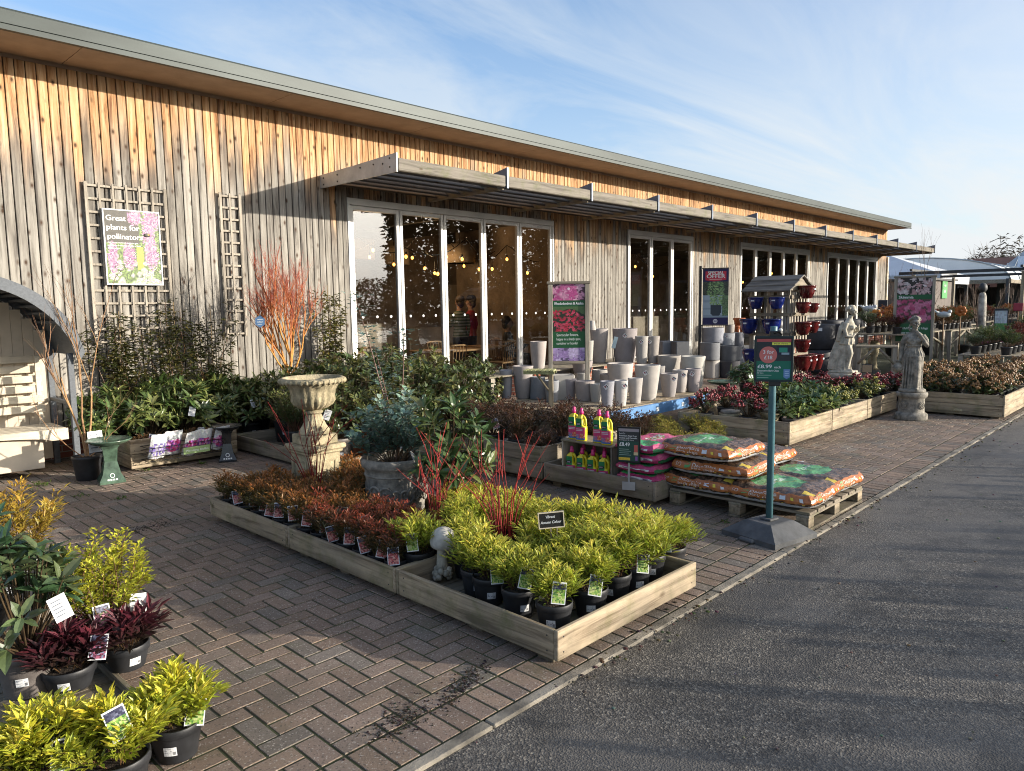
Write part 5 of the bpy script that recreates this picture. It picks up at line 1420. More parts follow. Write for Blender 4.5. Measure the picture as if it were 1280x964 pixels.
put('branches', bare_mesh(66, 4, .9, .011, (.40, .23, .11), (.26, .15, .09), .42, (2, 3), .7, 5, [(Vector((0, 0, .2)), Vector((.12*math.cos(a), .12*math.sin(a), 1)).normalized() if i < 3 else Vector((math.cos(a)*.8, math.sin(a)*.8, .6)).normalized(), .85 if i < 3 else .4, .012 if i < 3 else .006) for i, a in enumerate((.2, 2.2, 1.2, 3.3, 5.2))]), bs)
put('plant_label', LAB['white'][1], bs, (.06, -.12, .28), (-.1, 0, .1), 2.0)

# ================================================================ evergreens between the island and the café doors
CAM = [whorl_mesh(460+i, .38, .70, 135, .08, .036, (.075, .11, .035), (.17, .17, .05), 6, None, .012, .04, upness=.3, droop=.2) for i in range(3)]
PIE = [twiggy_mesh(470+i, .33, .62, 60, .048, .02, (.075, .115, .035), (.24, .25, .08), 40, (.14, .08, .05), 1.0, 'gloss_leaf') for i in range(2)]
EV = [(4.15, 6.55, 0, .17, 'pot_grey', .8, 'evergreen in a large taupe pot straight behind the urn'), (4.1, 7.3, 1, .12, 'pot', .75, 'evergreen in a black pot left of the taupe pot behind the urn'), (4.65, 6.75, 2, .18, 'terracotta', .95, 'evergreen in a terracotta pot just right of the urn'),
      (5.1, 6.5, 0, .14, 'pot', 1.0, None), (5.0, 7.2, 1, .14, 'pot', 1.08, None), (5.5, 6.9, 2, .16, 'terracotta', 1.08, 'evergreen in a terracotta pot behind the blue grey eucalyptus'), (5.6, 7.6, 0, .14, 'pot', 1.15, None), (5.0, 7.9, 2, .14, 'pot', 1.1, None), (6.0, 7.2, 1, .14, 'pot', 1.05, None), (6.3, 7.8, 2, .14, 'pot', 1.1, None), (6.4, 6.9, 0, .14, 'pot', .95, None), (6.95, 7.35, 1, .14, 'pot', .95, None), (5.5, 8.35, 1, .14, 'pot', 1.0, None), (6.3, 8.45, 0, .14, 'pot', .95, None), (4.6, 7.6, 2, .14, 'pot', .95, None), (7.3, 7.9, 2, .14, 'pot', .8, None), (4.45, 8.15, 0, .14, 'pot', .85, None), (4.45, 6.25, 1, .14, 'pot', .8, None), (5.55, 6.3, 2, .14, 'pot', .95, None), (5.25, 6.95, 0, .14, 'pot', 1.05, None), (4.8, 6.3, 2, .14, 'pot', .85, None)]
for i, (x, y, q, r, mk, sc, lb) in enumerate(EV):
    z = .055 if (x < 6.05 and y < 8.28) else .002
    potted('camellia', lb or 'dark leaved evergreen in the dense group in front of the café doors', 'potted plant', (x, y, z), (CAM[q] if i % 4 != 1 else PIE[i % 2]), r, .27, None if lb else 'evergreens before the café doors', facing((x, y)), mk, seed=i+170, sc=sc*1.12, lab=('white', (-.1, -.3, .5)) if i in (0, 4, 2) else None)
# dark shrubs behind the bottle crate
DRK = [twiggy_mesh(480+i, .24, .36, 46, .036, .014, (.05, .05, .02), (.13, .055, .03), 34, (.16, .09, .06), 1.0, 'gloss_leaf') for i in range(3)]
DK = [(5.18, 4.62, .072, 'dark red leaved shrub beside the bottle crate, lower than its neighbours'), (5.22, 4.98, .072, 'dark red leaved shrub second left of the bottle crate'), (5.25, 5.36, .072, 'dark red leaved shrub third left of the bottle crate'), (5.5, 4.3, .075, None), (5.65, 4.75, .072, None), (5.7, 5.2, .072, None), (5.75, 5.65, .072, None), (5.35, 5.72, .072, None), (6.0, 4.45, .072, None), (5.75, 3.95, .075, None), (6.05, 5.0, .072, None)]
for i, (x, y, z, lb) in enumerate(DK):
    if i and lb or y > 4.45: z += .0
    potted('pieris', lb or 'dark red leaved shrub in the crowded back rows behind the bottle crate', 'potted plant', (x, y, z), DRK[i % 3], .085 if i else .075, .17 if i == 0 else .27, None if lb else 'dark shrubs behind the bottle crate', facing((x, y)), 'pot' if i else 'pot_grey', seed=i+200, sc=.95 if i else .75, lab=('pink', (.05, -.15, .35)) if i == 2 else None)
# yellow green low shrubs before the blue beam
EUO = [twiggy_mesh(490+i, .23, .26, 44, .026, .014, (.13, .17, .035), (.44, .36, .06), 40, (.2, .1, .05), 1.0) for i in range(3)]
for i, (x, y) in enumerate([(6.55, 4.55), (6.95, 4.35), (7.3, 4.6), (7.55, 4.15), (7.85, 4.5), (6.75, 4.05), (7.15, 3.95), (6.35, 4.2), (7.6, 4.85)]):
    potted('euonymus', ['low yellow green shrub nearest the pink compost bags', 'low yellow green shrub at the right end, against the two plank tray'][i//7] if i in (7, 4) else 'low yellow green shrub in the group in front of the blue beam', 'potted plant', (x, y, .002), EUO[i % 3], .085, .13, 'low shrubs in front of the blue beam', facing((x, y)), seed=i+220, sc=.82)
# ================================================================ staging with grey garden pots
M['beam_blue'] = mat('blue_racking_steel', (.085, .21, .42), .45, .2, 5, metallic=.1)
M['clay'] = vmat('fibreclay_pot', .85, .3, .14, 10, bmp=.15)
def staging():
    t = thing('blue_beam_staging', 'low display staging with a blue steel front beam and timber deck under grey pots', 'staging', (6.45, 5.02, 0))
    mb = MB(); mb.box(0, 2.70, 0, .045, .285, .415, b=.004); mb.box(0, 2.70, -.006, -.0005, .32, .36); b = mb.build('front_beam', M['beam_blue'], t)
    lab = MB()
    for x in (.55, 1.35, 1.95): lab.box(x, x+.06, -.0085, -.0065, .32, .37)
    lab.build('stickers', M['white'], b)
    mb = MB()
    for i in range(14): mb.box(0, 2.8, .05+i*.115, .05+i*.115+.108, .40, .42, b=.002)
    mb.build('deck', M['wx'], t)
    for x in (.1, 1.3, 2.55):
        for y in (.15, 1.4):
            m = MB(); m.box(x, x+.1, y, y+.1, 0, .399); m.build('leg', M['wgz'], t)
    m = MB(); m.box(0, 2.7, 1.6, 1.645, .285, .398, b=.004); m.build('back_beam', M['beam_blue'], t)
    t = thing('timber_staging', 'raised timber shelf behind the blue beam staging carrying the tall grey pots', 'staging', (6.9, 6.72, 0))
    mb = MB()
    for i in range(5): mb.box(-.35, 3.6, i*.14, i*.14+.13, .73, .75, b=.002)
    mb.build('deck', M['wgx'], t)
    for x in (-.3, 1.4, 3.4):
        for y in (.02, .6):
            m = MB(); m.box(x, x+.08, y, y+.08, 0, .729); m.build('leg', M['wgz'], t)
staging()
def planter_mesh(r, h, col, taper=.72, seed=0, sq=False, label=True, belly=0.0):
    mb = MB(); t = .022 if r > .1 else .014; rb = r*taper
    def c(k): return tuple(min(.8, x*k) for x in col)
    if sq:
        def ring(s, z, rd=.14):
            P = []; q = s*rd
            for (cx, cy, a0) in ((s-q, -s+q, -PI/2), (s-q, s-q, 0), (-s+q, s-q, PI/2), (-s+q, -s+q, PI)):
                for k in range(4): a = a0+k*PI/6; P.append((cx+q*math.cos(a), cy+q*math.sin(a), z))
            return P
        S_ = [ring(rb*.97, 0), ring(rb, .01), ring(rb+(r-rb)*.95, h-.012), ring(r, h), ring(r-t*.5, h+.004), ring(r-t, h-.006), ring(rb-t*.5, .03)]
        n = 16; V = [p for s in S_ for p in s]
        F = [(k*n+i, k*n+(i+1) % n, (k+1)*n+(i+1) % n, (k+1)*n+i) for k in range(len(S_)-1) for i in range(n)]+[tuple(reversed(range(n))), tuple(range(len(V)-n, len(V)))]
        mb.add(V, F, col=col)
    else:
        prof = [(rb*.93, 0), (rb*.985, .004), (rb, .014)]
        for k in range(1, 7): q = k/7; prof.append((rb+(r-rb)*q**.8+belly*math.sin(PI*q)*r, .014+(h-.024)*q))
        prof += [(r, h-.012), (r, h-.003), (r-.004, h), (r-t+.004, h), (r-t, h-.006), (rb+(r-rb)*.6-t, h*.55), (0, h*.5)]
        mb.lathe(prof, 32, col=col)
    return mb.mesh('planter', M['clay'])
SHADE = [(.34, .305, .285), (.38, .35, .33), (.295, .27, .265), (.27, .275, .30), (.43, .405, .375), (.125, .128, .135), (.20, .205, .22), (.07, .072, .078)]
pk = [0]
def planter(label, px, ytop, ybase, w, z=None, Y=None, sh=0, taper=.70, sq=False, tagged=False, belly=0.0, inverted=False, hmin=None, rz=None):
    p = gz(px, ybase, z) if Y is None else gY(px, ybase, Y)
    if Y is not None and z is None: z = p.z
    d = depth(p); r = w/FPX*d/2
    top = gY(px, ytop, p.y).z; h = max(.05, top-p.z)
    c = (p.x, p.y, p.z)
    away = Vector((p.x, p.y, 0)).normalized()*r*taper       # the pixel is the front foot of the pot
    pk[0] += 1; rr = random.Random(pk[0])
    t = thing('grey_planter', label, 'plant pot', (p.x+away.x, p.y+away.y, z), facing(p, rr.uniform(-.3, .3) if rz is None else rz), 'grey garden pots for sale')
    m = planter_mesh(r*1.01, h, jit(rr, SHADE[sh], .07, .02), taper, sq=sq, belly=belly)
    o = put('shell', m, t)
    if inverted: o.rotation_euler = (PI, 0, 0); o.location = (0, 0, h)
    if tagged:
        mb = MB(); mb.M = Matrix.Translation((rr.uniform(-.3, .5)*r, -r*.99, h*.80)) @ Matrix.Rotation(R(45+rr.uniform(-15, 15)), 4, 'Y') @ Matrix.Rotation(R(8), 4, 'X')
        s = .028; mb.box(-s, s, -.004, -.0025, -s, s, col=(.70, .70, .70)); mb.box(-s*.7, s*.2, -.0052, -.0041, -s*.5, s*.1, col=(.25, .06, .08)); mb.box(-s*.7, s*.7, -.0052, -.0041, s*.45, s*.8, col=(.03, .03, .035)); mb.build('price_tag', M['print'], t)
    return t
Z1 = .421
planter('tapered grey pot nearest the left end of the blue beam, in shadow', 759, 477, 509, 18, Z1, sh=3, tagged=True)
planter('narrow pale pot second along the front of the blue beam', 776, 476, 508, 18, Z1, sh=4, tagged=True)
planter('narrow taupe pot third along the front of the blue beam', 794, 473, 505, 18.5, Z1, sh=1)
planter('big tapered pale pot in the middle of the blue beam', 809, 457, 501, 32, Z1, sh=4, taper=.66, tagged=True)
planter('tapered taupe pot right of the big pale pot on the beam', 836, 467.5, 497, 22, Z1, sh=2, tagged=True)
planter('narrow pale pot squeezed between two taupe pots on the blue beam', 850, 463, 491, 20, Z1, sh=1, tagged=True)
planter('taupe pot with a square tag near the right end of the blue beam', 866, 461.5, 490.5, 19.5, Z1, sh=2, tagged=True)
planter('big wide pale pot at the right end of the blue beam', 866, 446, 486, 30, Z1, sh=4, taper=.74)
planter('wide low taupe pot behind the narrow pots on the beam', 836, 445, 483, 29, Z1, sh=0, taper=.78)
planter('wide pale cream pot behind the front row, left of the big pale pot', 775, 455, 491, 33, Z1, sh=4, taper=.78)
planter('low taupe bowl pot at the left of the front row, above the shrubs', 731, 477, 502, 25, Z1, sh=0, taper=.8)
planter('square pale trough pot with a round hole in its front', 704, 470, 500, 27, Z1, sh=4, taper=.9, sq=True, rz=.1)
planter('square pale pot standing behind the trough with the hole', 703, 456, 480, 24, Z1, sh=1, taper=.95, sq=True, rz=.2)
planter('upturned pale pot below the wide taupe one behind the banner', 729, 467, 492, 21, Z1, sh=4, inverted=True, taper=.8)
planter('wide taupe pot partly hidden by the rhododendron banner', 728, 452, 468, 26, .68, sh=0, taper=.8)
planter('rounded cream pot low in the middle rows', 750, 463, 486, 20, Z1, sh=4, taper=1.15)
planter('small square grey pot high in the middle rows', 748, 453, 464, 14, .62, sh=1, taper=.95, sq=True)
planter('tall taupe pot with a square tag at the back left of the beam staging', 654, 458, 499, 26, Z1, sh=0, taper=.66)
planter('narrow grey pot at the far left, beside the dark bird baths', 633, 463, 499, 16.5, Z1, sh=3, taper=.72)
planter('pale blue grey flared pot below the small bird table', 673, 472, 500, 17.5, Z1, sh=6, taper=1.25)
for i, (px, yt, yb, w, s_) in enumerate([(760, 468, 490, 20, 0), (822, 458, 488, 18, 2), (712, 474, 500, 18, 2), (745, 480, 503, 16, 1), (852, 452, 482, 18, 1), (690, 476, 503, 18, 3)]):
    planter(['low pot tucked behind the narrow pale pots of the beam front', 'taupe pot between the big pale pot and the wide low one', 'small taupe pot right of the square trough', 'pale pot at the very left of the beam front row', 'pale pot behind the squeezed narrow one on the beam', 'dark grey pot left of the square trough'][i], px, yt, yb, w, Z1, sh=s_, taper=.76)
Z2 = .751
planter('tall square shouldered grey pot on the upper shelf left of the banner', 673, 427, 462, 21, Z2, sh=1, taper=.72)
planter('tall tapered taupe pot on the upper shelf behind the banner', 749, 411, 454, 22.5, Z2, sh=1, taper=.70)
planter('largest tall grey pot on the upper shelf with a tilted tag', 781, 411, 454, 31, Z2, sh=2, taper=.80, tagged=True)
planter('narrow tall taupe pot on the upper shelf right of the largest one', 802, 420.5, 455, 16.5, Z2, sh=1, taper=.74, tagged=True)
planter('narrow tall taupe pot at the right of the upper shelf row', 816, 420.5, 454.5, 16.5, Z2, sh=0, taper=.70, tagged=True)
planter('narrow pale pot edge right behind the banner frame', 736, 426, 456, 12, Z2, sh=4, taper=.7)
planter('small white upturned pot at the very back above the banner side', 740, 401, 413, 10, 1.28, sh=4, taper=.7, inverted=True)
planter('dark square cube pot on the upper shelf, left of two', 833, 427, 445, 17.5, Z2, sh=6, taper=.97, sq=True, rz=.4)
planter('dark square cube pot on the upper shelf, right of two', 850, 427.5, 446, 18, Z2, sh=5, taper=.97, sq=True, rz=.4)
# stacked cylinders right of the staging
def stackp(*a, **k): planter(*a, **k)
stackp('cream cylinder pot under the pale blue cylinder, right of the beam', 889, 451, 473, 20, .005, sh=4, taper=.93)
stackp('pale blue grey cylinder pot stacked on the cream one', 887, 429, 451, 25, None, 8.06, sh=6, taper=.97)
stackp('dark cylinder pot at the bottom of the granite stack', 912, 452, 473, 25, .005, sh=7, taper=.94)
stackp('dark speckled granite cylinder pot on top of the dark one', 912, 433, 452, 27, None, 7.84, sh=5, taper=.98)
stackp('grey cylinder pot at the top of the stack under the special offer banner', 891, 410, 430, 27, None, 8.3, sh=3, taper=.97)
stackp('grey cylinder pot with a white tag above the granite stack', 906, 417, 434, 24, None, 8.15, sh=3, taper=.97, tagged=True)
stackp('speckled grey cylinder pot at the right of the stacks', 922, 416, 436, 15, None, 8.3, sh=6, taper=.95)
stackp('speckled grey cylinder pot under its twin at the right of the stacks', 923, 436, 455, 16, None, 8.3, sh=3, taper=.95)
stackp('low grey box pot with a white tag right of the granite stack', 935, 440, 453, 14, None, 8.4, sh=1, taper=.95, tagged=True)
stackp('low dark grey pot at the foot of the blue pot rack', 940, 453, 469, 14, None, 8.3, sh=3, taper=.95)
stackp('small pinkish pot beside the special offer banner', 912, 406, 417, 12, None, 8.5, sh=0, taper=.9)
stackp('pale grey pot low down between the stacks and the offer sign', 928, 458, 474, 16, None, 8.1, sh=4, taper=.9)
def terra():
    for i, (px, yt, yb, w) in enumerate([(924, 397.5, 407, 15), (921, 407, 416, 8), (928, 407, 416, 8)]):
        p = gY(px, yb, 8.6); r = w/FPX*depth(p)/2; h = gY(px, yt, 8.6).z-p.z
        t = thing('terracotta_pot', ['terracotta pot on top, upside of the small pair', 'small terracotta pot below, left of the pair', 'small terracotta pot below, right of the pair'][i], 'plant pot', p, 0, 'terracotta pots by the pot stacks')
        mb = MB(); mb.lathe([(r*.7, 0), (r*.88, h*.7), (r*.9, h*.71), (r, h*.72), (r, h), (r*.9, h), (r*.8, h*.5), (0, h*.4)], 20); mb.build('shell', M['terracotta'], t)
terra()
# crate-board under the stacks so that nothing floats
t = thing('pot_display_plinth', 'low grey block plinth under the stacked cylinder pots', 'plinth', (14.3, 8.05, 0)); mb = MB()
mb.box(-.3, 2.6, .35, 1.15, 0, .28, b=.01); mb.build('block', M['stone_grey'], t)

# ================================================================ banners on posts
def banner_frame(name, label, x, y, rz, zc, w, h, post_z=0.0, tilt=0.0):
    t = thing(name, label, 'sign', (x, y, 0), rz)
    for sx in (-1, 1):
        m = MB(); m.box(sx*w/2-.03, sx*w/2+.03, -.02, .025, .0 if sx < 0 or True else 0, zc+h/2, b=.004); m.build('post', M['wgz'], t)
    m = MB(); m.box(-w/2-.045, w/2+.045, -.03, .035, zc+h/2+.001, zc+h/2+.035, b=.004); m.build('top_rail', M['wgx'], t)
    m = MB(); m.box(-w/2+.031, w/2-.031, -.02, .025, zc-h/2-.04, zc-h/2, b=.004); m.build('bottom_rail', M['wgx'], t)
    m = MB(); m.box(-w/2+.031, w/2-.031, -.004, .012, zc-h/2+.001, zc+h/2-.001, col=(.05, .08, .05)); b = m.build('panel', M['paint'], t)
    return t, b
def rhodo_banner():
    x, y = 7.3, 6.28; p0, p1 = gY(708, 354, y), gY(714, 452, y); zc = (p0.z+p1.z)/2; h = p0.z-p1.z-.02
    x = (p0.x+p1.x)/2; w = 46/FPX*depth((x, y, zc))
    t, b = banner_frame('rhododendron_banner', 'tall banner Rhododendron and Azalea in a grey timber frame among the pots', x, y, facing((x, y), R(3)), zc, w, h)
    m = MB(); u = w/2-.034; z0, z1 = zc-h/2+.003, zc+h/2-.003; H = z1-z0
    gr = (.012, .085, .03)
    printgrid(m, -u, u, z0, z0+H*.17, 26, 14, blossoms(3, 30, [(.46, .34, .62), (.56, .46, .70), (.36, .24, .50)], (.10, .08, .14), .16, .5), y=-.0052)
    m.quad((-u, -.0052, z0+H*.17), (u, -.0052, z0+H*.17), (u, -.0052, z0+H*.385), (-u, -.0052, z0+H*.385), col=gr)
    printgrid(m, -u, u, z0+H*.385, z0+H*.71, 30, 30, blossoms(5, 150, [(.50, .035, .07), (.60, .08, .14), (.38, .02, .05)], lambda s, t: (.02, .03, .018) if t < .6+.3*math.sin(s*3) else (.07, .13, .05), .06, 1.0, .5, lambda s, t: math.hypot(s-.35, (t-.25)) < .66), y=-.0052)
    m.quad((-u, -.0052, z0+H*.71), (u, -.0052, z0+H*.71), (u, -.0052, z0+H*.79), (-u, -.0052, z0+H*.79), col=gr)
    printgrid(m, -u, u, z0+H*.79, z1, 28, 16, blossoms(7, 40, [(.62, .16, .36), (.66, .30, .46), (.52, .09, .28), (.7, .42, .55)], (.09, .035, .06), .17, .6), y=-.0052)
    text(m, 'Rhododendron & Azalea', -u+.02, z0+H*.735, .05, -.0066, WH, fit=2*u-.04, bold=.0012)
    for i, l in enumerate(('Spectacular flowers,', 'happy in a shady spot,', 'container or border')): text(m, l, -u+.045, z0+H*(.325-.055*i), .05, -.0066, (.7, .76, .7), fit=(2*u-.10)*(.9, 1, .88)[i], bold=.0004)
    m.prism([(.0+.018*math.cos(i*PI/8), z0+H*.94+.018*math.sin(i*PI/8)) for i in range(16)], -.0066, -.006, 'y', col=(.75, .6, .68))
    m.build('printed_banner', M['print'], b)
rhodo_banner()
def special():
    y = 8.35; a, c = gY(895, 336, y), gY(895, 406, y); x = a.x; zc = (a.z+c.z)/2; h = a.z-c.z; w = 31/FPX*depth((x, y, zc))
    t = thing('offer_flag', 'navy and red Special Offer banner on a black pole beside the second glass door', 'sign', (x, y, 0), facing((x, y)))
    mb = MB(); mb.box(-w/2-.085, -w/2-.025, -.03, .03, 0, zc+h/2+.07, b=.004); mb.box(-w/2-.26, -w/2+.2, -.18, .18, 0, .03, b=.005); mb.build('pole', M['black'], t)
    mb = MB(); mb.box(-w/2-.03, w/2, -.012, .012, zc+h/2, zc+h/2+.02); mb.box(-w/2-.03, w/2, -.012, .012, zc-h/2-.02, zc-h/2); mb.build('arms', M['black'], t)
    mb = MB(); mb.box(-w/2, w/2, -.003, .003, zc-h/2+.001, zc+h/2-.001, col=(.02, .018, .09)); b = mb.build('banner', M['paint'], t)
    m = MB(); u = w/2-.004; z0 = zc-h/2; H = h; rr = random.Random(4)
    def pic(s, t):
        if t > .62: 
            if math.hypot((s-.5)/.34, (t-.72)/.42) < 1 and rr.random() < .7: return jit(rr, rr.choice([(.16, .30, .12), (.28, .42, .20), (.10, .2, .09)]), .3)
            return jit(rr, (.05, .065, .05), .5)
        if .30 < s < .72 and .06 < t < .36 and math.hypot((s-.51)/.24, (t-.26)/.24) < 1: return (.035, .05, .07)
        if .27 < s < .78 and .32 < t < .62 and rr.random() < .75: return jit(rr, rr.choice([(.2, .36, .15), (.3, .45, .2), (.12, .25, .1)]), .3)
        if s > .78 and t > .05: return jit(rr, (.12, .2, .1), .4)
        return (.32, .42, .52) if int(t*14) % 3 else (.24, .32, .42)
    printgrid(m, -u, u, z0+H*.13, z0+H*.77, 26, 40, pic, y=-.0042)
    m.prism([(-u*.82, z0+H*.80), (-.05, z0+H*.775), (u*.82, z0+H*.80), (u*.82, z0+H*.955), (-u*.82, z0+H*.955)], -.0062, -.0045, 'y', col=(.55, .03, .07))
    text(m, 'SPECIAL', 0, z0+H*.90, .105, -.0075, WH, 'CENTER', fit=2*u*.62, bold=.004); text(m, 'OFFER', 0, z0+H*.835, .12, -.0075, WH, 'CENTER', fit=2*u*.72, bold=.004)
    m.quad((-u*.5, -.0075, z0+H*.808), (u*.5, -.0075, z0+H*.808), (u*.5, -.0075, z0+H*.818), (-u*.5, -.0075, z0+H*.818), col=(.7, .5, .5))
    m.prism([(.05*math.cos(i*PI/10), z0+H*.065+.05*math.sin(i*PI/10)) for i in range(20)], -.0062, -.0045, 'y', col=(.6, .62, .7)); 
    for k in range(3): m.box(-.03+.022*k, -.03+.022*k+.014, -.0072, -.0063, z0+H*.05, z0+H*.05+.04-.01*(k % 2), col=(.05, .05, .2))
    m.build('printing', M['print'], b)
special()
def birdtable():
    p = gY(676, 462, 6.0); t = thing('bird_table', 'small mossy slatted timber table beside the rhododendron banner', 'table', (p.x, p.y, 0), facing(p, R(-8))); z = p.z
    mb = MB()
    for i in range(7): mb.box(-.20+.055*i, -.20+.055*i+.045, -.13, .14, z-.02, z, b=.002)
    mb.box(-.2, .18, -.12, -.09, z-.05, z-.021); mb.box(-.2, .18, .09, .12, z-.05, z-.021); mb.build('slatted_top', mat('mossy_table_timber', (.36, .36, .17), .85, .3, 12), t)
    mb = MB(); mb.box(.10, .155, -.05, .005, 0, z-.051, b=.003); mb.tube([(.12, -.02, z-.28), (-.05, -.02, z-.055)], .016, 4); mb.build('leg', M['wz'], t)
birdtable()
# cane with a blue tag among the tall pots
p = gY(766, 448, 6.7); t = thing('cane_tag', 'pale blue tag on a thin black cane between two tall pots', 'label', (p.x, p.y, .75), facing(p)); mb = MB(); mb.tube([(0, 0, 0), (.03, 0, .2), (.02, 0, .34)], .006, 5); mb.build('cane', M['black'], t); mb = MB(); mb.M = Matrix.Translation((.03, -.01, .33)) @ Matrix.Rotation(R(15), 4, 'Y'); mb.box(-.03, .03, -.001, .001, -.09, .09, col=(.45, .58, .62)); mb.build('tag', M['print'], t)
# ================================================================ plants of the path side trays
SKG = [whorl_mesh(600+i, .15, .25, 26, .105, .034, (.065, .12, .035), (.22, .26, .07), 7, None, .012, .03, upness=.7, droop=.25) for i in range(2)]
SKY_ = [whorl_mesh(610+i, .15, .21, 26, .07, .028, (.06, .10, .03), (.16, .18, .05), 6, ((.34, .32, .07), .9), .026, .03, upness=.5) for i in range(2)]
SKR = [whorl_mesh(620+i, .15, .22, 26, .068, .026, (.05, .07, .025), (.10, .06, .03), 6, ((.28, .035, .045), .95), .028, .03, upness=.5) for i in range(2)]
SKO = [whorl_mesh(630+i, .22, .30, 46, .075, .030, (.045, .075, .022), (.10, .11, .03), 6, ((.36, .20, .08), .85), .034, .03, upness=.5) for i in range(2)]
sx = [('g', 990), ('g', 1004), ('g', 1016), ('g', 1031), ('y', 1042), ('y', 1053), ('y', 1077), ('y', 1090), ('r', 1105), ('r', 1117)]
KN = {'g': 'green leaved skimmia', 'y': 'yellow budded skimmia', 'r': 'red budded skimmia'}
cnt = {}
for i, (kd, px) in enumerate(sx):
    c = cnt.get(kd, 0); cnt[kd] = c+1
    x = gY(px, 500, 3.60).x
    potted('skimmia', '%s on the pale tray edge, %s of its kind from left' % (KN[kd], ORD[c]), 'potted plant', (x, 3.6, .07), {'g': SKG, 'y': SKY_, 'r': SKR}[kd][i % 2], .11 if kd != 'r' else .10, .22, 'skimmias along the path edge', facing((x, 3.6), .2), 'pot_grey' if i < 6 else 'pot', seed=i+300, sc=1.15 if kd == 'g' else 1.1)
for i, (x, y, kd, lb) in enumerate([(8.3, 4.62, 'r', 'red budded skimmia at the back corner of the pale tray, below the dark dish'), (8.32, 4.05, 'r', 'red budded skimmia in the middle of the pale tray end that faces the bark bags')]+[(x, y, 'r', None) for x, y in ((8.9, 4.65), (9.6, 4.6), (11.0, 4.1), (11.3, 4.6), (11.5, 3.95), (11.75, 4.4), (10.9, 4.65), (11.7, 3.72))]+[(x, y, 'g', None) for x, y in ((9.3, 4.1), (9.7, 4.2), (10.2, 4.1), (9.0, 3.95), (10.4, 4.5), (9.9, 4.65))]):
    potted('skimmia', lb or ('red budded skimmia in the back rows of the pale trays' if kd == 'r' else 'green leaved skimmia in the back rows of the pale trays'), 'potted plant', (x, y, .07), (SKR if kd == 'r' else SKG)[i % 2], .11, .22, None if lb else ('red skimmias in the back rows' if kd == 'r' else 'green skimmias in the back rows'), facing((x, y), .2), seed=i+330, sc=1.2)
p = gY(705+300, 468, 4.3)
potted('skimmia', 'large green leaved shrub raised above the pale tray beside the offer sign', 'potted plant', (9.75, 4.75, .32), whorl_mesh(640, .27, .34, 40, .12, .045, (.07, .12, .045), (.16, .2, .08), 7, None, .012, .03, upness=.45, droop=.3), .13, .2, seed=350, lab=('white', (.1, -.24, .2)), rz=facing((9.75, 4.75)))
for i, x in enumerate((12.25, 12.75, 13.25, 13.75, 14.3, 14.8)):
    potted('skimmia', 'orange budded skimmia in a trough, %s from the corner along the road' % ORD[i], 'potted plant', (x, 2.33, .06), SKO[i % 2], .1, .24, 'skimmias in troughs at the road edge', 0, seed=i+360, tub=(.36, .19), sc=1.0)
for i, y in enumerate((2.42, 2.86, 3.2)):
    potted('skimmia', 'orange budded skimmia in a trough facing the jug statue, %s from the corner' % ORD[i], 'potted plant', (12.15, y, .06), SKO[(i+1) % 2], .1, .24, 'skimmias in troughs by the statue', -PI/2, seed=i+370, tub=(.36, .19), sc=1.05)
for i, (x, y) in enumerate([(12.7, 2.85), (13.2, 2.95), (13.8, 2.9), (14.5, 2.9), (12.6, 3.2), (13.4, 3.25), (15.2, 2.4), (15.3, 2.9)]):
    potted('skimmia', 'orange budded skimmia in the back rows of the road side tray', 'potted plant', (x, y, .06), SKO[i % 2], .13, .26, 'skimmias in the back rows at the road edge', facing((x, y)), seed=i+380, sc=1.1)
# low stone bits among the pots
def stone_base(label, x, y, z, r, h, name='carved_drum'):
    t = thing(name, label, 'pedestal', (x, y, z), .3); mb = MB()
    mb.lathe([(r, 0), (r*1.02, h*.1), (r*.98, h*.2), (r*.75, h*.3), (r*.6, h*.55), (r*.66, h*.75), (r*.82, h*.85), (r*.84, h), (0, h)], 28); mb.build('drum', M['stone'], t)
    mb = MB(); mb.lathe([(r*.70, h+.001), (r*.72, h+.02), (r*.7, h+.035), (0, h+.035)], 28); mb.build('top_slab', M['stone_grey'], t)
stone_base('round carved stone base between red skimmias at the tray end', 8.45, 4.35, .065, .17, .22)
stone_base('second round stone base near the front corner of the pale tray', 8.6, 3.9, .065, .16, .26)
stone_base('low stone base between the trough planters by the jug statue', 12.05, 2.62, .065, .14, .20)
def dish(label, x, y, z, r, mkey):
    t = thing('glazed_dish', label, 'dish', (x, y, z)); mb = MB()
    mb.lathe([(r*.5, 0), (r*.8, .015), (r, .05), (r, .057), (r*.9, .04), (r*.5, .02), (0, .018)], 32); mb.build('dish', M[mkey], t)
    mb = MB(); mb.lathe([(.07, -.30), (.09, -.29), (.05, -.15), (.08, -.01), (0, -.005)], 16); mb.build('stem', M['stone_grey'], t)
d1 = gz(905, 476, .42); dish('wide dark green dish at the right end of the blue beam', d1.x, d1.y, .36, .27, 'green_gl')
d2 = gz(1055, 474, .46); dish('cobalt blue dish in front of the leaning white statue', d2.x, d2.y, .42, .30, 'blue_gl')

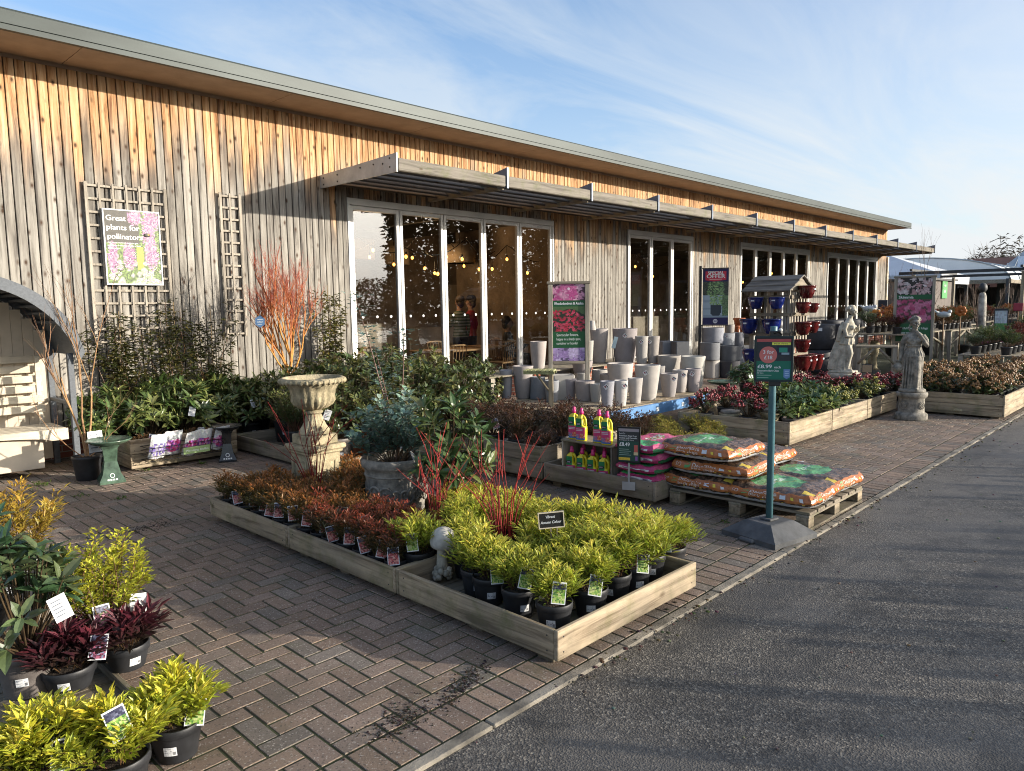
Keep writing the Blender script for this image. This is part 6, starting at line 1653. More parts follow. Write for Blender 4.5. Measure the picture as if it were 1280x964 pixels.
# ================================================================ statues
def loft(mb, secs, n=40, fold=0.0, nf=12, seed=0, ph=0.0):
    """stack of elliptical sections (cx, cy, z, rx, ry, foldamount) skinned into one body with drapery folds"""
    rr = random.Random(seed); a = [(rr.uniform(.6, 1.4), rr.uniform(0, 6.28)) for _ in range(4)]
    V = []
    for k, s in enumerate(secs):
        cx, cy, z, rx, ry = s[:5]; f = s[5] if len(s) > 5 else 0
        for j in range(n):
            th = 2*PI*j/n
            w = math.sin(nf*th+ph+a[0][1]+1.3*math.sin(2*th+a[1][1]+z*5)+z*7)*.6+math.sin(nf*1.7*th+a[2][1]-z*5)*.4
            q = 1+f*w
            V.append((cx+rx*q*math.cos(th), cy+ry*q*math.sin(th), z))
    m = len(secs)
    F = [(i*n+j, i*n+(j+1) % n, (i+1)*n+(j+1) % n, (i+1)*n+j) for i in range(m-1) for j in range(n)]+[tuple(reversed(range(n))), tuple(range((m-1)*n, m*n))]
    mb.add(V, F, sm=True)
def fused(o, voxel, smooth=2):
    md = o.modifiers.new('fuse', 'REMESH'); md.mode = 'VOXEL'; md.voxel_size = voxel; md.use_smooth_shade = True
    s = o.modifiers.new('soften', 'SMOOTH'); s.factor = .5; s.iterations = smooth
    return o
def head(mb, c, r, yaw, hairfn=True, pitch=0.0):
    """head facing local -Y after yaw: skull, jaw, nose, brow, eye hollows, lips, ears"""
    old = mb.M; mb.M = (old if old is not None else Matrix.Identity(4)) @ Matrix.Translation(c) @ Matrix.Rotation(yaw, 4, 'Z') @ Matrix.Rotation(pitch, 4, 'X')
    mb.ball((0, .012*r/.07, .012*r/.07), r, 20, 14, (.86, .98, 1.02)); mb.ball((0, -.22*r, -.50*r), r*.68, 16, 10, (.86, .86, .92)); mb.ball((0, -.62*r, -1.0*r), r*.25, 10, 7)
    mb.tube([(0, -.80*r, .14*r), (0, -1.02*r, -.16*r), (0, -1.10*r, -.32*r)], [.10*r, .13*r, .17*r], 8)
    mb.tube([(-.5*r, -.70*r, .2*r), (0, -.86*r, .22*r), (.5*r, -.70*r, .2*r)], .12*r, 8)
    for s in (-1, 1):
        mb.ball((s*.33*r, -.70*r, .02*r), .13*r, 8, 6); mb.ball((s*.42*r, -.60*r, -.34*r), .24*r, 8, 6); mb.ball((s*.86*r, .05*r, -.08*r), .2*r, 8, 6, (.4, .7, 1.1))
    mb.tube([(-.24*r, -.82*r, -.62*r), (0, -.92*r, -.60*r), (.24*r, -.82*r, -.62*r)], .085*r, 6); mb.tube([(-.18*r, -.80*r, -.75*r), (0, -.88*r, -.76*r), (.18*r, -.80*r, -.75*r)], .085*r, 6)
    mb.M = old
def hand(mb, c, d, up, s, curl=.6):
    """palm with four bent fingers and a thumb leaving its side"""
    d = Vector(d).normalized(); up = Vector(up); side = d.cross(up).normalized(); up = side.cross(d).normalized(); c = Vector(c)
    mb.ball((c+d*s*.45)[:], s*.36, 10, 7, (1, 1, .9))
    for k, (o, l) in enumerate(((-.30, .80), (-.10, .95), (.10, .90), (.29, .70))):
        b = c+d*s*.7+side*s*o; m = b+d*s*l*.5-up*s*curl*.18; e = m+(d*(1-curl)-up*curl).normalized()*s*l*.5
        mb.tube([b-d*s*.3, b, m, e], [s*.13, s*.12, s*.105, s*.075], 6)
    b = c+d*s*.25+side*s*-.32; mb.tube([b, b-side*s*.28+d*s*.25, b-side*s*.3+d*s*.6-up*s*.1], [s*.14, s*.12, s*.08], 6)
def jug_statue():
    x, y = 11.25, 3.05; rz = facing((x, y), R(-4)); H = 1.06
    t = thing('stone_pedestal', 'round grey stone pedestal with a rosette under the woman with a jug', 'pedestal', (x, y, 0), rz)
    mb = MB(); mb.lathe([(.205, 0), (.21, .015), (.21, .06), (.20, .085), (.17, .10), (.165, .12), (.165, .29), (.17, .305), (.19, .32), (.20, .345), (.20, .375), (.19, .385), (0, .387)], 40); mb.build('drum', M['stone_grey'], t)
    for a in (-.5, .95, -1.9, 2.4):
        mb = MB(); mb.M = Matrix.Rotation(a, 4, 'Z') @ Matrix.Translation((0, -.167, .205))
        for k in range(8): mb.ball((.026*math.cos(k*PI/4), 0, .026*math.sin(k*PI/4)), .016, 6, 4, (1, .5, 1))
        mb.ball((0, -.003, 0), .014, 6, 4, (1, .7, 1)); mb.tube([(.05*math.cos(k*PI/12), 0, .05*math.sin(k*PI/12)) for k in range(25)], .005, 5, False); mb.build('rosette', M['stone_grey'], t)
    st = thing('jug_statue', 'grey stone statue of a draped woman holding a jug at her side', 'statue', (x, y, .388), rz)
    mb = MB(); k = H
    mb.lathe([(.17, 0), (.175, .01), (.17, .035), (.155, .045), (0, .046)], 32)
    loft(mb, [(0, 0, .03, .135, .115, .10), (0, .0, .10, .125, .105, .11), (.0, 0, .22, .118, .098, .11), (.002, 0, .36, .118, .096, .10), (.004, 0, .46, .122, .098, .07), (.004, 0, .53, .118, .094, .04), (.002, 0, .60, .088, .075, .02), (0, 0, .64, .082, .070, .0)], 72, nf=13, seed=3)
    loft(mb, [(.004, 0, .485, .130, .108, .13), (.003, 0, .53, .126, .104, .12), (.002, 0, .58, .104, .088, .07), (0, 0, .63, .088, .076, .02)], 72, nf=15, seed=5, ph=1)
    loft(mb, [(0, 0, .60, .086, .072), (0, -.003, .66, .092, .078), (0, -.006, .71, .104, .082), (0, 0, .765, .112, .074), (0, .006, .80, .104, .062), (0, .01, .825, .07, .05), (0, .006, .845, .042, .042), (0, .0, .90, .034, .036)], 40)
    for s in (-1, 1): mb.ball((s*.048, -.066, .715), .044, 12, 8, (1, .85, .9))
    for q in range(5): mb.tube([(-.085+.004*q, -.075, .765-.018*q), (0, -.098-.006*(q % 2), .735-.024*q), (.085-.004*q, -.075, .765-.018*q)], .007, 5)
    mb.tube([(-.09, -.03, .635), (-.05, -.075, .64), (0, -.088, .642), (.05, -.075, .64), (.09, -.03, .635), (.0, .085, .638), (-.09, -.03, .635)], .011, 6)
    # right leg showing through the slit, foot at the base
    mb.tube([(.045, -.06, .50), (.055, -.092, .33), (.055, -.092, .24), (.058, -.095, .08), (.06, -.10, .05)], [.055, .048, .036, .026, .024], 10); mb.ball((.062, -.125, .052), .03, 10, 6, (.8, 1.5, .55))
    for q in range(5): mb.tube([(-.10+.035*q, -.105+.01*abs(q-2), .50), (-.11+.036*q, -.118+.012*abs(q-2), .28), (-.115+.034*q, -.12+.012*abs(q-2), .06)], [.006, .011, .014], 6)
    # arms: one down to the jug, one folded to the chin
    mb.tube([(-.10, .005, .785), (-.135, .0, .70), (-.148, -.005, .60), (-.155, -.03, .50), (-.16, -.045, .44)], [.036, .035, .028, .024, .019], 10); hand(mb, (-.16, -.05, .44), (0, -.1, -1), (0, 1, 0), .042, .8)
    mb.tube([(.10, .005, .785), (.145, -.01, .72), (.158, -.03, .645), (.135, -.075, .70), (.085, -.095, .78), (.06, -.085, .815)], [.036, .036, .031, .027, .022, .018], 10); hand(mb, (.06, -.085, .815), (-.5, -.1, .8), (.2, -1, 0), .04, .7)
    head(mb, (.004, -.012, .965), .073, R(28))
    mb.M = Matrix.Translation((.004, -.012, .965)) @ Matrix.Rotation(R(28), 4, 'Z')
    rr = random.Random(4)
    for i in range(70):
        a = rr.uniform(0, 2*PI); e = rr.uniform(.12, 1.45); n_ = Vector((math.cos(e)*math.cos(a), math.cos(e)*math.sin(a), math.sin(e)))
        if n_.y < -.45 and n_.z < .55: continue
        mb.ball((n_*.076+Vector((0, .008, .008)))[:], .016, 6, 4)
    mb.ball((0, .07, -.01), .034, 8, 6); mb.tube([(-.05, .04, -.03), (-.065, .03, -.08), (-.06, .01, -.12)], .014, 6)
    mb.M = None
    o = fused(mb.build('figure', M['stone_grey'], st), .0062, 2)
    mb = MB(); mb.lathe([(.025, 0), (.042, .005), (.064, .035), (.068, .065), (.054, .10), (.028, .125), (.026, .145), (.04, .16), (.026, .156), (0, .13)], 20, c=(-.185, -.085, .275)); mb.tube([(-.165, -.05, .43), (-.165, -.01, .42), (-.165, -.02, .37), (-.165, -.035, .355)], .007, 6); mb.build('jug', M['stone_grey'], st)
jug_statue()
def leaning_statue():
    c = gz(1055, 466, .56); x, y = c.x, c.y; rz = facing((x, y), R(72))          # she faces to the right of the picture
    t = thing('pale_pedestal', 'low pale stone slab pedestal under the leaning white statue', 'pedestal', (x, y, 0), rz)
    mb = MB(); mb.lathe([(.17, .06), (.18, .10), (.16, .13), (.15, .44), (.20, .475), (.24, .50), (.245, .54), (.235, .56), (0, .561)], 36); mb.build('drum', M['stone_pale'], t)
    st = thing('leaning_statue', 'white stone statue of a draped woman leaning forward, seen from the side', 'statue', (x, y, .562), rz)
    mb = MB(); mb.box(-.13, .13, -.17, .20, 0, .035, b=.012)
    # local -Y is the way she faces; the skirt trails behind (+Y)
    loft(mb, [(0, .06, .03, .12, .17, .10), (0, .055, .10, .115, .145, .12), (0, .035, .22, .108, .118, .12), (0, .01, .36, .105, .105, .10), (0, -.012, .48, .108, .10, .06), (0, -.025, .56, .09, .08, .03), (0, -.035, .62, .08, .07, .0)], 72, nf=12, seed=8)
    loft(mb, [(0, -.008, .44, .125, .122, .13), (0, -.02, .50, .12, .112, .10), (0, -.03, .57, .098, .085, .05), (0, -.035, .62, .084, .072, 0)], 64, nf=14, seed=9)
    loft(mb, [(0, -.035, .60, .082, .068), (0, -.05, .67, .092, .078), (0, -.058, .73, .104, .075), (0, -.052, .785, .10, .062), (0, -.05, .81, .066, .05), (0, -.06, .84, .038, .038), (0, -.075, .885, .033, .034)], 36)
    for s in (-1, 1): mb.ball((s*.045, -.115, .70), .04, 10, 7)
    for q in range(4): mb.tube([(-.09, .05+.02*q, .5), (-.115, .08+.03*q, .28), (-.11, .10+.035*q, .05)], [.008, .014, .017], 6)
    mb.tube([(-.05, -.05, .46), (-.055, -.10, .30), (-.05, -.07, .16), (-.05, -.06, .05)], [.055, .046, .034, .026], 10); mb.ball((-.05, -.10, .05), .03, 8, 6, (.8, 1.5, .6))
    mb.tube([(-.10, -.045, .765), (-.13, -.03, .67), (-.12, -.06, .57), (-.07, -.13, .56), (-.03, -.15, .60)], [.035, .033, .027, .022, .018], 10); hand(mb, (-.03, -.15, .60), (.5, -.5, .5), (0, 0, 1), .038, .7)
    mb.tube([(.10, -.05, .765), (.13, -.06, .68), (.115, -.12, .62), (.06, -.17, .66), (.03, -.18, .70)], [.035, .033, .027, .022, .018], 10); hand(mb, (.03, -.18, .70), (-.3, -.4, .7), (0, -1, .2), .038, .6)
    head(mb, (0, -.095, .955), .062, R(-8), pitch=R(8))
    mb.M = Matrix.Translation((0, -.09, .96)); rr = random.Random(6)
    for i in range(70):
        a = rr.uniform(0, 2*PI); e = rr.uniform(.05, 1.45); n_ = Vector((math.cos(e)*math.cos(a), math.cos(e)*math.sin(a), math.sin(e)))
        if n_.y < -.45 and n_.z < .6: continue
        mb.ball((n_*.064+Vector((0, .01, .006)))[:], .015, 6, 4)
    mb.ball((0, .075, .012), .034, 8, 6); mb.M = None
    # cloth pulled over the shoulder
    mb.tube([(-.09, .0, .78), (-.115, .03, .70), (-.12, .05, .60), (-.10, .07, .50)], [.03, .035, .035, .04], 8)
    fused(mb.build('figure', M['stone_pale'], st), .0062, 2)
leaning_statue()
def small_urns():
    for i, (px, yt, yb) in enumerate([(1077, 429, 462), (1092, 426, 462)]):
        p = gY(px, yb, 5.6); h = gY(px, yt, 5.6).z-p.z
        t = thing('stone_vase', 'weathered stone vase figure behind the leaning statue, %s of two' % ('left', 'right')[i], 'vase', (p.x, p.y, p.z), .4*i)
        mb = MB(); mb.lathe([(.09, 0), (.10, .02), (.07, .05), (.06, h*.4), (.10, h*.62), (.115, h*.78), (.10, h*.92), (.075, h*.95), (.085, h), (.06, h*.98), (0, h*.8)], 24); mb.ball((.05, .03, h*.28), .09, 10, 7); mb.build('vase', M['stone'], t)
        mb = MB(); mb.box(-.13, .13, -.13, .13, -p.z, -.001, b=.008); mb.build('block', M['stone_grey'], t)
small_urns()

# ================================================================ rack of glazed pots, big dark pots
def rack():
    X0, Y0, Y1 = 12.35, 5.30, 6.02; w = Y1-Y0
    t = thing('roofed_pot_rack', 'grey slatted timber pot rack with a shingled pitched roof', 'rack', (X0, Y0, 0)); d = .75
    fr = MB()
    for x in (0, d-.05):
        for y in (0, w-.05): fr.box(x, x+.05, y, y+.05, 0, 1.86, b=.003)
    fr.build('posts', M['wgz'], t)
    for side in range(2):
        s = MB()
        for k in range(6):
            if side == 0: s.box(-.014, -.001, .06+k*.115, .06+k*.115+.05, .1, 1.84)
            else: s.box(.06+k*.12, .06+k*.12+.05, -.014, -.001, .1, 1.84)
        s.build('slat_panel', M['wgz'], t)
    for z in (.35, .72, 1.08, 1.42, 1.72):
        s = MB(); s.box(-.035, -.0145, 0, w, z, z+.06, b=.003); s.box(0, d, -.035, -.0145, z, z+.06, b=.003); s.build('rail', M['wgy'], t)
    rf = MB(); R_ = [(-.16, 1.84), (.02, 1.93), (.20, 2.02), (.375, 2.11)]
    for i in range(3):
        (xa, za), (xb, zb) = R_[i], R_[i+1]
        for sgn in (0, 1):
            P = [(xa-.03, za+.005), (xb, zb), (xb, zb+.02), (xa-.03, za+.03)]
            if sgn: P = [(d-x, z) for x, z in reversed(P)]
            rf.prism(P, -.08, w+.08, 'y')
    rf.build('shingle_roof', mat('weathered_dark_boards', (.16, .145, .125), .85, .3, 9, stretch=(1, .2, 1)), t)
    g = MB(); g.prism([(-.1, 1.86), (d+.1, 1.86), (d/2, 2.09)], -.03, -.01, 'y'); g.build('gable', M['wgx'], t)
    hid = {}
    def gp(label, x, y, z, r, h, mk, face):
        tt = thing('glazed_pot', label, 'plant pot', (x, y, z), face, 'glazed pots hanging on the rack')
        key = (r, h, mk)
        if key not in hid:
            mb = MB(); mb.lathe([(r*.5, 0), (r*.62, .01), (r*.9, h*.45), (r*1.0, h*.8), (r*1.02, h*.93), (r*1.08, h*.95), (r*1.08, h), (r*.98, h), (r*.85, h*.5), (0, h*.3)], 28); hid[key] = mb.mesh('bowl', M[mk])
        put('bowl', hid[key], tt)
        mb = MB(); mb.box(-.03, .03, -r*1.0-.004, -r*1.0, h*.66, h*.76, col=(.6, .62, .65)); mb.build('sticker', M['print'], tt)
    yl, yr = w-.17, .16
    for i, (yy, z, r, h, lb) in enumerate([(yl-.02, 1.55, .13, .20, 'cobalt blue pot top left on the rack'), (yr, 1.55, .13, .20, 'cobalt blue pot top right on the rack'), (yl+.1, 1.12, .155, .26, 'larger cobalt blue pot second row left on the rack'), (yr+.08, 1.12, .155, .26, 'larger cobalt blue pot second row right on the rack'), (yl+.06, .60, .14, .25, 'cobalt blue pot low on the left of the rack'), (yr+.03, .60, .13, .2, 'cobalt blue pot half hidden behind the offer sign')]):
        gp(lb, X0-.17, Y0+yy, z, r, h, 'blue_gl', -PI/2)
    for i, (xx, z, r, h, lb) in enumerate([(.30, 1.72, .14, .22, 'oxblood red pot under the rack gable'), (.16, 1.47, .12, .19, 'oxblood red pot upper left of the rack side'), (.56, 1.47, .11, .17, 'oxblood red pot upper right of the rack side'), (.18, 1.10, .135, .22, 'oxblood red pot middle left of the rack side'), (.56, 1.12, .13, .20, 'oxblood red pot middle right of the rack side'), (.17, .80, .13, .22, 'oxblood red pot lower left of the rack side'), (.20, .48, .15, .26, 'large oxblood red pot bottom left of the rack side'), (.52, .46, .12, .28, 'oxblood red jar bottom centre of the rack side'), (.82, .46, .12, .28, 'oxblood red jar bottom right of the rack side')]):
        gp(lb, X0+xx, Y0-.16, z, r, h, 'ox_gl', 0)
    for i, (yy, z) in enumerate([(.30, .36), (.42, .12), (.26, .12)]):
        tt = thing('terracotta_pot', ['terracotta pot on a low rack rail', 'terracotta pot at the foot of the rack, left', 'terracotta pot at the foot of the rack, right'][i], 'plant pot', (X0-.12, Y0+yy, z)); mb = MB(); mb.lathe([(.06, 0), (.08, .14), (.09, .142), (.092, .18), (.08, .18), (0, .1)], 20); mb.build('shell', M['terracotta'], tt)
    gp('large oxblood red pot on the ground under the rack side', X0+.2, Y0-.3, .0, .20, .36, 'ox_gl', 0)
rack()
M['char'] = mat('charcoal_fibre_pot', (.032, .034, .042), .6, .25, 6)
def darkpots():
    n = 0
    for k, (px, yt, yb, w, Y) in enumerate([(1023, 437, 466, 33, 6.6), (1050, 437, 466, 30, 6.6), (1024, 405, 437, 36, 6.6), (1052, 405, 437, 32, 6.6), (1010, 401, 412, 30, 7.4), (1036, 400, 411, 34, 7.6), (1062, 399, 410, 30, 7.6)]):
        p = gY(px, yb, Y); dd = depth(p); r = w/FPX*dd/2; h = gY(px, yt, Y).z-p.z
        t = thing('charcoal_pot', ['big charcoal pot at the bottom left of the stack behind the statue', 'big charcoal pot at the bottom right of the stack behind the statue', 'big charcoal pot at the top left of the stack with a white tag', 'big charcoal pot at the top right of the stack', 'charcoal pot rim at the back left, beside the red pots', 'charcoal pot rim at the back, in the middle', 'charcoal pot rim at the back right'][k], 'plant pot', (p.x, p.y, p.z), facing(p), 'big charcoal pots')
        mb = MB(); mb.lathe([(r*.78, 0), (r*.9, h*.06), (r*.99, h*.4), (r, h*.8), (r*.97, h*.97), (r*.9, h), (r*.84, h*.97), (r*.8, h*.5), (0, h*.4)], 32); mb.build('shell', M['char'], t)
        if k in (2, 4): m = MB(); m.box(-.04, .05, -r-.004, -r, h*.74, h*.86, col=(.7, .72, .74)); m.build('price_tag', M['print'], t)
    for (x0, x1, y0, y1, z, lb) in [(16.0, 18.6, 6.2, 7.3, gY(1036, 466, 6.6).z, 'low timber stand under the big charcoal pots'), (17.8, 22.5, 7.31, 8.2, gY(1036, 411, 7.6).z, 'timber table carrying the charcoal pot rims at the back')]:
        t = thing('display_stand', lb, 'stand', (x0, y0, 0)); mb = MB()
        for i in range(6): mb.box(0, x1-x0, (y1-y0)*i/6, (y1-y0)*(i+1)/6-.02, z-.04, z-.001)
        mb.build('deck', M['wgx'], t)
        for xx in (0, x1-x0-.1):
            for yy in (0, y1-y0-.1): m = MB(); m.box(xx, xx+.1, yy, yy+.1, 0, z-.041); m.build('leg', M['wgz'], t)
darkpots()
def skimmia_banner():
    y = 4.75; a, c = gY(1144, 347, y), gY(1146, 426, y); zc = (a.z+c.z)/2; h = a.z-c.z; w = 42/FPX*depth((a.x, y, zc)); x = a.x
    t, b = banner_frame('skimmia_banner', 'tall Skimmia banner in a grey timber frame behind the jug statue', x, y, facing((x, y), R(2)), zc, w, h)
    m = MB(); u = w/2-.034; z0, z1 = zc-h/2+.003, zc+h/2-.003; H = z1-z0; gr = (.012, .10, .035)
    m.quad((-u, -.0052, z0), (u, -.0052, z0), (u, -.0052, z0+H*.28), (-u, -.0052, z0+H*.28), col=gr)
    printgrid(m, -u, u, z0+H*.28, z0+H*.66, 28, 24, blossoms(15, 90, [(.60, .13, .26), (.66, .22, .36), (.5, .07, .18)], lambda s, t: (.05, .07, .05) if t < .25 else (.10, .05, .05), .08, 1.0, .35, lambda s, t: t > .1), y=-.0052)
    m.quad((-u, -.0052, z0+H*.66), (u, -.0052, z0+H*.66), (u, -.0052, z0+H*.735), (-u, -.0052, z0+H*.735), col=gr)
    printgrid(m, -u, u, z0+H*.735, z1, 26, 16, blossoms(16, 44, [(.7, .62, .62), (.62, .45, .45), (.5, .3, .3)], (.03, .025, .022), .10, .6), y=-.0052)
    text(m, 'Skimmia', -u+.03, z0+H*.675, .085, -.0066, WH, fit=u*.85, bold=.002)
    for i, l in enumerate(('Beautiful flowers and foliage', 'for year round interest')): text(m, l, -u+.03, z0+H*(.19-.07*i), .07, -.0066, (.7, .76, .7), fit=u*(1.75, 1.4)[i], bold=.0006)
    m.build('printed_banner', M['print'], b)
skimmia_banner()
def stand_table(label, x, y, rz, w, d, h, mk='wgx'):
    t = thing('timber_stand', label, 'table', (x, y, 0), rz); mb = MB(); n = int(d/.1)
    for i in range(n): mb.box(-w/2, w/2, -d/2+d*i/n, -d/2+d*(i+1)/n-.008, h-.03, h, b=.002)
    mb.build('table_top', M[mk], t)
    for sx in (-1, 1):
        for sy in (-1, 1):
            m = MB(); m.box(sx*(w/2-.05)-.04, sx*(w/2-.05)+.04, sy*(d/2-.05)-.04, sy*(d/2-.05)+.04, 0, h-.031, b=.003); m.build('leg', M['wgz'], t)
    m = MB(); m.tube([(-w/2+.05, -d/2+.02, h-.35), (-.05, -d/2+.02, h-.05)], .03, 4); m.tube([(w/2-.05, -d/2+.02, h-.35), (.05, -d/2+.02, h-.05)], .03, 4); m.build('brace', M['wgx'], t)
    return t
p = gY(1096, 432, 4.95); stand_table('grey timber potting stand left of the Skimmia banner', p.x, p.y, facing(p), .75, .6, p.z)
# ================================================================ inside the café
M['bulb'] = bpy.data.materials.new('warm_filament_bulb'); M['bulb'].use_nodes = True
_b = M['bulb'].node_tree.nodes['Principled BSDF']; _b.inputs['Emission Color'].default_value = (1.0, .40, .07, 1); _b.inputs['Emission Strength'].default_value = 5; _b.inputs['Base Color'].default_value = (.8, .5, .2, 1)
def strings():
    rr = random.Random(2)
    for k, (xa, xb, y, z) in enumerate([(6.3, 12.0, 10.6, 2.95), (7.5, 12.0, 12.2, 3.1), (13.3, 17.5, 10.8, 3.0), (18.5, 24, 11, 3.0)]):
        t = thing('string_lights', ['string of warm bulbs hung just inside the first glass doors', 'string of warm bulbs deeper inside behind the first glass doors', 'string of warm bulbs behind the second glass doors', 'string of warm bulbs behind the third glass doors'][k], 'string lights', (xa, y, z))
        pts = []; n = 40
        for i in range(n+1):
            s = i/n; pts.append(((xb-xa)*s, .25*math.sin(s*9+k), -.35*abs(math.sin(s*PI*3.5+k))))
        mb = MB(); mb.tube(pts, .008, 5); c = mb.build('cable', M['black'], t)
        for i in range(2, n, 4 if k < 2 else 5):
            p = Vector(pts[i]); dz = rr.uniform(.05, .30)
            mb = MB(); mb.tube([p, p-Vector((0, 0, dz))], .005, 4); mb.lathe([(.016, 0), (.016, .05), (0, .055)], 8, c=(p.x, p.y, p.z-dz-.05)); s = mb.build('socket', M['black'], t)
            mb = MB(); mb.ball((p.x, p.y, p.z-dz-.085), .027, 10, 8, (1, 1, 1.3)); mb.build('bulb', M['bulb'], t)
strings()
for i, (x, y) in enumerate([(8.0, 11.2), (10.4, 12.4), (15.2, 11.5), (21.0, 11.5)]):
    pl = bpy.data.lights.new('bulb_glow', 'POINT'); pl.energy = 24; pl.color = (1.0, .62, .30); pl.shadow_soft_size = .25; po = bpy.data.objects.new('bulb_glow', pl); COL.objects.link(po); po.location = (x, y, 2.55)
M['shade'] = mat('beige_lamp_shade', (.34, .27, .20), .8, .12, 4)
for i, (x, y) in enumerate([(8.9, 13.0), (10.6, 14.0), (11.4, 12.6), (15.0, 13.4)]):
    t = thing('pendant_shade', ['large beige fabric lamp shade hanging in the middle of the first door group', 'beige lamp shade hanging at the back of the first door group', 'beige lamp shade hanging near the partition inside the café', 'beige lamp shade hanging behind the second glass doors'][i], 'lamp', (x, y, 2.65)); mb = MB()
    mb.lathe([(.36, 0), (.36, .42), (.35, .42), (.35, 0), (.36, 0)], 28); mb.build('shade', M['shade'], t); mb = MB(); mb.tube([(0, 0, .4), (0, 0, 1.1)], .008, 5); mb.build('flex', M['black'], t)
M['oak'] = wood('oak_table', 'x', (.50, .29, .13), (.28, .15, .06), knots=False); M['chairw'] = wood('chair_beech', 'z', (.45, .27, .13), (.26, .15, .07), knots=False)
def cafe_table(label, x, y, w, d):
    t = thing('cafe_table', label, 'table', (x, y, .12)); mb = MB(); mb.box(-w/2, w/2, -d/2, d/2, .72, .755, b=.004); mb.build('table_top', M['oak'], t)
    for sx in (-1, 1):
        for sy in (-1, 1): m = MB(); m.tube([(sx*(w/2-.06), sy*(d/2-.06), .719), (sx*(w/2-.03), sy*(d/2-.03), 0)], [.026, .018], 8); m.build('leg', M['black'], t)
def chair(label, x, y, rz):
    t = thing('cafe_chair', label, 'chair', (x, y, .12), rz, 'spindle back chairs in the café'); mb = MB(); mb.box(-.2, .2, -.2, .2, .43, .46, b=.012); mb.build('seat', M['chairw'], t)
    for sx in (-1, 1):
        for sy in (-1, 1): m = MB(); m.tube([(sx*.16, sy*.16, .43), (sx*.2, sy*.2, 0)], .015, 6); m.build('leg', M['chairw'], t)
    mb = MB()
    for k in range(6): mb.tube([(-.16+.064*k, .18, .46), (-.18+.072*k, .24, .84)], .008, 5)
    mb.build('spindles', M['chairw'], t); mb = MB(); mb.tube([(-.21, .22, .84), (-.1, .255, .86), (.1, .255, .86), (.21, .22, .84)], .018, 8); mb.build('top_rail', M['chairw'], t)
cafe_table('long oak table just inside the third pane of the first doors', 9.05, 10.35, 1.3, .75); cafe_table('small oak table inside the fourth pane of the first doors', 10.35, 10.7, .7, .7); cafe_table('oak table deep inside behind the first pane', 7.2, 11.4, 1.2, .8); cafe_table('oak table behind the second glass doors', 14.6, 10.8, 1.2, .8)
for i, (x, y, a) in enumerate([(8.75, 9.95, 3.0), (9.4, 10.95, 0), (10.2, 10.15, 3.3), (10.9, 10.7, 1.5), (7.4, 10.8, 3.1), (14.3, 10.2, 3.1), (15.0, 11.5, 0)]):
    chair(['spindle chair nearest the glass in the third pane', 'spindle chair on the far side of the long oak table', 'spindle chair nearest the glass in the fourth pane', 'spindle chair at the right of the small oak table', 'spindle chair inside behind the second pane', 'spindle chair near the glass of the second doors', 'spindle chair far side of the table behind the second doors'][i], x, y, a)
def person(label, x, y, rz, top, leg, hair, sit=False, cap=None, stripes=None, s=1.0):
    t = thing('person', label, 'person', (x, y, .12), rz)
    mb = MB(); B = .42 if sit else .88
    if sit:
        for q in (-1, 1): mb.tube([(q*.09, .02, B+.05), (q*.12, -.42, B+.05), (q*.12, -.43, .30), (q*.12, -.42, .07), (q*.12, -.52, .04)], [.095, .075, .058, .042, .04], 10)
    else:
        for q in (-1, 1): mb.tube([(q*.09, .01, B+.02), (q*.10, -.01, .48), (q*.10, .015, .10), (q*.10, .01, .05)], [.095, .07, .045, .042], 10); mb.ball((q*.105, -.06, .045), .05, 8, 6, (.85, 1.8, .8))
    loft(mb, [(0, .0, B-.06, .15, .105), (0, 0, B+.06, .165, .115), (0, .0, B+.2, .145, .10), (0, -.005, B+.34, .17, .115), (0, 0, B+.47, .185, .10), (0, .005, B+.545, .13, .08), (0, .0, B+.58, .06, .06), (0, -.01, B+.66, .052, .055)], 28)
    for q in (-1, 1):
        if sit or q > 0: P = [(q*.185, 0, B+.5), (q*.22, -.03, B+.25), (q*.16, -.25, B+.22), (q*.10, -.36, B+.27)]
        else: P = [(q*.185, 0, B+.5), (q*.225, .02, B+.25), (q*.225, -.03, B+.02), (q*.22, -.06, B-.05)]
        mb.tube(P, [.058, .048, .038, .03], 9); d = Vector(P[-1])-Vector(P[-2]); hand(mb, P[-1], d, (0, 0, 1) if sit or q > 0 else (q, 0, 0), .085, .5)
    hz = B+.775; head(mb, (0, -.02, hz), .098, 0)
    o = fused(mb.build('body', person_mat(top, leg, B, stripes, sit), t), .017, 3)
    h = MB(); h.ball((0, .012, hz+.028), .112, 16, 10, (.95, 1.02, 1.0)); ho = h
    # keep the face free: the hair cap sits back and up
    h2 = MB(); h2.ball((0, .035, hz+.045), .108, 16, 10, (.97, .98, .98)); h2.ball((0, .075, hz-.05), .075, 12, 8, (1.1, .7, 1.2)); h2.build('hair', mat('hair_%s' % len(bpy.data.materials), hair, .6, .3, 30), t)
    if cap: c = MB(); c.lathe([(.112, .0), (.115, .03), (.10, .08), (.06, .105), (0, .112)], 20, c=(0, .02, hz+.045)); c.prism([(.10*math.cos(a)*1.0, -.06-.13*math.sin(a)) for a in [PI*k/10 for k in range(11)]], hz+.045, hz+.055, 'z'); c.build('cap', mat('cap_cloth_%s' % len(bpy.data.materials), cap, .8, .2, 20), t)
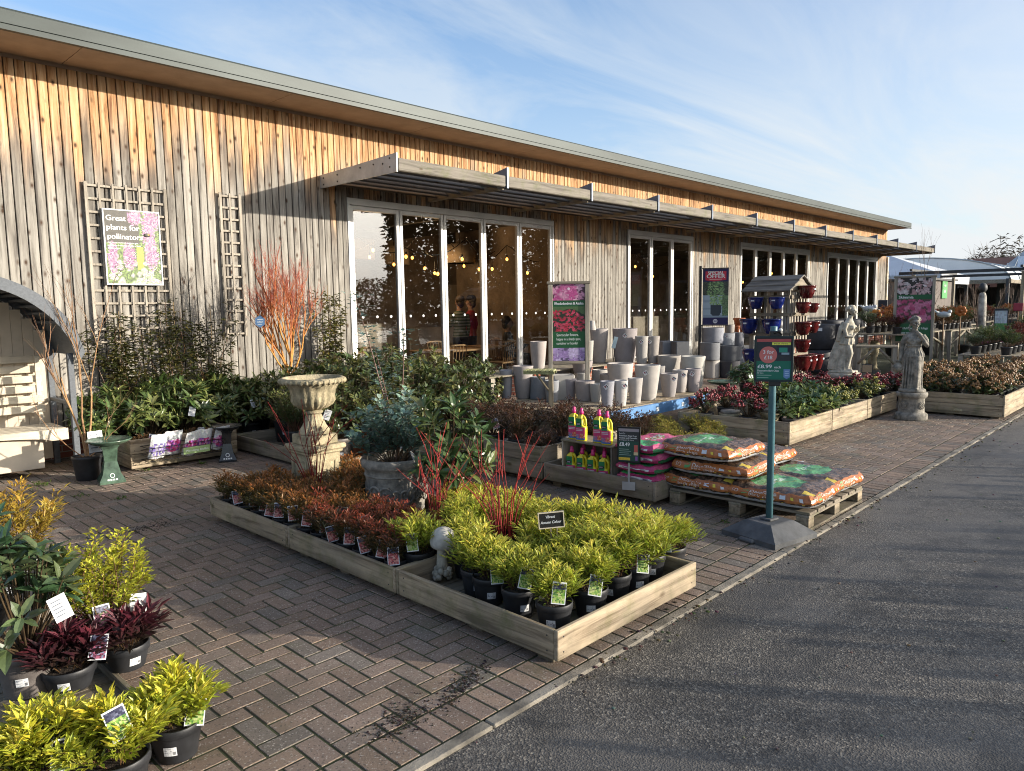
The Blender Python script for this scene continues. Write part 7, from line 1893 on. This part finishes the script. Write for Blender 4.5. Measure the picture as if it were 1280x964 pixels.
def person_mat(top, leg, B, stripes, sit):
    m, nt, b = _nt('clothed_figure'); tc = N(nt, 'ShaderNodeTexCoord'); sp = N(nt, 'ShaderNodeSeparateXYZ'); nt.links.new(tc.outputs['Object'], sp.inputs[0])
    def step(v, e): n = N(nt, 'ShaderNodeMath', operation='GREATER_THAN'); nt.links.new(v, n.inputs[0]); n.inputs[1].default_value = e; return n.outputs[0]
    tp = top
    if stripes:
        w = N(nt, 'ShaderNodeMath', operation='MULTIPLY'); w.inputs[1].default_value = 95; nt.links.new(sp.outputs[2], w.inputs[0]); s = N(nt, 'ShaderNodeMath', operation='SINE'); nt.links.new(w.outputs[0], s.inputs[0]); tp = mix(nt, step(s.outputs[0], .3), top, stripes)
    c = mix(nt, step(sp.outputs[2], B+.10 if sit else B-.01), leg, tp); c = mix(nt, step(sp.outputs[2], B+.575), c, (.50, .31, .23))
    nt.links.new(c, b.inputs['Base Color']); b.inputs['Roughness'].default_value = .8; return m
person('person in a green and white striped top standing near the partition wall', 11.0, 12.2, R(170), (.10, .14, .09), (.03, .035, .05), (.10, .07, .05), stripes=(.4, .42, .36))
person('person in a red jacket and dark cap beside the striped top', 11.62, 12.5, R(200), (.42, .04, .05), (.03, .03, .04), (.12, .1, .09), cap=(.03, .03, .05))
person('person in dark clothes seated at the small table behind the fourth pane', 11.25, 10.95, R(60), (.02, .022, .026), (.02, .02, .025), (.04, .03, .025), sit=True)
chair('spindle chair under the seated person in dark clothes', 11.25, 10.95, R(60))
person('person with brown hair seated behind the second glass doors', 15.3, 10.95, R(120), (.03, .03, .035), (.02, .02, .025), (.16, .09, .05), sit=True)
chair('spindle chair under the person behind the second glass doors', 15.3, 10.95, R(120))

# ================================================================ far end of the garden centre
M['poly'] = mat('translucent_white_roof_sheet', (.80, .81, .80), .5, .06, .6); M['poly_b'] = mat('blue_grey_canvas_roof', (.60, .62, .65), .6, .1, .7)
M['corr'] = mat('grey_profiled_roof', (.42, .46, .48), .5, .15, .8, metallic=.2); M['rust'] = mat('brown_red_tile_roof', (.13, .055, .04), .85, .25, 1.2)
M['shed'] = wood('dark_shed_boards', 'z', (.20, .165, .15), (.10, .085, .08)); M['dstruct'] = mat('dark_steelwork', (.05, .052, .055), .6, .2, 5)
def canopy_hall():
    # pitched canvas canopy next to the café
    c = gY(1150, 318, 13.5); t = thing('canvas_canopy', 'blue grey hipped canvas canopy beyond the end of the café', 'canopy', (40.5, 9.9, 0))
    mb = MB(); w, d, z, zt = 5.5, 6.6, 2.95, 4.15
    V = [(0, 0, z), (w, 0, z), (w, d, z), (0, d, z), (w*.5, d*.5, zt), (0, 0, z-.45), (w, 0, z-.45), (w, d, z-.45), (0, d, z-.45)]
    mb.add(V, [(0, 1, 4), (1, 2, 4), (2, 3, 4), (3, 0, 4), (5, 6, 1, 0), (6, 7, 2, 1), (8, 5, 0, 3), (7, 8, 3, 2)]); mb.build('canvas', M['poly_b'], t)
    for (x, y) in ((.1, .1), (w-.1, .1), (.1, d-.1), (w-.1, d-.1), (w/2, .1), (.1, d/2)):
        m = MB(); m.box(x-.07, x+.07, y-.07, y+.07, 0, z-.05); m.build('post', M['dstruct'], t)
    # long barrel roofed sales hall
    t = thing('barrel_roof_hall', 'open sided sales hall under a long pale barrel roof', 'building', (47.5, 8.3, 0)); L = 24; W = 9.5; n = 16
    for k in range(2):
        mb = MB(); V = []; F = []
        for j in range(2):
            for i in range(n+1):
                a = PI*i/n; V.append((L*j/1, W/2-W/2*math.cos(a)*.999+k*W*.0, 2.75+1.35*math.sin(a)))
        F = [(i, i+1, n+2+i, n+1+i) for i in range(n)]
        if k == 0: mb.add(V, F, sm=True); mb.add([(x, y, z) for x, y, z in V[:n+1]]+[(0, W, 2.75)], [tuple(range(n+1))]); r_ = mb.build('barrel_roof', M['poly'], t)
    rb = MB()
    for j in range(10):
        x = L*j/9; rb.tube([(x, W/2-W/2*math.cos(PI*i/n)*1.003, 2.76+1.357*math.sin(PI*i/n)) for i in range(n+1)], .05, 4)
    rb.build('roof_ribs', M['corr'], r_)
    for j in range(6):
        for y in (0.1, W/2, W-.1): m = MB(); m.box(L*j/5-.08, L*j/5+.08, y-.08, y+.08, 0, 2.8); m.build('post', M['dstruct'], t)
    m = MB(); m.box(0, L, -.05, .05, 2.55, 2.76); m.box(-.05, .05, 0, W, 2.55, 2.76); m.build('eaves_beam', M['wgx'], t)
    m = MB(); m.box(18, L, W-.2, W, 0, 2.7); m.box(L-.1, L, 0, W, 0, 2.7); m.build('back_wall', M['shed'], t)
    # dark shed
    t = thing('timber_shed', 'dark boarded shed wall with a small green sign, right of the Skimmia banner', 'building', (34.5, 8.8, 0)); m = MB(); rr = random.Random(3)
    for i in range(30): m.box(.12*i, .12*i+.115, 0, .03, 0, 2.5+.0*i, col=(1, 1, 1))
    for i in range(34): m.box(0, .03, .04+.12*i, .155+.12*i, 0, 2.5)
    m.build('boards', M['shed'], t); m = MB(); m.box(-.1, 3.7, -.15, 4.4, 2.51, 2.6); m.build('roof', M['dstruct'], t)
    m = MB(); m.box(1.5, 2.3, -.06, -.02, 1.75, 2.55, col=(.10, .36, .12)); text(m, 'Fire', 1.9, 2.25, .2, -.065, WH, 'CENTER', bold=.006); text(m, 'exit', 1.9, 2.0, .2, -.065, WH, 'CENTER', bold=.006); m.build('green_sign', M['print'], t)
canopy_hall()
def far_buildings():
    # profiled grey roof with a name board
    q = gY(1262, 345, 8.0)
    t = thing('grey_roof_building', 'shop building with a grey profiled roof and a white name board at the right edge', 'building', (62, 1.2, 0)); w, d = 14, 11
    m = MB(); m.add([(0, 0, 3.1), (0, d, 3.1), (4, d-1.5, 5.3), (4, 1.5, 5.3), (w, 1.5, 5.3), (w, d-1.5, 5.3), (w, 0, 3.1), (w, d, 3.1)], [(0, 3, 2, 1), (0, 6, 4, 3), (3, 4, 5, 2), (1, 2, 5, 7)]); m.build('roof', M['corr'], t)
    rb = MB()
    for i in range(22): y = .2+d*i/22; a = (y/1.5 if y < 1.5 else 1 if y < d-1.5 else (d-y)/1.5); rb.tube([(-.02, y, 3.12), (4*a, y if 1.5 < y < d-1.5 else y, 3.12+2.2*a)], .05, 4)
    rb.build('roof_ribs', M['corr'], t)
    m = MB(); m.box(.5, w, .5, d-.5, 0, 3.08); m.build('wall', mat('dark_grey_wall', (.14, .14, .14), .8, .2, 2), t)  # one even dark grey wall colour
    s = MB(); s.M = Matrix.Translation((.9, 6.6, 3.95)) @ Matrix.Rotation(-PI/2, 4, 'Z'); s.box(-2.8, 2.2, -.05, .05, -.45, .75, col=(.60, .66, .74)); text(s, 'CYMBOS', -2.4, -.02, .62, -.06, (.45, .10, .16), fit=3.6, bold=.012); s.box(-2.8, 2.2, -.055, -.045, -.45, -.34, col=(.35, .45, .62)); s.build('name_board', M['print'], t)
    t = thing('brown_roof_house', 'brown red tiled roof of a house beyond the barrel roofed hall', 'building', (92, 15.5, 0)); m = MB(); w, d = 9, 5
    m.add([(0, 0, 4.9), (w, 0, 4.9), (w, d, 4.9), (0, d, 4.9), (w/2, .0, 6.3), (w/2, d, 6.3)], [(0, 4, 5, 3), (1, 2, 5, 4), (0, 1, 4), (3, 5, 2)]); m.build('roof', M['rust'], t)
    m = MB(); m.box(.3, w-.3, .3, d-.3, 0, 4.89); m.build('wall', mat('red_brick_far', (.2, .09, .06), .9, .2, 3), t)
    t = thing('terracotta_roof_gable', 'small red ridge roof rising behind the grey profiled roof', 'building', (98, 8.0, 0)); m = MB(); w, d = 8, 8
    m.add([(0, 0, 5.6), (w, 0, 5.6), (w, d, 5.6), (0, d, 5.6), (w/2, 0, 7.8), (w/2, d, 7.8)], [(0, 4, 5, 3), (1, 2, 5, 4), (0, 1, 4), (3, 5, 2)]); m.build('roof', M['rust'], t); m = MB(); m.box(.2, w-.2, .2, d-.2, 0, 5.59); m.build('wall', M['brick'], t)
far_buildings()
def pergola():
    t = thing('timber_pergola', 'thin dark beamed pergola over the plant tables beyond the statue with a jug', 'pergola', (24, 3.9, 0))
    for x in (0, 4.5):
        for y in (0, 2.7): m = MB(); m.box(x-.04, x+.04, y-.04, y+.04, 0, 2.42, b=.004); m.build('post', M['wz'], t)
        m = MB(); m.box(x-.03, x+.03, -.5, 3.1, 2.425, 2.51); m.build('beam', M['dstruct'], t)
    for y in (0, 2.7): m = MB(); m.box(-.3, 4.8, y-.03, y+.03, 2.515, 2.58); m.build('rafter', M['dstruct'], t)
pergola()
FAR = [twiggy_mesh(700+i, .30, .5, 30, .06, .03, c, tp, 26, (.15, .09, .05)) for i, (c, tp) in enumerate([((.06, .09, .03), (.12, .15, .05)), ((.10, .04, .03), (.22, .06, .04)), ((.12, .07, .03), (.34, .14, .04)), ((.07, .10, .05), (.2, .24, .14))])]
FL = ['green shrubs', 'dark red shrubs', 'orange leaved shrubs', 'grey green shrubs']
rr = random.Random(31); tb = 0
for (x, y, w, d, h) in [(17.2, 3.1, 2.2, 1.0, .62), (19.8, 2.9, 2.2, 1.0, .7), (18.5, 5.3, 3.0, 1.1, .95), (22.4, 3.0, 2.4, 1.1, .7), (22.5, 5.4, 3.0, 1.1, .9), (26.0, 3.4, 2.6, 1.2, .8), (26.5, 6.2, 3.0, 1.2, .9), (30.5, 3.4, 3.0, 1.3, .9), (31, 6.4, 3.2, 1.2, .9), (36, 3.2, 3.2, 1.4, .9), (36, 6, 3.2, 1.4, .9), (42, 3.4, 3.2, 1.4, .9)]:
    near = ['first', 'second', 'third', 'fourth', 'fifth', 'sixth', 'seventh', 'eighth', 'ninth', 'tenth', 'eleventh', 'twelfth'][tb]; tb += 1
    stand_table('grey timber plant table beyond the jug statue, %s nearest' % near, x, y, 0, w, d, h)
    n = int(w/.42)
    for i in range(n):
        for j in range(2):
            k = rr.randrange(4); px, py = x-w/2+.25+(w-.4)*i/max(1, n-1), y-d/4+j*d/2
            potted('display_shrub', '%s in black pots on the plant tables beyond the jug statue' % FL[k].capitalize() if False else '%s in a black pot on the far plant tables' % FL[k][:-1], 'potted plant', (px, py, h+.001), FAR[k], .10, .15, '%s on the far plant tables' % FL[k], facing((px, py)), seed=int(px*10), sc=rr.uniform(.55, .95), sticker=False)
# lantern-like garden stakes, small signs and young trees behind the statues
def stake(label, px, yt, yb, Y, col, kind):
    b = gY(px, yb, Y); tp = gY(px, yt, Y); t = thing('garden_stake', label, 'garden ornament', (b.x, b.y, b.z-.25), facing(b)); h = tp.z-b.z+.25
    m = MB(); m.tube([(0, 0, 0), (0, 0, h*.8)], .014, 6, col=(.25, .15, .08)); m.build('stick', M['twig'], t); m = MB(); s = .11
    if kind == 'flower':
        for k in range(7): m.ball((s*.7*math.cos(k*.9), -.02, h*.85+s*.7*math.sin(k*.9)), s*.5, 8, 5, (1, .35, 1), col=col)
        m.ball((0, -.03, h*.85), s*.4, 8, 5, col=tuple(c*.6 for c in col))
    elif kind == 'bird': m.ball((0, 0, h*.86), s*.8, 10, 7, (1.7, .7, .8), col=col); m.ball((s*1.1, 0, h*.93), s*.4, 8, 6, col=col); m.tube([(-s*.8, 0, h*.88), (-s*2, 0, h*.98)], [s*.4, s*.1], 6, col=col)
    else: m.box(-s, s, -.03, .03, h*.78, h*.98, b=.01, col=col)
    m.build('ornament', M['paint'], t)
for a in [('orange flower stake behind the leaning statue', 1093, 385, 430, 5.6, (.6, .22, .03), 'flower'), ('dark lantern stake right of the orange flower', 1102, 374, 418, 6.2, (.03, .03, .04), 'box'), ('red heart shaped stake left of the Skimmia banner', 1112, 382, 412, 6.0, (.32, .04, .03), 'flower'), ('white metal bird stake left of the orange flower', 1086, 381, 402, 5.9, (.5, .53, .55), 'bird'), ('pale bird stake right of the Skimmia banner', 1178, 386, 425, 4.6, (.5, .54, .55), 'bird'), ('rusty orange leaf stake over the far plant tables', 1199, 380, 425, 4.4, (.42, .12, .02), 'flower'), ('red lantern stake near the right edge', 1271, 378, 415, 3.9, (.35, .04, .06), 'box')]: stake(*a)
def small_sign(label, px, py, Y, w, h, fn, words=None, tilt=0):
    p = gY(px, py, Y); t = thing('plant_sign', label, 'sign', (p.x, p.y, 0), facing(p)); m = MB(); m.box(-w/2, w/2, -.01, .01, p.z-h/2, p.z+h/2, col=(.03, .03, .035)); b = m.build('board', M['paint'], t)
    m = MB(); printgrid(m, -w*.44, w*.44, p.z-h*.42, p.z+h*.42, 14, 12, fn, y=-.012)
    if words: text(m, words, -w*.36, p.z-h*.06, h*.2, -.014, WH, fit=w*.7)
    m.build('print', M['print'], b); m = MB(); m.box(-.02, .02, .011, .04, 0, p.z); m.build('post', M['wgz'], t)
rs = random.Random(5)
small_sign('small pink flower picture sign beyond the orange skimmias', 1241, 423, 3.6, .48, .30, lambda s, t: jit(rs, (.55, .1, .28) if s < .36 else rs.choice([(.6, .5, .5), (.3, .12, .15), (.55, .2, .3)]), .2))
small_sign('tall pale plant poster on a post beyond the orange skimmias', 1251, 402, 3.8, .28, .62, lambda s, t: jit(rs, (.5, .55, .58) if t > .45 else (.12, .28, .08), .25))
small_sign('white information board at the right edge', 1277, 428, 3.5, .4, .8, lambda s, t: jit(rs, (.5, .54, .58), .06))
small_sign('cream board among the red skimmias beside the jug statue', 1084, 461, 4.3, .17, .15, lambda s, t: jit(rs, (.42, .3, .18), .08))
def pale_column():
    p = gY(1226, 412, 4.9); t = thing('birch_pole', 'pale spotted pole sculpture standing among the far plant tables', 'garden ornament', (p.x, p.y, 0)); m = MB(); m.lathe([(.13, 0), (.12, .9), (.10, 1.75), (.07, 1.85), (0, 1.88)], 14); m.build('pole', mat('birch_bark', (.58, .55, .48), .8, .45, 5, col2=(.1, .09, .08)), t); m = MB(); m.ball((0, 0, 2.0), .14, 10, 8, (1, .8, 1)); m.build('finial', M['dstruct'], t)
pale_column()
def striped_sacks():
    for i in range(3):
        t = thing('striped_sack', ['pink and white striped sack at the right edge, lowest of three', 'pink and white striped sack at the right edge, middle of three', 'pink and white striped sack at the right edge, on top'][i], 'sack', (14.05+.03*i, 2.28, .33+.09*i), R(8*i)); m = MB(); nu = 16
        for k in range(nu): x = -.22+.44*k/nu; m.tube([(x, -.12, .045), (x+.44/nu, -.12, .045)], .043, 10, col=(.6, .2, .36) if k % 2 else (.66, .64, .64))
        m.box(-.22, .22, -.12, .14, .004, .088, b=.03, col=(.64, .52, .56)); m.build('sack', M['foil'], t)
# young bare trees for sale standing beyond the café
for i, (px, Y, h) in enumerate([(1143, 5.2, 2.3), (1158, 6.4, 1.9), (1205, 5.6, 1.7), (1222, 4.6, 1.8), (1240, 5.0, 1.6), (1114, 7.2, 2.2), (1263, 4.3, 1.7)]):
    p = gY(px, 430, Y); t = thing('young_tree', 'leafless young tree in a pot beyond the café, %s from the left' % ORD[[1, 2, 3, 4, 5, 0, 6][i]], 'tree', (p.x, p.y, 0), 0, 'young bare trees for sale'); put('pot', pot_mesh(.18, .3), t)
    put('branches', bare_mesh(800+i, 4, h*.42, .022, (.16, .11, .08), (.12, .08, .06), .34, (3, 4), 1.0, 5, [(Vector((0, 0, .25)), Vector((0, 0, 1)), h*.5, .016)]), t)
# hillside trees on the skyline
def oak(label, x, y, h, seed, group):
    t = thing('bare_tree', label, 'tree', (x, y, 0), 0, group); put('branches', bare_mesh(seed, 6, h*.30, h*.022, (.10, .075, .055), (.13, .09, .07), .62, (3, 4), .35, 5), t, (0, 0, 0))
for i, (x, y, h) in enumerate([(118, 27, 9), (122, 25.5, 10.5), (126, 24, 12), (120, 22, 12), (130, 31, 9), (128, 28, 10), (112, 28.5, 6.5), (124, 21, 13), (126, 34, 7.5), (118, 24, 9.5)]):
    oak('bare winter tree on the skyline at the right edge', x, y, h, 900+i % 4, 'bare trees on the skyline')
def far_scrub():
    rr = random.Random(77); mb = MB(); n = 16000; P = []; D = []; C = []
    for _ in range(n):
        x, y = rr.uniform(116, 142), rr.uniform(16, 44); top = 3.8+2.4*noise.noise(Vector((x*.13, y*.16, 0)))+min(6, max(0, (35-y)*.40))
        P.append((x, y, rr.uniform(.2, max(1, top)))); D.append((rr.gauss(0, 1), rr.gauss(0, 1), rr.gauss(.3, .7))); C.append(jit(rr, rr.choice([(.15, .115, .09), (.12, .095, .075), (.10, .095, .065)]), .3))
    leaves(mb, P, D, None, [rr.uniform(.5, 1.1) for _ in range(n)], [.09]*n, C, 0); o = mb.build('distant_woodland', M['leaf']); o['kind'] = 'stuff'
far_scrub()
# fence along the back of the sales area
t = thing('boundary_fence', 'low dark timber fence far behind the plant tables', 'fence', (30.8, 16.5, 0)); m = MB()
for i in range(60): m.box(i*.6, i*.6+.55, 0, .04, 0, 1.8)
m.build('boards', M['shed'], t)

# ================================================================ seen in the glass across the road, plus unseen casters added for shade
CONM = None
def conifer_mesh(seed, h, r):
    rr = random.Random(seed); mb = MB(); mb.tube([(0, 0, 0), (0, 0, h*.96)], [h*.022, .02], 6, False, col=(.10, .07, .05), mi=1); P = []; D = []; C = []; L = []
    for k in range(int(h*9)):
        z = h*(.10+.88*rr.random()); q = (1-z/h)**.8*r*rr.uniform(.6, 1.1)+.15; a = rr.uniform(0, 6.28)
        for j in range(26):
            s = rr.random()**.6; P.append((math.cos(a)*q*s+rr.gauss(0, .12), math.sin(a)*q*s+rr.gauss(0, .12), z-.28*q*s+rr.gauss(0, .1))); D.append((math.cos(a)+rr.gauss(0, .5), math.sin(a)+rr.gauss(0, .5), rr.gauss(-.15, .4))); C.append(jit(rr, (.035, .055, .022), .35)); L.append(rr.uniform(.3, .6))
    leaves(mb, P, D, None, L, [.16]*len(L), C, 0); return mb.mesh('crown', [M['leaf'], M['twig']])
CM = [conifer_mesh(1+i, 11, 2.6) for i in range(2)]
BT = bare_mesh(905, 6, 3.2, .16, (.10, .08, .06), (.09, .07, .055), .6, (3, 4), .4, 5)
BSH = [bare_mesh(950+k, 4, .9, .03, (.12, .09, .06), (.12, .09, .06), .55, (3, 5), .5, 4, [(Vector((math.cos(a)*.12, math.sin(a)*.12, 0)), Vector((math.cos(a)*.5, math.sin(a)*.5, 1)).normalized(), 1.0, .036) for a in (0, 1.1, 2.3, 3.4, 4.6, 5.5)]) for k in range(2)]
rr = random.Random(41)
CX = [(44.5, 1.0)]+[(47+3.1*i, rr.uniform(.86, 1.06)) for i in range(24)]+[(122+9*i, 1.05) for i in range(9)]
for i, (x, s) in enumerate(CX):
    t = thing('conifer', 'tall dark conifer across the road, mirrored in the café glass', 'tree', (x, -40+rr.uniform(-1.5, 1.5), 0), i, 'conifers across the road'); put('crown', CM[i % 2], t, sc=s)
for i, (x, y, s) in enumerate([(31, -39, .95), (34.5, -40, 1.0), (37.5, -41, .9), (40, -43, .72), (28, -40, .95)]):
    t = thing('bare_tree', 'bare winter tree across the road, mirrored in the left glass pane', 'tree', (x, y, 0), i, 'bare trees across the road'); put('branches', BT, t, sc=s)
def hedge(label, x0, x1, y0, y1, h0, h1, seed, dens, col, leafL=.09):
    rr = random.Random(seed); mb = MB(); n = int(dens*(x1-x0)); P = []; D = []; C = []
    for _ in range(n):
        x = rr.uniform(x0, x1); y = rr.uniform(y0, y1); top = h0+(h1-h0)*(.5+.8*noise.noise(Vector((x*.55, y*.3, seed))))
        P.append((x, y, rr.uniform(.02, max(.3, top)))); D.append((rr.gauss(0, 1), rr.gauss(0, 1), rr.gauss(.3, .8))); C.append(jit(rr, col, .35))
    leaves(mb, P, D, None, [leafL*rr.uniform(.7, 1.4) for _ in range(n)], [leafL*.55]*n, C, 0)
    t = thing('hedge', label, 'hedge', (0, 0, 0)); put('foliage', mb.mesh('foliage', M['leaf']), t)
    mb = MB()
    for k in range(int((x1-x0)*1.6)):
        x = x0+(x1-x0)*rr.random(); y = (y0+y1)/2; mb.tube([(x, y, 0), (x+rr.gauss(0, .2), y+rr.gauss(0, .2), h0*.8)], [.03, .012], 4, False, col=(.1, .07, .05))
    put('stems', mb.mesh('stems', M['twig']), t)
hedge('tall dark hedge behind the conifers, added to darken the glass reflections', 46.8, 235, -45, -43, 11.6, 12.4, 5, 260, (.04, .05, .025), .8)  # added as opaque backing so the panes mirror dark
hedge('lower dark hedge across the road under the bare trees', 20, 46.5, -44, -42.5, 4.2, 5.0, 6, 260, (.05, .06, .03), .4)
for i in range(14):  # shrubs added out of view to cast stripes on the asphalt
    x = 5.2+.8*i+rr.uniform(-.3, .3); t = thing('shade_shrub', 'leafless many stemmed shrub, unseen, added behind the viewer to throw striped shade', 'shrub', (x, -6.2+rr.uniform(-.5, .5), 0), i, 'added shade shrubs behind the viewer')
    put('branches', BSH[i % 2], t, sc=rr.uniform(.90, 1.0))

rr = random.Random(63); x = 3.6; k = 0
pf = thing('shade_pickets', 'unseen gappy picket fence added behind the viewer to band the asphalt with shade', 'fence', (0, -2.3, 0))  # added out of view; palings spaced to cast bands on the asphalt
while x < 11.5:
    w = rr.uniform(.06, .11); h = rr.uniform(.72, 1.08); m = MB(); m.box(x, x+w, -.012, .012, 0, h, b=.004); m.build('paling', M['wgz'], pf); x += w+rr.uniform(.08, .26)
for z in (.22, .62): m = MB(); m.box(3.5, 11.6, .013, .04, z, z+.05); m.build('rail', M['wgx'], pf)
# ================================================================ camera, sun, sky
def sky():
    w = bpy.data.worlds.new('World'); S.world = w; w.use_nodes = True; nt = w.node_tree; bg = nt.nodes['Background']
    sk = N(nt, 'ShaderNodeTexSky'); sk.sky_type = 'NISHITA'; sk.sun_disc = False
    sk.sun_elevation = SUN_EL; sk.sun_rotation = SUN_AZ; sk.altitude = 60; sk.air_density = 1.0; sk.dust_density = .8; sk.ozone_density = 3.0
    tc = N(nt, 'ShaderNodeTexCoord')
    # thin cirrus: streaks on a flat cloud layer, found by dividing the view direction by its height
    sp = N(nt, 'ShaderNodeSeparateXYZ'); nt.links.new(tc.outputs['Generated'], sp.inputs[0])
    ad = N(nt, 'ShaderNodeMath', operation='MAXIMUM'); ad.inputs[1].default_value = .02; nt.links.new(sp.outputs[2], ad.inputs[0])
    a2 = N(nt, 'ShaderNodeMath', operation='ADD'); a2.inputs[1].default_value = .12; nt.links.new(ad.outputs[0], a2.inputs[0])
    dv = N(nt, 'ShaderNodeVectorMath', operation='DIVIDE'); nt.links.new(tc.outputs['Generated'], dv.inputs[0])
    cb = N(nt, 'ShaderNodeCombineXYZ')
    for i in range(3): nt.links.new(a2.outputs[0], cb.inputs[i])
    nt.links.new(cb.outputs[0], dv.inputs[1])
    mp = N(nt, 'ShaderNodeMapping'); mp.inputs['Rotation'].default_value = (0, 0, R(28)); mp.inputs['Scale'].default_value = (.42, 1.25, 0); nt.links.new(dv.outputs[0], mp.inputs[0])
    n1 = noise_t(nt, mp.outputs[0], 1.25, 9, .62, 1.2)
    mp2 = N(nt, 'ShaderNodeMapping'); mp2.inputs['Scale'].default_value = (.3, .3, 0); mp2.inputs['Location'].default_value = (3.1, 1.7, 0); nt.links.new(dv.outputs[0], mp2.inputs[0])
    n2 = noise_t(nt, mp2.outputs[0], .9, 4, .5)
    m1 = N(nt, 'ShaderNodeMath', operation='MULTIPLY'); nt.links.new(ramp(nt, n1, [(.40, 0.0), (.66, 1.0)]), m1.inputs[0]); nt.links.new(ramp(nt, n2, [(.36, .25), (.62, 1.0)]), m1.inputs[1])
    # more veil towards the horizon
    hz = ramp(nt, sp.outputs[2], [(.0, .85), (.12, .66), (.26, .34), (.42, .12), (.6, .0)])
    mx = N(nt, 'ShaderNodeMath', operation='MAXIMUM'); nt.links.new(hz, mx.inputs[0])
    m2 = N(nt, 'ShaderNodeMath', operation='MULTIPLY'); m2.inputs[1].default_value = .55; nt.links.new(m1.outputs[0], m2.inputs[0])
    sc_ = N(nt, 'ShaderNodeMath', operation='ADD'); sc_.use_clamp = True; nt.links.new(m2.outputs[0], sc_.inputs[0]); nt.links.new(hz, sc_.inputs[1])
    c = mix(nt, sc_.outputs[0], mix(nt, 1.0, sk.outputs[0], (.90, 1.18, 1.36), 'MULTIPLY'), CLOUD)
    # bright warm haze round the low sun
    dt = N(nt, 'ShaderNodeVectorMath', operation='DOT_PRODUCT'); nt.links.new(tc.outputs['Generated'], dt.inputs[0]); dt.inputs[1].default_value = (math.sin(SUN_AZ)*math.cos(SUN_EL), math.cos(SUN_AZ)*math.cos(SUN_EL), math.sin(SUN_EL))
    c = mix(nt, ramp(nt, dt.outputs['Value'], [(.0, 0.0), (.55, .30), (.92, .8), (1.0, 1.0)]), c, (5.8, 5.3, 4.6))
    au = N(nt, 'ShaderNodeVectorMath', operation='SCALE'); nt.links.new(ramp(nt, dt.outputs['Value'], [(.93, 0.0), (.985, (.5, .47, .42)), (1.0, (1, .92, .80))]), au.inputs[0]); au.inputs['Scale'].default_value = 60
    sm = N(nt, 'ShaderNodeVectorMath', operation='ADD'); nt.links.new(c, sm.inputs[0]); nt.links.new(au.outputs[0], sm.inputs[1]); c = sm.outputs[0]
    nt.links.new(c, bg.inputs[0]); bg.inputs[1].default_value = SKY_STR
sky()
sd = Vector((math.sin(SUN_AZ)*math.cos(SUN_EL), math.cos(SUN_AZ)*math.cos(SUN_EL), math.sin(SUN_EL)))
l = bpy.data.lights.new('sun', 'SUN'); l.energy = SUN_STR; l.angle = R(.55); l.color = (1.0, .91, .78)
lo = bpy.data.objects.new('sun', l); COL.objects.link(lo); lo.rotation_euler = sd.to_track_quat('Z', 'Y').to_euler(); lo.location = sd*60
cd = bpy.data.cameras.new('camera'); cd.sensor_width = 36; cd.lens = FPX/1280*36; cd.clip_end = 1500; cd.clip_start = .05
co = bpy.data.objects.new('camera', cd); COL.objects.link(co)
mt = Matrix((( _R.x, _U.x, -_F.x, 0), (_R.y, _U.y, -_F.y, 0), (_R.z, _U.z, -_F.z, CAMH), (0, 0, 0, 1))); co.matrix_world = mt
S.camera = co
S.render.engine = 'CYCLES'
S.render.resolution_x, S.render.resolution_y = 1024, 771
S.view_settings.view_transform = 'Standard'; S.view_settings.look = 'None'; S.view_settings.gamma = 1.0; S.view_settings.exposure = EXPO
S.cycles.pixel_filter_type = 'BLACKMAN_HARRIS'; S.cycles.filter_width = 1.05; S.cycles.max_bounces = 7; S.cycles.transparent_max_bounces = 12; S.cycles.caustics_reflective = False; S.cycles.caustics_refractive = False
S.cycles.sample_clamp_indirect = 6
